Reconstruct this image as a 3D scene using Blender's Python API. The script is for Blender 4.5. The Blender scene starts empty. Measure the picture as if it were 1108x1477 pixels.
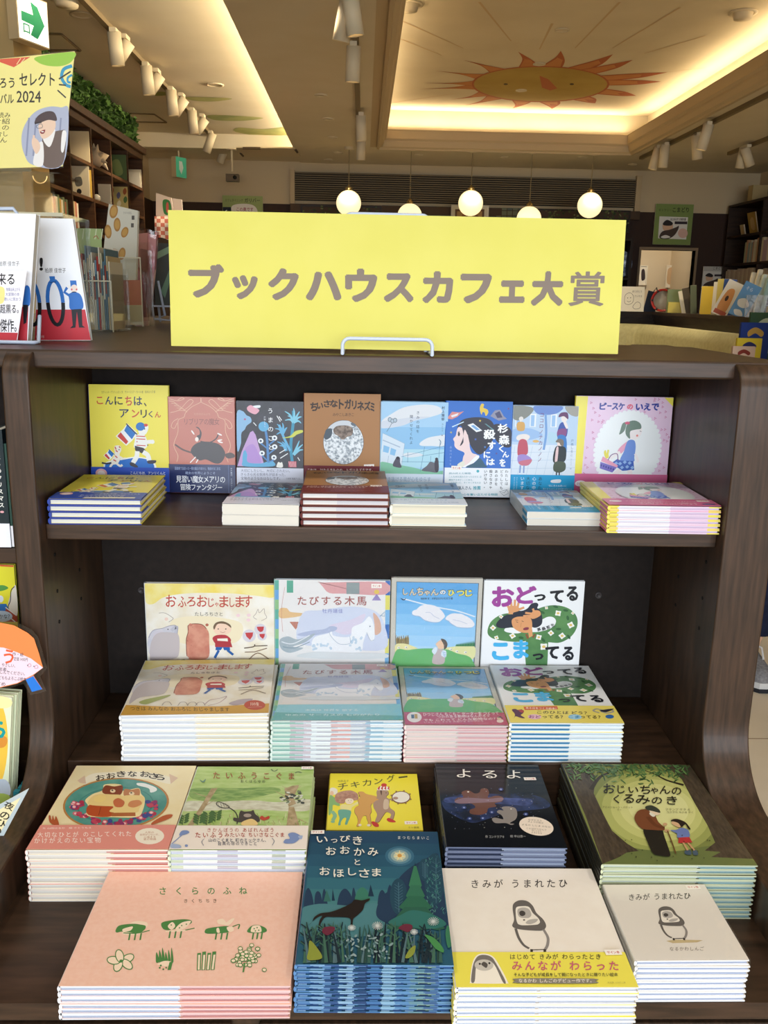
import bpy, math, random
import numpy as np
from mathutils import Vector, Matrix, Euler

random.seed(7)
sc = bpy.context.scene
COL = sc.collection
PI = math.pi

# ------------------------------------------------------------------ camera
CAM_POS = Vector((-.043, -1.5363, 1.3678))
CAM_F, CAM_PITCH, CAM_YAW, CAM_ROLL = 1280.0, .2379, .0268, -.0197
cam_data = bpy.data.cameras.new('camera')
cam = bpy.data.objects.new('camera', cam_data); COL.objects.link(cam)
cam_data.sensor_fit = 'VERTICAL'; cam_data.sensor_height = 36.0
cam_data.lens = 36.0 * CAM_F / 1477.0
cam_data.clip_start = .05; cam_data.clip_end = 60
_f = Vector((math.sin(CAM_YAW) * math.cos(CAM_PITCH), math.cos(CAM_YAW) * math.cos(CAM_PITCH), -math.sin(CAM_PITCH)))
_r = Vector((math.cos(CAM_YAW), -math.sin(CAM_YAW), 0)); _d = _f.cross(_r)
_r2 = math.cos(CAM_ROLL) * _r + math.sin(CAM_ROLL) * _d
_d2 = -math.sin(CAM_ROLL) * _r + math.cos(CAM_ROLL) * _d
CAM_R = Matrix((_r2, _d2, _f))
_m = Matrix((_r2, -_d2, -_f)).transposed().to_4x4(); _m.translation = CAM_POS
cam.matrix_world = _m
sc.camera = cam

def at(px, py, **k):
    """the point of the place seen at a pixel of the photograph, on the plane x=, y= or z="""
    d = CAM_R.transposed() @ Vector(((px - 554) / CAM_F, (py - 738.5) / CAM_F, 1))
    (a, v), = k.items(); i = 'xyz'.index(a)
    return CAM_POS + d * ((v - CAM_POS[i]) / d[i])

# ------------------------------------------------------------------ world, daylight, exposure
world = bpy.data.worlds.new('world'); sc.world = world; world.use_nodes = True
world.node_tree.nodes['Background'].inputs[0].default_value = (.80, .90, 1, 1)
world.node_tree.nodes['Background'].inputs[1].default_value = .35

def area(name, loc, target, size, size_y, energy, color, spread=PI):
    l = bpy.data.lights.new(name, 'AREA'); l.shape = 'RECTANGLE'; l.size = size; l.size_y = size_y
    l.energy = energy; l.color = color; l.spread = spread
    o = bpy.data.objects.new(name, l); COL.objects.link(o); o.location = loc
    o.rotation_euler = (Vector(target) - Vector(loc)).to_track_quat('-Z', 'Y').to_euler(); return o
def spot(name, loc, target, energy, color, angle=60, blend=.6, r=.05):
    l = bpy.data.lights.new(name, 'SPOT'); l.energy = energy; l.color = color; l.spot_size = math.radians(angle)
    l.spot_blend = blend; l.shadow_soft_size = r
    o = bpy.data.objects.new(name, l); COL.objects.link(o); o.location = loc
    o.rotation_euler = (Vector(target) - Vector(loc)).to_track_quat('-Z', 'Y').to_euler(); return o
WARM = (1, .86, .64)
# daylight through the open shop front behind the photographer
area('shopfront_daylight', (.6, -7.4, 2.0), (.3, .2, .95), 7.0, 3.4, 600, (.84, .92, 1))
# the lamps of the entrance ceiling above the display
for x in (-.9, .25, 1.2):
    spot('entrance_downlight', (x, -.95, 2.78), (x * .55, -.22, .4), 42, (1, .93, .83), 64, .8, .06)

sc.view_settings.view_transform = 'Standard'; sc.view_settings.look = 'None'
sc.view_settings.gamma = 1; sc.view_settings.use_curve_mapping = False
sc.view_settings.exposure = 0.08
sc.cycles.max_bounces = 6; sc.cycles.transparent_max_bounces = 12
sc.cycles.caustics_reflective = False; sc.cycles.caustics_refractive = False
sc.cycles.sample_clamp_indirect = 4
sc.cycles.use_denoising = True

# ------------------------------------------------------------------ materials
def lin(h):
    h = h.lstrip('#'); c = [int(h[i:i + 2], 16) / 255 for i in (0, 2, 4)]
    return tuple((x / 12.92 if x <= .04045 else ((x + .055) / 1.055) ** 2.4) for x in c) + (1,)
_mats = {}
def M(hx, rough=.55, coat=0., metal=0., emit=0., kind='paint', spec=.22):
    key = (hx, rough, coat, metal, emit, kind, spec)
    if key in _mats: return _mats[key]
    m = bpy.data.materials.new(f'{kind}_{hx.lstrip("#")}'); m.use_nodes = True
    b = m.node_tree.nodes['Principled BSDF']; c = lin(hx)
    b.inputs['Base Color'].default_value = c; b.inputs['Roughness'].default_value = rough
    b.inputs['Metallic'].default_value = metal; b.inputs['Coat Weight'].default_value = coat * .45
    b.inputs['Coat Roughness'].default_value = .12
    b.inputs['Specular IOR Level'].default_value = spec
    if emit:
        b.inputs['Emission Color'].default_value = c; b.inputs['Emission Strength'].default_value = emit
    _mats[key] = m; return m
def M2(ha, hb, scale=20., rough=.5, coat=0., kind='mottled', stretch=(1, 1, 1), detail=4., lo=.35, hi=.65, bump=0., coords='Object'):
    """two colours mixed by noise: wood veneer, watercolour paper, greenery"""
    key = (ha, hb, scale, rough, coat, kind, stretch, detail, lo, hi, bump, coords)
    if key in _mats: return _mats[key]
    m = bpy.data.materials.new(f'{kind}_{ha.lstrip("#")}'); m.use_nodes = True; nt = m.node_tree; N = nt.nodes; L = nt.links
    b = N['Principled BSDF']; b.inputs['Roughness'].default_value = rough
    b.inputs['Coat Weight'].default_value = coat * .6; b.inputs['Coat Roughness'].default_value = .12; b.inputs['Specular IOR Level'].default_value = .28
    tc = N.new('ShaderNodeTexCoord'); mp = N.new('ShaderNodeMapping'); mp.inputs['Scale'].default_value = stretch
    no = N.new('ShaderNodeTexNoise'); no.inputs['Scale'].default_value = scale; no.inputs['Detail'].default_value = detail
    cr = N.new('ShaderNodeValToRGB'); cr.color_ramp.elements[0].position = lo; cr.color_ramp.elements[1].position = hi
    cr.color_ramp.elements[0].color = lin(ha); cr.color_ramp.elements[1].color = lin(hb)
    L.new(tc.outputs[coords], mp.inputs[0]); L.new(mp.outputs[0], no.inputs['Vector']); L.new(no.outputs[0], cr.inputs[0])
    L.new(cr.outputs[0], b.inputs['Base Color'])
    if bump:
        bp = N.new('ShaderNodeBump'); bp.inputs['Strength'].default_value = bump; bp.inputs['Distance'].default_value = .01
        L.new(no.outputs[0], bp.inputs['Height']); L.new(bp.outputs[0], b.inputs['Normal'])
    _mats[key] = m; return m
def clear_mat(name, tint=(1, 1, 1), gloss=.12, rough=.05, fres=1.45, bump=0., bscale=14.):
    """thin clear plastic: see-through with a glossy sheen that grows at grazing angles"""
    m = bpy.data.materials.new(name); m.use_nodes = True; nt = m.node_tree; N = nt.nodes; L = nt.links
    N.remove(N['Principled BSDF']); out = N['Material Output']
    t = N.new('ShaderNodeBsdfTransparent'); t.inputs[0].default_value = tint + (1,)
    g = N.new('ShaderNodeBsdfGlossy'); g.inputs['Roughness'].default_value = rough; g.inputs[0].default_value = (1, 1, 1, 1)
    lw = N.new('ShaderNodeLayerWeight'); lw.inputs[0].default_value = .5; pw = N.new('ShaderNodeMath'); pw.operation = 'POWER'; pw.inputs[1].default_value = 5
    fr = N.new('ShaderNodeMath'); fr.operation = 'MULTIPLY'; fr.inputs[1].default_value = min(1, (fres - 1) * 2.2)
    L.new(lw.outputs['Facing'], pw.inputs[0]); L.new(pw.outputs[0], fr.inputs[0])
    ad = N.new('ShaderNodeMath'); ad.operation = 'ADD'; ad.inputs[1].default_value = gloss; ad.use_clamp = True
    mx = N.new('ShaderNodeMixShader')
    L.new(fr.outputs[0], ad.inputs[0]); L.new(ad.outputs[0], mx.inputs[0]); L.new(t.outputs[0], mx.inputs[1]); L.new(g.outputs[0], mx.inputs[2])
    L.new(mx.outputs[0], out.inputs[0])
    if bump:
        no = N.new('ShaderNodeTexNoise'); no.inputs['Scale'].default_value = bscale; no.inputs['Detail'].default_value = 3
        tc = N.new('ShaderNodeTexCoord'); L.new(tc.outputs['Object'], no.inputs['Vector'])
        bp = N.new('ShaderNodeBump'); bp.inputs['Strength'].default_value = bump; bp.inputs['Distance'].default_value = .02
        L.new(no.outputs[0], bp.inputs['Height']); L.new(bp.outputs[0], g.inputs['Normal'])
    return m
WOOD = M2('2c2016', '4a3527', 9, .40, .12, 'dark_veneer', (1, 6, 14), 5, .3, .75)
WOODV = M2('2c2016', '4a3527', 9, .42, .12, 'dark_veneer_upright', (14, 6, 1), 5, .3, .75)
WOODB = M2('1e1917', '27201d', 60, .92, 0, 'dark_back_board', (1, 1, 1), 5, .3, .75)
BROWNW = M2('3a2413', '54371f', 6, .5, .0, 'brown_shelf_wood', (1, 5, 9), 4, .3, .7)
WIRE = M('bcc8de', .3, .4, kind='white_wire')
ACRYL = clear_mat('clear_acrylic', (.975, .98, .97), .05, .03, 1.4)
WRAP = clear_mat('clear_plastic_wrap', (1, 1, 1), .025, .10, 1.3, .5, 11.)

# ------------------------------------------------------------------ mesh builder
class MB:
    def __init__(s): s.v = []; s.f = []; s.m = []; s.mats = []; s.sm = []
    def slot(s, mat):
        if mat not in s.mats: s.mats.append(mat)
        return s.mats.index(mat)
    def add(s, verts, faces, mat, mtx=None, smooth=False):
        n = len(s.v); k = s.slot(mat)
        for p in verts:
            p = Vector(p) if mtx is None else mtx @ Vector(p)
            s.v.append((p[0], p[1], p[2]))
        for f in faces: s.f.append([i + n for i in f]); s.m.append(k); s.sm.append(smooth)
        return s
    def poly(s, pts, mat): return s.add(pts, [list(range(len(pts)))], mat)
    def box(s, x0, x1, y0, y1, z0, z1, mat, mtx=None, top=None, front=None, bottom=None):
        v = [(x0, y0, z0), (x1, y0, z0), (x1, y1, z0), (x0, y1, z0), (x0, y0, z1), (x1, y0, z1), (x1, y1, z1), (x0, y1, z1)]
        fs = [((0, 3, 2, 1), bottom), ((4, 5, 6, 7), top), ((0, 1, 5, 4), front), ((1, 2, 6, 5), None), ((2, 3, 7, 6), None), ((3, 0, 4, 7), None)]
        n = len(s.v)
        for p in v:
            p = Vector(p) if mtx is None else mtx @ Vector(p)
            s.v.append(tuple(p))
        for f, mm in fs:
            s.f.append([i + n for i in f]); s.m.append(s.slot(mm or mat)); s.sm.append(False)
        return s
    def prism(s, pts, axis, a, b, mat, mtx=None, smooth=False):
        """extrude a 2D outline along axis; outline in the other two axes, in order"""
        def P(p, t): return {'x': (t, p[0], p[1]), 'y': (p[0], t, p[1]), 'z': (p[0], p[1], t)}[axis]
        n = len(pts); v = [P(p, a) for p in pts] + [P(p, b) for p in pts]
        s.add(v, [list(range(n))[::-1], list(range(n, 2 * n))], mat, mtx)
        nn = len(s.v) - 2 * n; k = s.slot(mat)
        for i in range(n):
            j = (i + 1) % n; s.f.append([nn + i, nn + j, nn + n + j, nn + n + i]); s.m.append(k); s.sm.append(smooth)
        return s
    def tube(s, path, r, mat, seg=8, closed=False, mtx=None):
        path = [Vector(p) for p in path]; n = len(path); rings = []
        rr = r if isinstance(r, (list, tuple)) else [r] * n
        up = None
        for i, p in enumerate(path):
            a = path[i - 1] if (i or closed) else p; b = path[(i + 1) % n] if (i < n - 1 or closed) else p
            t = (b - a).normalized()
            if up is None: up = Vector((0, 0, 1)) if abs(t.z) < .9 else Vector((1, 0, 0))
            u = (up - t * up.dot(t)); u = u.normalized() if u.length > 1e-6 else t.orthogonal().normalized(); w = t.cross(u); up = u
            rings.append([p + (u * math.cos(2 * PI * k / seg) + w * math.sin(2 * PI * k / seg)) * rr[i] for k in range(seg)])
        v = [q for rg in rings for q in rg]; f = []
        for i in range(n if closed else n - 1):
            for k in range(seg):
                a = i * seg + k; b = i * seg + (k + 1) % seg; j = ((i + 1) % n) * seg
                f.append([a, b, j + (k + 1) % seg, j + k])
        s.add(v, f, mat, mtx, True)
        if not closed: s.add(rings[0], [list(range(seg))[::-1]], mat, mtx); s.add(rings[-1], [list(range(seg))], mat, mtx)
        return s
    def lathe(s, prof, c, mat, seg=24, mtx=None, axis='z'):
        v = []; n = len(prof)
        for r, h in prof:
            for k in range(seg):
                a = 2 * PI * k / seg; x, y = r * math.cos(a), r * math.sin(a)
                q = {'z': (x, y, h), 'y': (x, h, y), 'x': (h, x, y)}[axis]
                v.append((c[0] + q[0], c[1] + q[1], c[2] + q[2]))
        f = [[i * seg + k, i * seg + (k + 1) % seg, (i + 1) * seg + (k + 1) % seg, (i + 1) * seg + k] for i in range(n - 1) for k in range(seg)]
        s.add(v, f, mat, mtx, True)
        if prof[0] == prof[-1]: return s
        if prof[0][0] > 1e-5: s.add(v[:seg], [list(range(seg))[::-1]], mat, mtx)
        if prof[-1][0] > 1e-5: s.add(v[-seg:], [list(range(seg))], mat, mtx)
        return s
    def ball(s, c, r, mat, seg=20, rings=12, mtx=None):
        r = (r, r, r) if not isinstance(r, (tuple, list)) else r
        v = [(c[0] + r[0] * math.sin(PI * i / rings) * math.cos(2 * PI * k / seg), c[1] + r[1] * math.sin(PI * i / rings) * math.sin(2 * PI * k / seg), c[2] + r[2] * math.cos(PI * i / rings)) for i in range(rings + 1) for k in range(seg)]
        f = [[i * seg + k, i * seg + (k + 1) % seg, (i + 1) * seg + (k + 1) % seg, (i + 1) * seg + k] for i in range(rings) for k in range(seg)]
        return s.add(v, f, mat, mtx, True)
    def mesh(s, name):
        me = bpy.data.meshes.new(name); me.from_pydata(s.v, [], s.f)
        for m in s.mats: me.materials.append(m)
        me.polygons.foreach_set('material_index', s.m); me.polygons.foreach_set('use_smooth', s.sm); me.update()
        return me
    def build(s, name, parent=None, loc=(0, 0, 0), rot=(0, 0, 0), bevel=0.):
        o = bpy.data.objects.new(name, s.mesh(name)); COL.objects.link(o); o.location = loc; o.rotation_euler = rot
        if parent: o.parent = parent
        if bevel:
            b = o.modifiers.new('bevel', 'BEVEL'); b.width = bevel; b.segments = 3; b.limit_method = 'ANGLE'; b.angle_limit = .6
        return o

def tag(o, label=None, cat=None, group=None, kind=None):
    if label: o['label'] = label
    if cat: o['category'] = cat
    if group: o['group'] = group
    if kind: o['kind'] = kind
    return o
def thing(name, label, cat, loc=(0, 0, 0), rot=(0, 0, 0), group=None):
    o = bpy.data.objects.new(name, None); COL.objects.link(o); o.location = loc; o.rotation_euler = rot; o.empty_display_size = .05
    return tag(o, label, cat, group)
def structure(mb, name, label, bevel=0.):
    o = mb.build(name, bevel=bevel); return tag(o, label, None, None, 'structure')
def copy_tree(o, parent=None):
    c = o.copy(); COL.objects.link(c)
    if parent: c.parent = parent
    for ch in list(o.children): copy_tree(ch, c)
    return c

# ------------------------------------------------------------------ printed artwork
_txt = {}; _passes = {}
def text_mesh(s, bold=0.):
    """lettering as flat triangles; returns points and faces in the letters' own units"""
    k = (s, bold)
    if k in _txt: return _txt[k]
    cu = bpy.data.curves.new('lettering', 'FONT'); cu.body = s; cu.size = 1; cu.resolution_u = 2; cu.fill_mode = 'FRONT'
    o = bpy.data.objects.new('lettering', cu); COL.objects.link(o)
    dg = bpy.context.evaluated_depsgraph_get(); e = o.evaluated_get(dg); me = e.to_mesh()
    v = np.array([p.co[:2] for p in me.vertices]); f = [list(p.vertices) for p in me.polygons]
    _passes[k] = len(v) if bold and f else 0
    if bold and f:                                                        # heavier strokes: the letter printed again a little off, all round
        n = 4 if bold < .02 else 8; m = len(v); b = bold * .8
        v = np.concatenate([v] + [v + b * np.array((math.cos(2 * PI * i / n + .4), math.sin(2 * PI * i / n + .4))) for i in range(n)]); f = f + [[q + m * (i + 1) for q in g] for i in range(n) for g in f]
    e.to_mesh_clear(); bpy.data.objects.remove(o); bpy.data.curves.remove(cu)
    if len(v) == 0: v = np.zeros((1, 2)); f = []
    _txt[k] = (v, f); return _txt[k]
def catmull(pts, closed=True, n=5):
    P = [np.array(p, float) for p in pts]; m = len(P); out = []
    for i in range(m if closed else m - 1):
        if closed: a, b, c, d = P[i - 1], P[i], P[(i + 1) % m], P[(i + 2) % m]
        else: a, b, c, d = P[max(i - 1, 0)], P[i], P[i + 1], P[min(i + 2, m - 1)]
        for t in np.arange(n) / n:
            out.append(.5 * ((2 * b) + (c - a) * t + (2 * a - 5 * b + 4 * c - d) * t * t + (3 * b - a - 3 * c + d) * t ** 3))
    if not closed: out.append(P[-1])
    return out
class Art:
    """draws on the face z = z0 of a sheet w x h; coordinates are read from a view of the sheet (four corners TL TR BR BL)"""
    STEP = 8e-6
    def __init__(s, mb, w, h, z0, rough=.35, coat=.0):
        s.mb, s.w, s.h, s.z = mb, w, h, z0 + s.STEP; s.rough, s.coat = rough, coat; s.view([(0, 1), (1, 1), (1, 0), (0, 0)])
    def view(s, q, box=(0, 0, 1, 1)):
        """q: corners TL, TR, BR, BL as seen; box: the part of the sheet they bound (u0, v0, u1, v1)"""
        u0, v0, u1, v1 = box; dst = [(u0, v1), (u1, v1), (u1, v0), (u0, v0)]; A = []; B = []
        for (x, y), (u, v) in zip(q, dst):
            u *= s.w; v *= s.h
            A.append([x, y, 1, 0, 0, 0, -u * x, -u * y]); B.append(u); A.append([0, 0, 0, x, y, 1, -v * x, -v * y]); B.append(v)
        s.H = np.append(np.linalg.solve(np.array(A, float), np.array(B, float)), 1).reshape(3, 3)
        a = s.P(*q[0]); b = s.P(*q[1]); s.k = np.hypot(*(a - b)) / math.hypot(q[0][0] - q[1][0], q[0][1] - q[1][1]); return s
    def P(s, x, y):
        r = s.H @ np.array([x, y, 1.]); return np.clip(r[:2] / r[2], (.0004, .0004), (s.w - .0004, s.h - .0004))
    def mat(s, c): return c if not isinstance(c, str) else M(c, s.rough, s.coat, kind='print')
    def _put(s, c, uv, faces=None, m=0):
        s.z += s.STEP; uv = list(uv); st = s.STEP * .6; z0 = s.z                # m: points per printed pass, each pass a hair above the last
        if m: s.z += st * (len(uv) // m)
        s.mb.add([(p[0], p[1], z0 + (st * (i // m) if m else 0)) for i, p in enumerate(uv)], faces or [list(range(len(uv)))], s.mat(c)); return s
    def poly(s, c, pts):
        uv = [s.P(*p) for p in pts]; a = sum(uv[i - 1][0] * uv[i][1] - uv[i][0] * uv[i - 1][1] for i in range(len(uv)))
        return s._put(c, uv if a > 0 else uv[::-1])
    def blob(s, c, pts, n=5): return s.poly(c, catmull(pts, True, n))
    def rect(s, c, x0, y0, x1, y1): return s.poly(c, [(x0, y0), (x1, y0), (x1, y1), (x0, y1)])
    def full(s, c): return s._put(c, [(0.0003, .0003), (s.w - .0003, .0003), (s.w - .0003, s.h - .0003), (.0003, s.h - .0003)])
    def el(s, c, cx, cy, rx, ry=None, rot=0, n=22):
        ry = rx if ry is None else ry; a = math.radians(rot); ca, sa = math.cos(a), math.sin(a)
        return s.poly(c, [(cx + rx * math.cos(t) * ca - ry * math.sin(t) * sa, cy + rx * math.cos(t) * sa + ry * math.sin(t) * ca) for t in [2 * PI * i / n for i in range(n)]])
    def line(s, c, w, pts, smooth=False, closed=False, taper=False):
        if smooth: pts = catmull(pts, closed, 5)
        p = [s.P(*q) for q in pts]
        if closed: p = p + [p[0]]
        hw = w * s.k / 2; n = len(p); V = []; F = []
        for i in range(n):
            a = p[max(i - 1, 0)]; b = p[min(i + 1, n - 1)]
            if closed and i in (0, n - 1): a, b = p[n - 2], p[1]
            t = b - a; L = np.hypot(*t) or 1; nn = np.array([-t[1], t[0]]) / L
            h = hw * (1 - .8 * i / (n - 1)) if taper else hw
            V += [p[i] + nn * h, p[i] - nn * h]
        for i in range(n - 1): F.append([2 * i + 1, 2 * i + 3, 2 * i + 2, 2 * i])
        return s._put(c, np.clip(V, .0003, (s.w - .0003, s.h - .0003)), F)
    def text(s, c, t, x0, y0, x1, y1, bold=0., fit=True, rot=0):
        """lettering filling the box x0..x1, y0..y1 of the view (y down); rot turns it clockwise in the view"""
        v, f = text_mesh(t, bold)
        if not f: return s
        lo, hi = v.min(0), v.max(0); sp = np.maximum(hi - lo, 1e-6); q = (v - lo) / sp
        cx, cy, bw, bh = (x0 + x1) / 2, (y0 + y1) / 2, x1 - x0, y1 - y0
        a = math.radians(rot); ca, sa = math.cos(a), math.sin(a)
        X = (q[:, 0] - .5) * bw; Y = (.5 - q[:, 1]) * bh
        uv = [s.P(cx + x * ca - y * sa, cy + x * sa + y * ca) for x, y in zip(X, Y)]
        return s._put(c, uv, f, _passes[(t, bold)])
    def chars(s, t, items, bold=0.):
        """letters placed one by one: (colour, x0, y0, x1, y1, rot)"""
        for ch, it in zip(t, items): s.text(it[0], ch, *it[1:5], bold=bold, rot=it[5] if len(it) > 5 else 0)
        return s
    def row(s, c, t, x0, y0, x1, y1, bold=0., rise=0., jit=0.):
        """letters spread evenly over a box, each of its natural size, so that small letters stay small"""
        ws = [.45 if ch in ' \u3000' else 1 for ch in t]; n = len(t); pw = (x1 - x0) / sum(ws); hgt = y1 - y0; rg = random.Random(t); X = x0
        for i, ch in enumerate(t):
            X += ws[i] * pw
            if ch in ' \u3000': continue
            v, f = text_mesh(ch, bold); lo, hi = v.min(0), v.max(0)
            k = min(hgt / .86, pw * 1.12 / .86) ; kx = pw * 1.0 / .92 if pw < hgt else hgt / .9
            ox = X - pw * .5 - .5 * kx; oy = y0 + hgt * .93 + rise * (i / max(n - 1, 1) - .5) + (rg.random() - .5) * jit
            cc = c[i % len(c)] if isinstance(c, (list, tuple)) else c
            uv = [s.P(ox + p[0] * kx, oy - (p[1] + .05) * hgt / .92) for p in v]
            s._put(cc, uv, f, _passes[(ch, bold)])
        return s
    def column(s, c, t, cx, y0, y1, size=None, bold=0.):
        """vertical lettering, top to bottom"""
        n = len(t); ph = (y1 - y0) / n; k = size or ph * .95
        for i, ch in enumerate(t):
            if ch in ' \u3000': continue
            v, f = text_mesh(ch, bold)
            if ch in 'ー―': v = np.stack([.5 + (v[:, 1] - .38), .38 - (v[:, 0] - .5)], 1)
            oy = y0 + ph * (i + .5)
            uv = [s.P(cx + (p[0] - .5) * k, oy - (p[1] - .38) * k) for p in v]
            s._put(c, uv, f, _passes[(ch, bold)])
        return s

# ================================================================== the room
CE, CE2, BACK, LEFT, RIGHT = 2.8, 2.95, 9.0, -2.45, 4.42
CEIL = M2('cbbda0', 'cfc2a7', 3, .85, 0, 'ceiling_plaster')
WALLP = M('c2ae8c', .85, kind='wall_paint')
DARKW = M('3b2a21', .7, kind='dark_wainscot')
TRIMP = M('b9a37f', .6, kind='trim_paint')

structure(MB().box(LEFT, RIGHT, -5.2, BACK + 3, -.1, 0, M2('e4d6be', 'eaddc8', 4, .45, .0, 'floor_tile')), 'floor', 'beige tiled shop floor')
fl = MB()
for k in range(-12, 22): fl.box(LEFT, RIGHT, k * .45 - .0 + .154, k * .45 + .157, 0, .0008, M('8a745c', .8, kind='grout'))
for k in range(-5, 10): fl.box(k * .45 + .1, k * .45 + .103, -5.2, BACK, 0, .0008, M('8a745c', .8, kind='grout'))
structure(fl, 'trim_5', 'thin grout joints between the floor tiles')

# ceiling: a low main slab around a coffer with a painted sun, and a raised part on the left lit from a cove
TX0, TX1, TY0, TY1 = .10, 2.56, 1.6, 7.72
c = MB()
c.box(-.42, TX0, -5.2, BACK, CE, CE + .15, CEIL); c.box(-.77, -.42, -5.2, BACK, CE, CE + .035, CEIL); c.box(TX1, RIGHT, -5.2, BACK, CE, CE + .15, CEIL)
c.box(TX0, TX1, -5.2, TY0, CE, CE + .15, CEIL); c.box(TX0, TX1, TY1, BACK, CE, CE + .15, CEIL)
c.box(LEFT, -.42, -5.2, BACK, CE2, CE2 + .3, CEIL)
c.box(LEFT, -.77, 8.2, BACK, CE2 - .14, CE2 + .1, CEIL)
structure(c, 'ceiling', 'cream plaster ceiling with a low soffit and a raised lit strip on the left')
t = MB()
INX0, INX1, INY0, INY1 = TX0 + .02, TX1 - .02, TY0 + .02, TY1 - .02
t.box(TX0 - .25, TX1 + .25, TY0 - .25, TY1 + .25, CE + .365, CE + .42, M2('d2c19f', 'd9c9a8', 2, .85, 0, 'coffer_plaster'))
for x0, x1, y0, y1 in ((TX0 - .25, TX0 - .2, TY0 - .25, TY1 + .25), (TX1 + .2, TX1 + .25, TY0 - .25, TY1 + .25), (TX0 - .2, TX1 + .2, TY0 - .25, TY0 - .2), (TX0 - .2, TX1 + .2, TY1 + .2, TY1 + .25)):
    t.box(x0, x1, y0, y1, CE + .15, CE + .365, CEIL)
structure(t, 'ceiling_coffer', 'recessed ceiling panel glowing from hidden cove lights')
def frame_loop(mb, prof, x0, x1, y0, y1, mat):
    """a moulding: profile (inward offset, height) swept round a rectangle with mitred corners"""
    rings = [[(x0 - o, y0 - o, z), (x1 + o, y0 - o, z), (x1 + o, y1 + o, z), (x0 - o, y1 + o, z)] for o, z in prof]
    n = len(prof); v = [p for r in rings for p in r]; f = []
    for i in range(n):
        for k in range(4):
            j = (i + 1) % n; f.append([i * 4 + k, i * 4 + (k + 1) % 4, j * 4 + (k + 1) % 4, j * 4 + k])
    mb.add(v, f, mat)
cr = MB()
frame_loop(cr, [(.035, CE - .001), (.035, CE - .028), (.012, CE - .034), (.006, CE - .02), (-.02, CE - .01), (-.035, CE + .03), (-.035, CE + .045), (-.055, CE + .06), (-.055, CE + .135), (-.06, CE + .14), (.10, CE + .14), (.10, CE - .001)], TX0, TX1, TY0, TY1, TRIMP)
structure(cr, 'trim_1', 'stepped cornice moulding round the ceiling coffer')

# walls
w = MB(); w.box(LEFT - .1, LEFT, -5.2, BACK + .1, 0, 3.4, WALLP); w.box(LEFT, LEFT + .03, 7.7, BACK, 0, 2.36, DARKW)
structure(w, 'wall_left', 'cream left wall with dark panelling below')
w = MB(); w.box(RIGHT, RIGHT + .1, -5.2, BACK + .1, 0, 3.4, WALLP); structure(w, 'wall_right', 'right shop wall behind the bookshelf')
# the opening to the gallery in the back wall
OX0, OX1, OZ1 = 3.13, 3.76, 1.95
w = MB()
w.box(LEFT, OX0, BACK, BACK + .1, 2.36, 3.3, WALLP); w.box(OX0, RIGHT, BACK, BACK + .1, 2.36, 3.3, WALLP)
w.box(LEFT, OX0, BACK, BACK + .1, 0, 2.36, DARKW); w.box(OX1, RIGHT, BACK, BACK + .1, 0, 2.36, DARKW); w.box(OX0, OX1, BACK, BACK + .1, OZ1, 2.36, DARKW)
structure(w, 'wall_back', 'back wall, cream above and dark brown panelling below')
g = MB()
GW = M('d8c6a6', .8, kind='gallery_paint')
g.box(OX0 - .9, OX1 + 1.0, BACK + 1.9, BACK + 2.0, 0, 2.8, GW); g.box(OX0 - .95, OX0 - .9, BACK + .1, BACK + 2, 0, 2.8, GW)
g.box(OX1 + .36, OX1 + .41, BACK + .1, BACK + 1.9, 0, 2.8, GW); g.box(OX0 - .9, OX1 + .4, BACK + .1, BACK + 2, 2.7, 2.8, GW)
structure(g, 'wall_gallery', 'lit pale walls of the small gallery seen through the opening')
spot('gallery_spotlight', (OX0 + .25, BACK + .5, 2.6), (OX0 + .55, BACK + 1.9, 1.6), 60, (1, .88, .72), 80, .8)
df = MB(); df.box(OX0 - .025, OX0, BACK - .02, BACK + .1, 0, OZ1 + .03, M('8d775c', .6, kind='door_frame')); df.box(OX1, OX1 + .025, BACK - .02, BACK + .1, 0, OZ1 + .03, M('8d775c', .6, kind='door_frame'))
df.box(OX0, OX1, BACK - .02, BACK + .1, OZ1, OZ1 + .03, M('8d775c', .6, kind='door_frame'))
structure(df, 'trim_2', 'slim frame round the gallery opening')

# slatted air grille and beam on the back wall
gx0, gx1 = -.83, 3.0
gr = MB(); SL = M('6f614a', .6, kind='grille_slat')
gr.box(gx0, gx1, BACK - .03, BACK - .003, 2.40, 2.70, M('2a241c', .8, kind='grille_dark'))
for k in range(13): gr.box(gx0, gx1, BACK - .055, BACK - .03, 2.408 + k * .0228, 2.420 + k * .0228, SL)
gr.box(gx0 - .05, gx0, BACK - .06, BACK - .003, 2.36, 2.72, TRIMP); gr.box(gx1, gx1 + .06, BACK - .06, BACK - .003, 2.36, 2.74, TRIMP)
o = tag(gr.build('air_grille'), 'long horizontal slatted air grille high on the back wall', 'grille')
b = MB(); b.box(gx0 - .05, gx1 + .06, BACK - .08, BACK, 2.27, 2.36, M('4a3828', .6, kind='beam_wood'))
structure(b, 'trim_3', 'dark wooden beam under the air grille')

# ================================================================== the display bookcase
HW, DEP, TOP = .60, .318, 1.27
bc = thing('display_bookcase', 'long dark brown wooden display bookcase with curved side panels and two ledges', 'bookcase', (0, 0, 0))
def arc(cx, cy, r, a0, a1, n=8): return [(cx + r * math.cos(math.radians(a0 + (a1 - a0) * i / n)), cy + r * math.sin(math.radians(a0 + (a1 - a0) * i / n))) for i in range(n + 1)]
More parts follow.
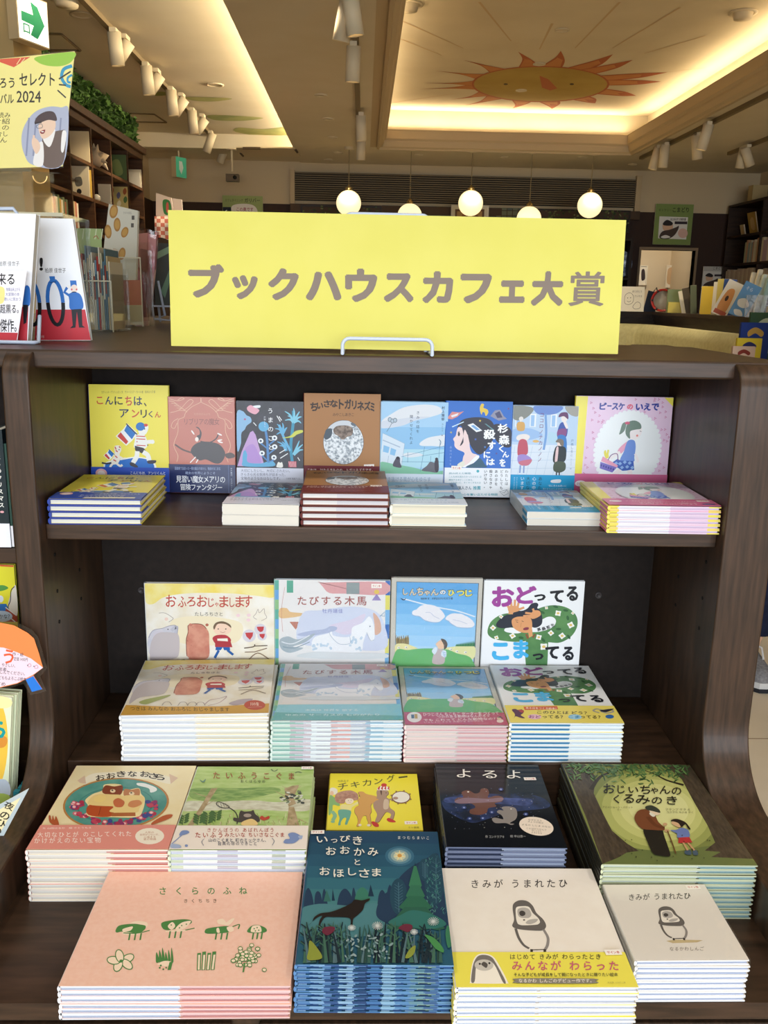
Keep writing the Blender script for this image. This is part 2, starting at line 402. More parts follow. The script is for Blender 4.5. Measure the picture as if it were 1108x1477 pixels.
# side profile (y, z): rounded shoulder, near-vertical face, concave sweep into the low arm
prof = [(.62, 0), (.62, 1.268)] + arc(.012, 1.222, .046, 90, 180, 14) + [(-.036, 1.1), (-.036, .62)] + arc(-.166, .612, .13, 0, -88, 26) + [(-.36, .478), (-.46, .474), (-.485, .46), (-.488, .40), (-.47, .34), (-.455, 0)]
for x0, x1 in ((-.645, -.60), (.60, .688)):
    MB().prism(prof, 'x', x0, x1, WOODV, smooth=True).build('side_panel', bc, bevel=.003).data.set_sharp_from_angle(angle=.5)
MB().prism([(-2.3, 0.0), (.70, 0.0), (.70, .06), (.705, .50), (.30, .62), (-.38, .62), (-.46, 2.4), (-2.3, 2.4)], 'z', TOP - .031, TOP, WOOD).build('countertop', bc, bevel=.004)
MB().box(-2.25, -.52, .66, 2.35, 0, TOP - .0315, WOODV).build('rear_carcass', bc)
MB().box(-HW, HW, DEP, DEP + .02, .0, TOP - .031, WOODB).build('back_panel', bc)
MB().box(-HW, HW, -.004, DEP, .938, .966, WOOD).build('shelf', bc, bevel=.002)
MB().box(-HW, HW, .018, DEP, .40, .492, WOOD).build('step', bc, bevel=.002)
tb = MB().prism([(-.484, .372), (-.486, .374), (-.486, .398), (-.484, .40), (.018, .40), (.018, .372)], 'x', -HW, HW, WOOD).build('table_board', bc)
fr = MB(); fr.box(-HW, HW, -.455, -.43, .0, .372, WOODV)
for x in (-.59, -.2, .2):
    fr.box(x + .02, x + .37, -.463, -.455, .06, .345, WOODV); fr.box(x + .05, x + .34, -.468, -.463, .09, .315, M('2c2320', .4, .2, kind='panel_wood'))
fr.build('front_panel', bc, bevel=.002)
# shelf-pin holes and screw caps
for x, sg in ((-HW, 1), (HW, -1)):
    for z in (.90, .83, .77):
        for y in (.03, .16):
            MB().lathe([(.0035, 0), (.0035, .0012), (.002, .0012)], (x, y, z), M('120e0d', .6, kind='pin_hole'), 10, axis='x', mtx=Matrix.Translation((x, 0, 0)) @ Matrix.Diagonal((sg, 1, 1, 1)) @ Matrix.Translation((-x, 0, 0))).build('pin_hole', bc)
MB().lathe([(.008, 0), (.008, -.002), (.005, -.003), (.0045, -.002), (.0, -.002)], (.485, DEP, .735), M('3a3535', .35, kind='screw_cap'), 16, axis='y').build('screw_cap', bc)
MB().lathe([(.008, 0), (.008, -.002), (.005, -.003), (.0045, -.002), (.0, -.002)], (-.52, DEP, .735), M('3a3535', .35, kind='screw_cap'), 16, axis='y').build('screw_cap', bc)

# ------------------------------------------------------------------ the yellow sign on its white wire stand
sp = thing('title_sign', 'large yellow sign board with grey Japanese lettering on the white wire stand', 'sign', (0, .052, 1.2769), (math.radians(-3.5), 0, 0))
def rrect(x0, x1, z0, z1): return [(x0, z0), (x1, z0), (x1, z1), (x0, z1)]
SGN = M2('cdc85c', 'd1cc64', 8, .5, .0, 'yellow_card')
sq = [at(*p, y=.055) for p in ((258, 311), (885, 320), (888, 509), (252, 500))]
sx0, sx1, sh = -.379, .409, .228
mb = MB(); mb.box(sx0, sx1, -.0018, .0018, 0, sh, SGN)
mb2 = MB(); A = Art(mb2, sx1 - sx0, sh, 0, .4)
A.view([(258, 311), (885, 320), (888, 509), (252, 500)])
xs = [(281, 331), (341, 377), (391, 434), (443, 493), (498, 543), (552, 594), (606, 649), (659, 703), (714, 750), (759, 804), (812, 862)]
ys = [(384, 431), (399, 433), (389, 434), (393, 434), (389, 436), (395, 436), (392, 437), (395, 437), (404, 436), (391, 440), (391, 440)]
for ch, (x0, x1), (y0, y1) in zip('ブックハウスカフェ大賞', xs, ys): A.text('786a60', ch, x0, y0, x1, y1, .07 if ch != '賞' else .02)
for v in mb2.v: mb.v.append((v[0] + sx0, -.0018 - v[2], v[1]))
n0 = len(mb.v) - len(mb2.v)
for f, m in zip(mb2.f, mb2.m): mb.f.append([i + n0 for i in f]); mb.m.append(mb.slot(mb2.mats[m])); mb.sm.append(False)
mb.build('sign_board', sp)
st = thing('wire_plate_stand', 'white wire plate stand holding the yellow sign upright', 'stand', (0, .05, TOP))
r = .0032
def hoop(y, z0, z1, x0, x1, yb, rad=.012):
    p = [(x0, yb, z0)]
    for cx, a0, a1 in ((x0 + rad, 180, 90), (x1 - rad, 90, 0)):
        p += [(cx + rad * math.cos(math.radians(a0 + (a1 - a0) * i / 5)), y, z1 - rad + rad * math.sin(math.radians(a0 + (a1 - a0) * i / 5))) for i in range(6)]
    return p + [(x1, yb, z0)]
MB().tube(hoop(-.052, r, .028, -.078, .075, -.052), r, WIRE, 10).build('front_lip', st)
MB().tube(hoop(.0245, .004, .236, -.078, .068, .0105), r, WIRE, 10).build('back_rest', st)
for x in (-.078, .075):
    MB().tube([(x, -.052, r), (x, .08, r)], r, WIRE, 10).build('foot_rail', st)
MB().tube([(-.078, .08, r), (-.078, .05, r), (.0 - .05, .02, .12), (.05, .02, .12), (.075, .05, r), (.075, .08, r)], r, WIRE, 10).build('rear_brace', st)

# ================================================================== books: one builder, one printed cover each
def dim(c, k=.86):
    """darker edge tone: shade in the gaps between sheets put into the colour"""
    return ''.join('%02x' % int(int(c[i:i + 2], 16) * k) for i in (0, 2, 4))
class Book:
    """local frame: x across the cover from the spine, y from foot to head, z from back to front"""
    def __init__(s, kind, w, h, t, cover='f2f1ec', edge='eceff4', pages=((0, 1, 'eef0f4'),), spine=None, hard=True, art=None, band=None, band_art=None,
                 stickers=(), wrap=False, rough=.32, coat=.0, inner=None, side=None):
        s.__dict__.update(locals()); s.c = {}; s.ztop = s.ztop_ = s.zband = t
    def cover_mb(s, art):
        w, h, t = s.w, s.h, s.t; bt = .0021 if s.hard else .0006; mb = MB()
        segs = s.edge if not isinstance(s.edge, str) else ((0, 1, s.edge),)
        ct = M(s.cover, s.rough, s.coat, kind='print'); sp = M(s.spine or s.cover, s.rough, s.coat, kind='print')
        for a, b, c in segs:
            e = M(dim(c, .93), .5, kind='board_edge')
            for z0, z1 in ((0, bt), (t - bt, t)):
                mb.box(a * w, b * w, 0, h, z0, z1, sp if (b > .99 and s.side is None) else M(s.side or c, .5, kind='board_edge'), front=e, top=ct, bottom=ct)
        bulge = .0022 if s.hard else .0002
        ol = [(-bulge * math.sin(PI * i / 6), t / 2 - t / 2 * math.cos(PI * i / 6)) for i in range(7)]
        il = [(bt, t - .0003), (bt, .0003)]
        e = M(segs[0][2], .5, kind='board_edge')
        n = len(ol) + 2; pts = ol + il
        v = [(p[0], 0, p[1]) for p in pts] + [(p[0], h, p[1]) for p in pts]
        mb.add(v, [[i, n + i, n + (i + 1) % n, (i + 1) % n] for i in range(n)], sp)
        k = len(s.pages)
        # the hollow curl of the spine at the foot: a thin rim round a dark gap
        mb.add(v, [list(range(n))[::-1], list(range(n, 2 * n))], e)
        s.ztop = t
        if art and s.art: A = Art(mb, w, h, t, s.rough, s.coat); s.art(A); s.ztop = A.z
        return mb
    def pages_mb(s):
        w, h, t = s.w, s.h, s.t; bt = .0021 if s.hard else .0006; ins = .0026 if s.hard else .0003; mb = MB()
        P = M('efece2', .7, kind='paper')
        for a, b, c in s.pages:
            mb.box(max(a * w, bt), min(b * w, w - ins), ins, h - ins, bt, t - bt, P, front=M(dim(c), .65, kind='paper'))
        if s.inner:                                                       # jacket flaps tucked inside the boards
            for a, b, c in s.inner: mb.box(a * w + .003, b * w - .002, .0008, h - .002, t - bt - .0009, t - bt - .0001, M(dim(c), .5, kind='paper'))
            for a, b, c in s.inner: mb.box(a * w + .003, b * w - .002, .0008, h - .002, bt + .0001, bt + .0009, M(c, .5, kind='paper'))
        return mb
    def band_mb(s, art):
        w, t = s.w, s.t; bh, c = s.band; mb = MB(); zt = (s.ztop if art else t) + .0001; s.zband = zt + .0003; m = M(c, s.rough, s.coat, kind='band')
        mb.box(-.0004, w + .0003, .0003, bh, zt, zt + .0003, m); mb.box(-.0028 if s.hard else -.0008, -.0004, .0003, bh, t * .25, t * .75, m)
        mb.box(w + .0001, w + .0004, .0003, bh, t - .0018, t + .0001, m)
        if art and s.band_art: A = Art(mb, w, s.h, zt + .0003, s.rough, s.coat); s.band_art(A); s.zband = A.z
        return mb
    def mesh(s, part, art):
        k = (part, art)
        if k not in s.c:
            s.c[k] = getattr(s, part + '_mb')(art).mesh(part) if part != 'pages' else s.pages_mb().mesh('pages')
        return s.c[k]
    def make(s, label, loc, rot=(0, 0, 0), group=None, art=True, name='picture_book', cat='book'):
        r = thing(name, label, cat, loc, rot, group)
        def ch(nm, me, par, lab=None):
            o = bpy.data.objects.new(nm, me); COL.objects.link(o); o.parent = par
            if lab: o['label'] = lab
            return o
        cv = ch('cover', s.mesh('cover', art), r)
        if art: s.ztop_ = s.ztop
        ch('page_block', s.mesh('pages', False), r)
        if s.band: ch('paper_band', s.mesh('band', art), r)
        if art:
            for u, v, sw, sh, rot in s.stickers:
                mb = MB(); mb.box(-sw / 2, sw / 2, -sh / 2, sh / 2, 0, .0002, M('f6efe8', .45, kind='sticker'))
                A = Art(mb, sw, sh, .0002); n0 = len(mb.v)
                A.view([(0, 0), (100, 0), (100, 50), (0, 50)]).text('c2453c', 'サイン本', 12, 12, 88, 40, .02)
                mb.v[n0:] = [(x - sw / 2, y - sh / 2, z) for x, y, z in mb.v[n0:]]
                o = mb.build('signed_copy_sticker', r, (u * s.w, v * s.h, max(s.ztop_, s.zband if s.band else 0) + .00012), (0, 0, math.radians(rot)))
                o['label'] = 'small white sticker with red lettering'
            if s.wrap:
                e = .0014; mb = MB(); w, h, t = s.w, s.h, s.t
                nx, ny = 10, 12; rg = random.Random(len(label))
                g = [[(-e + (w + 2 * e) * i / nx, -e + (h + 2 * e) * j / ny, max(t + .0018, s.zband + .0008, s.ztop_ + .0008) + rg.random() * .0011) for i in range(nx + 1)] for j in range(ny + 1)]
                V = [p for row in g for p in row]
                mb.add(V, [[j * (nx + 1) + i, j * (nx + 1) + i + 1, (j + 1) * (nx + 1) + i + 1, (j + 1) * (nx + 1) + i] for j in range(ny) for i in range(nx)], WRAP, None, True)
                x0, x1, y0, y1, z1, z0 = -e - .002, w + e, -e, h + e, t + .0018, .0008
                mb.add([(x0, y0, z0), (x1, y0, z0), (x1, y0, z1), (x0, y0, z1), (x0, y1, z0), (x1, y1, z0), (x1, y1, z1), (x0, y1, z1)],
                       [[0, 1, 2, 3], [1, 5, 6, 2], [4, 0, 3, 7]], WRAP)
                mb.build('plastic_wrap', r)['label'] = 'clear plastic wrapping film'
        return r
ORD = ['', 'topmost', 'second', 'third', 'fourth', 'fifth', 'sixth', 'seventh', 'eighth', 'ninth', 'tenth', 'eleventh', 'twelfth', 'thirteenth']
def stack(b, n, x, y, z, desc, group, rot=0., jit=.0012, top_rot=None, seed=1, top_dx=0.):
    """n copies flat in a pile, topmost first"""
    rg = random.Random(seed); gap = .0004 if b.band else .0002
    for k in range(n):
        top = k == 0; zz = z + (n - 1 - k) * (b.t + gap)
        jx, jy, jr = ((rg.random() - .5) * 2 * jit, (rg.random() - .5) * 2 * jit, (rg.random() - .5) * .8)
        if top: jx, jy, jr = top_dx, 0, 0
        lab = f'{desc}, topmost of its pile' if top else f'{desc}, {ORD[k + 1]} from the top of its pile'
        if k == n - 1 and n > 1: lab = f'{desc}, bottom one of its pile'
        b.make(lab, (x + jx, y + jy, zz), (0, 0, math.radians(rot + jr if not top or top_rot is None else top_rot)), group, art=top)
def stand(b, xl, ztop, ytop, zb, label, rz=0.):
    """upright copy leaning back: its head at (ytop, ztop), its foot on zb"""
    a = math.acos(min(1, (ztop - zb) / b.h)); a = max(min(a, .35), .03)
    ybot = ytop - math.sin(a) * b.h
    return b.make(label, (xl, ybot, zb + .0003 + b.t * math.sin(a) * 0), (PI / 2 - a, 0, math.radians(rz)), None)
def mid(A, c, items):
    for t, *bx in items: A.text(c, t, *bx)
INK = '33302f'

# ---------------------------------------------------------------- yellow book with the marching boy
KV = [(58, 62), (1010, 85), (1003, 1415), (28, 1410)]
def flag(A, p, s):
    def q(x, y): return (p[0] + (x - 490) * s, p[1] + (y - 545) * s)
    A.poly('f6f4ea', [q(505, 545), q(622, 662), q(552, 760), q(478, 822), q(355, 702), q(450, 615)])
    A.poly('2f78c4', [q(500, 560), q(605, 660), q(550, 742), q(462, 632)]); A.poly('f3f4f4', [q(462, 632), q(550, 742), q(505, 768), q(418, 652)])
    A.poly('cf4b44', [q(418, 652), q(505, 768), q(478, 805), q(375, 702)])
    A.line('262d4a', 13 * s, [q(490, 545), q(745, 820)])
def art_kon(A):
    A.view(KV).full('efe058')
    A.text('55503a', 'エディット・ヴァシュロン 文　ヴァージニア・カール 絵　松井るり子 訳', 210, 142, 855, 176)
    N, R_, D = '27335e', 'c8463a', '2f3038'
    A.chars('こんにちは、アンリくん', [(R_, 145, 215, 222, 305), (N, 248, 212, 345, 312), (D, 362, 212, 460, 315), (R_, 490, 210, 572, 325), (N, 595, 215, 695, 322), (D, 715, 290, 745, 335),
        (N, 415, 368, 530, 470), (R_, 562, 375, 655, 470), (D, 670, 375, 745, 475), (N, 765, 390, 815, 470), (R_, 840, 400, 912, 472)], .022)
    A.blob('f6f4ea', [(185, 1090), (225, 1030), (420, 985), (600, 962), (770, 995), (835, 1085), (790, 1165), (600, 1185), (400, 1185), (240, 1180)])
    A.blob('2a70c6', [(202, 1092), (240, 1042), (430, 1000), (600, 976), (760, 1008), (812, 1088), (775, 1150), (600, 1170), (400, 1172), (250, 1160)])
    flag(A, (490, 545), 1.); flag(A, (262, 865), .52)
    W = 'f2f0ea'
    A.blob(W, [(600, 690), (690, 680), (730, 740), (720, 850), (580, 850), (585, 760)])
    for y in (700, 735, 770, 815): A.line('cf4b44', 11, [(605, y), (715, y + 6)])
    A.line(W, 46, [(620, 780), (720, 775), (810, 770)], True); A.el(W, 800, 772, 26)
    A.poly('3a3540', [(582, 820), (690, 850), (712, 880), (670, 920), (640, 905), (625, 915), (585, 880)])
    A.line(W, 56, [(610, 890), (600, 960), (550, 1040)], True); A.line(W, 56, [(680, 900), (735, 940), (752, 1010)], True)
    A.blob('3f3a42', [(515, 1035), (560, 1040), (610, 1085), (590, 1100), (520, 1075)]); A.blob('3f3a42', [(735, 1010), (830, 1005), (830, 1035), (790, 1050), (735, 1045)])
    A.blob(W, [(640, 610), (740, 560), (758, 600), (735, 660), (700, 690), (650, 690)]); A.el('2f78c4', 662, 582, 56, 52, -15); A.el('cf4b44', 728, 565, 24, 18)
    A.el('333344', 712, 612, 6, 9)
    C = 'f0e8dc'
    A.blob(C, [(335, 830), (405, 825), (415, 880), (390, 930), (395, 990), (360, 1050), (290, 1060), (280, 1010), (330, 940)])
    A.line(C, 26, [(300, 1050), (270, 1090), (290, 1135)], True); A.line(C, 26, [(350, 1050), (390, 1080), (420, 1065)], True); A.line(C, 22, [(390, 960), (430, 985), (465, 980)], True)
    for p in ([(340, 835), (350, 870)], [(345, 880), (370, 900)], [(335, 950), (362, 975)], [(310, 1000), (345, 1020)], [(390, 830), (405, 850)]): A.line('c65a44', 14, p)
    A.line('3a3540', 20, [(285, 1040), (220, 1050), (165, 1040)], True); A.el('333344', 388, 873, 7)
def band_kon(A):
    A.view(KV).el('e9b4b4', 152, 1175, 72, 60); A.el('f3e3df', 152, 1180, 48, 40)
    A.text('e8ecf8', 'こんにちは、アンリくんと', 515, 1150, 945, 1190, .02); A.text('e8ecf8', 'ねこのアンリちゃんの', 320, 1225, 800, 1262, .015); A.text('e8ecf8', 'たのしい いちにち', 320, 1290, 800, 1330, .015)
    A.poly('f0e6d2', [(400, 1350), (930, 1340), (930, 1400), (380, 1402)])
B_KON = Book('kon', .160, .218, .0113, 'efe058', '35489c', ((0, 1, 'f0f2f4'),), '2a3a86', art=art_kon, band=(.0505, '2f50b4'), band_art=band_kon, coat=.15, side='bfa93c')

# ---------------------------------------------------------------- terracotta book with the flying witch
LV = [(45, 58), (560, 66), (555, 800), (42, 800)]
def art_lib(A):
    A.view(LV).full('bf6f5d'); c = 'deb190'
    for sx in (0, 1):
        X = lambda x: x if not sx else 602 - x
        A.line(c, 4, [(X(p), q) for p, q in ((298, 70), (298, 100), (230, 135), (180, 180), (165, 215), (120, 240), (115, 330), (80, 430), (110, 510), (100, 560))], True)
        A.line(c, 4, [(X(p), q) for p, q in ((55, 75), (120, 90), (170, 75), (150, 68), (120, 85))], True)
        A.line(c, 4, [(X(p), q) for p, q in ((170, 160), (210, 130), (240, 95), (220, 80), (190, 100), (130, 160), (60, 180))], True)
        for k in range(5): A.line(c, 4, [(X(50 + k * 20), 90 + k * 18), (X(90 + k * 22), 98 + k * 17), (X(110 + k * 20), 120 + k * 14)], True)
        A.line(c, 4, [(X(p), q) for p, q in ((120, 225), (80, 250), (65, 290), (90, 300), (110, 260))], True)
    A.row('7a3f38', 'リブリアの魔女', 160, 226, 440, 276); A.text('d09a80', 'たかのけんいち', 245, 182, 370, 200)
    D = '3a3134'
    A.line('5a4038', 13, [(90, 425), (150, 465), (225, 490)], True)
    A.blob(D, [(250, 420), (330, 402), (430, 420), (478, 480), (470, 530), (440, 566), (395, 568), (330, 540), (270, 545), (212, 480)])
    A.blob(D, [(255, 290), (280, 295), (300, 335), (290, 380), (270, 395), (262, 360), (285, 345), (282, 310)]); A.el('f0e0d6', 262, 385, 14, 18)
    A.line(D, 9, [(290, 400), (360, 408), (410, 380), (430, 345)], True)
    for p in ((440, 345, 25), (440, 390, -10), (445, 405, 15), (232, 332, 55)): A.el('efe4e0', p[0], p[1], 20, 6, p[2])
    A.line('efe4e0', 8, [(250, 520), (205, 566)]); A.line('efe4e0', 8, [(268, 540), (252, 566)])
    A.blob('4a3632', [(478, 500), (520, 485), (552, 500), (552, 520), (500, 530)])
def band_lib(A):
    A.view(LV).text('9fb0d8', '図書館で出会った一冊の魔法の本から、物語がはじまる', 85, 598, 440, 622); A.text('aab8dc', '魔女の世界にようこそ', 165, 634, 400, 656)
    A.row('f2f4fa', '見習い魔女メアリの', 92, 668, 478, 722, .012); A.row('f2f4fa', '冒険ファンタジー', 122, 732, 455, 782, .012)
    A.column('cfd6ea', '本の魔法　ミステリーと', 526, 600, 780, 15)
    A.line('6f80b0', 3, [(505, 580), (503, 796)])
B_LIB = Book('lib', .134, .196, .017, 'bf6f5d', 'a85d4d', ((0, 1, 'e6e0d6'),), 'a85d4d', art=art_lib, band=(.059, '202c5c'), band_art=band_lib, rough=.22, coat=.5)

# ---------------------------------------------------------------- black book with turquoise plants
UV_ = [(565, 90), (1065, 90), (1052, 805), (562, 800)]
def art_uma(A):
    A.view(UV_).full(M2('1f1f27', '2c2a38', 60, .3, .1, 'dark_gouache'))
    T, T2, P = '62add6', '7ec4dc', 'c49fd2'
    A.blob('8db8dd', [(568, 190), (610, 168), (640, 200), (668, 215), (675, 250), (640, 280), (625, 310), (600, 340), (595, 420), (568, 470)])
    A.el('b06a94', 628, 231, 8); A.blob('e6a7b8', [(645, 140), (670, 122), (700, 135), (735, 160), (710, 190), (680, 185), (650, 165)])
    A.blob('e8eef6', [(690, 128), (740, 122), (740, 140), (705, 142)])
    A.poly(P, [(567, 590), (600, 480), (665, 330), (685, 318), (705, 350), (760, 560), (765, 595)]); A.blob('b58fd0', [(620, 470), (680, 420), (720, 480), (740, 570), (640, 570)])
    A.blob(T, [(610, 490), (625, 468), (640, 500), (645, 560), (740, 568), (800, 550), (835, 555), (830, 590), (620, 592), (605, 550)])
    A.el(T, 765, 285, 38, 38); A.line('4f86c0', 18, [(780, 320), (790, 400), (795, 560)], True)
    for x, y in ((742, 396), (845, 372), (845, 440), (750, 490), (838, 522)):
        A.el('e9eef2', x, y, 20, 20); A.el('2a3a5a', x, y, 8, 8)
        A.line('4f86c0', 10, [(793, y + 60 if y < 500 else 560), (x, y + 18)])
    A.line('2f8fb0', 22, [(975, 560), (965, 430), (985, 260), (990, 160)], True); A.line(T, 18, [(960, 470), (915, 370), (880, 270)], True)
    for c, b, tips in ((T2, (988, 250), ((925, 165), (945, 200), (990, 140), (1035, 165), (1050, 205), (1045, 255), (925, 235))), (T, (905, 340), ((850, 300), (865, 265), (905, 255), (940, 290), (860, 345))), (T2, (985, 500), ((1055, 420), (1058, 460), (1030, 390))), (T, (930, 470), ((865, 400), (880, 430), (900, 400)))):
        for t in tips: A.line(c, 22, [b, ((b[0] + t[0]) / 2 + 6, (b[1] + t[1]) / 2 - 14), t], True, taper=True)
    A.blob('c9cf4f', [(900, 372), (960, 355), (1000, 318), (1050, 308), (1056, 325), (1010, 345), (980, 365)])
    A.rect('c64a62', 945, 550, 1005, 596)
    for k in range(5): A.line('f0dfe0', 3, [(948 + k * 12, 552), (960 + k * 10, 594)])
    A.blob('f0eee6', [(860, 575), (870, 556), (885, 562), (898, 558), (902, 596), (858, 596)])
    for a, b in (((865, 200), (890, 245)), ((880, 205), (900, 235)), ((690, 255), (712, 280)), ((880, 488), (925, 460)), ((885, 528), (942, 490)), ((1015, 520), (1030, 545))): A.line('eef0f2', 6, [a, b])
    A.column('f4f6f8', 'うまのこと', 817, 128, 478, 46, .012); A.column('e0e4ee', '戸森しるこ', 775, 205, 290, 16)
def band_uma(A):
    A.view(UV_); c = '585a78'
    A.text(c, '大切にしたいし、大切にされたい。', 592, 612, 955, 636); A.text(c, 'きらきら光る気持ちが詰まった、', 592, 641, 922, 665); A.text(c, '宝箱のようなおはなしです。', 592, 670, 882, 694)
    A.text(c, '小説家 梨屋アリエ', 925, 676, 1032, 690); A.text('8a8ca4', 'うまのセンは、', 592, 706, 740, 722)
B_UMA = Book('uma', .136, .190, .0192, '23232c', 'e9e6de', ((0, 1, 'f2efe6'),), '23232c', hard=False, art=art_uma, band=(.054, 'dfe2f2'), band_art=band_uma, coat=.2)

# ---------------------------------------------------------------- brown book with the silver moon-like disc
TV = [(65, 48), (880, 62), (858, 1135), (45, 1125)]
SILVER = M2('8f9aa4', 'f4f8fc', 190, .28, .3, 'silver_foil', (1, 1, 1), 6, .38, .58, .5)
def art_tog(A):
    A.view(TV).full('ac7a4c'); K = '3a2c26'
    A.chars('ちいさなトガリネズミ', [(K, 128, 145, 205, 238), (K, 198, 148, 266, 215), (K, 272, 122, 338, 198), (K, 338, 118, 422, 198), (K, 432, 112, 486, 216), (K, 493, 112, 566, 216), (K, 572, 128, 622, 220), (K, 628, 135, 702, 230), (K, 700, 135, 770, 230), (K, 768, 148, 812, 242)], .05)
    A.row('5b4334', 'みやこしあきこ', 366, 258, 596, 294)
    A.el('6f5a48', 478, 569, 219, 238, n=40); A.el(SILVER, 478, 569, 214, 233, n=40)
    A.blob('cfd3da', [(330, 400), (420, 345), (540, 342), (560, 390), (500, 395), (400, 400), (350, 430)])
    A.blob(M2('5b4b42', '9a877a', 200, .4, 0, 'fur_print'), [(370, 440), (400, 400), (470, 388), (540, 395), (580, 430), (570, 490), (520, 510), (470, 540), (420, 500), (385, 480)])
    A.blob('4f5b66', [(280, 470), (300, 430), (355, 425), (350, 500), (300, 540), (272, 520)]); A.blob('6a737c', [(560, 360), (600, 370), (612, 395), (570, 390)])
def band_tog(A):
    A.view(TV).text('f0dfd8', 'これは　はたらきものの　トガリネズミです。', 88, 848, 790, 882, .01); A.text('f0dfd8', 'トガリネズミは まいにち でんしゃで', 88, 895, 640, 930, .01)
    A.text('a05a58', 'しずかで あたたかな ものがたり', 150, 1030, 700, 1065)
B_TOG = Book('tog', .156, .2075, .0119, 'ac7a4c', '5e2a26', ((0, .4, 'f4f5f7'), (.4, 1, 'e4e6f0')), '5a2420', art=art_tog, band=(.060, '70222a'), band_art=band_tog, stickers=((.86, .285, .021, .0095, 3),), rough=.4)

# ---------------------------------------------------------------- pale blue book with the school roof
HV = [(45, 68), (555, 75), (553, 780), (28, 778)]
def art_kih(A):
    A.view(HV).full('a9d0ee')
    A.rect('93c3e8', 40, 255, 560, 420); A.rect('b4dcea', 30, 420, 560, 560)
    A.blob('e2e5ea', [(48, 210), (120, 160), (220, 110), (370, 90), (480, 105), (505, 150), (420, 180), (300, 205), (200, 245), (100, 255), (46, 262)]); A.blob('d3d9e4', [(46, 215), (150, 200), (300, 180), (420, 180), (300, 208), (200, 246), (46, 264)])
    A.blob('e4e6ea', [(345, 370), (400, 335), (480, 318), (552, 315), (552, 390), (430, 395), (350, 392)]); A.blob('dfe4ea', [(210, 460), (260, 445), (350, 452), (360, 470), (250, 482)])
    A.poly('d8e4ef', [(55, 300), (225, 378), (200, 560), (32, 520)]); A.poly('8ec0e6', [(62, 390), (108, 405), (98, 450), (55, 440)]); A.poly('8ec0e6', [(118, 410), (160, 425), (148, 470), (110, 460)])
    A.line('aabdd2', 8, [(55, 352), (190, 405)]); A.line('9fb4ca', 3, [(100, 470), (92, 530)]); A.line('9fb4ca', 3, [(55, 300), (225, 378), (200, 560)])
    A.blob('86c3a4', [(30, 520), (150, 535), (300, 560), (430, 590), (554, 580), (554, 612), (30, 612)], 4)
    for p in ([(380, 400), (350, 590)], [(500, 350), (490, 520)], [(200, 478), (553, 388)], [(200, 515), (553, 515)], [(360, 470), (553, 440)], [(250, 440), (250, 520)], [(430, 470), (425, 590)]): A.line('5f8fae', 3, p)
    A.line('6c8aa6', 5, [(490, 345), (505, 365), (495, 400)], True)
    A.blob('5a5664', [(150, 500), (165, 478), (188, 485), (190, 520), (200, 560), (140, 552), (135, 530)]); A.el('3b3844', 172, 487, 14, 12)
    A.blob('6b6b74', [(360, 580), (400, 545), (425, 515), (460, 520), (470, 495), (488, 500), (490, 590), (420, 590)]); A.el('3b3844', 475, 492, 12, 10); A.blob('4b4650', [(462, 505), (490, 508), (488, 590), (465, 580)])
    A.line('4f5f70', 3, [(85, 290), (115, 245), (130, 215)], True)
    for x, y in ((110, 200), (130, 210), (150, 205)): A.el('8793a0', x, y, 16, 18); A.el('b8c8d6', x, y, 10, 12)
    A.column('33415c', 'きみの話を', 325, 132, 302, 26); A.column('33415c', '聞かせてくれよ', 275, 162, 385, 26); A.column('2f3a55', '村上雅郁', 516, 100, 208, 24, .012); A.column('4a5878', 'カシワイ 絵', 514, 225, 322, 14)
def band_kih(A): A.view(HV).text('94aecb', '吹き抜ける風が心をゆらす', 60, 630, 432, 668); A.text('94aecb', '大切な人と話したくなる物語', 150, 705, 500, 735)
B_KIH = Book('kih', .137, .194, .0198, 'a9d0ee', 'f0ead6', ((0, 1, 'f3ecd6'),), 'b6c6d6', art=art_kih, band=(.046, 'dbe6f4'), band_art=band_kih, hard=True, rough=.4)

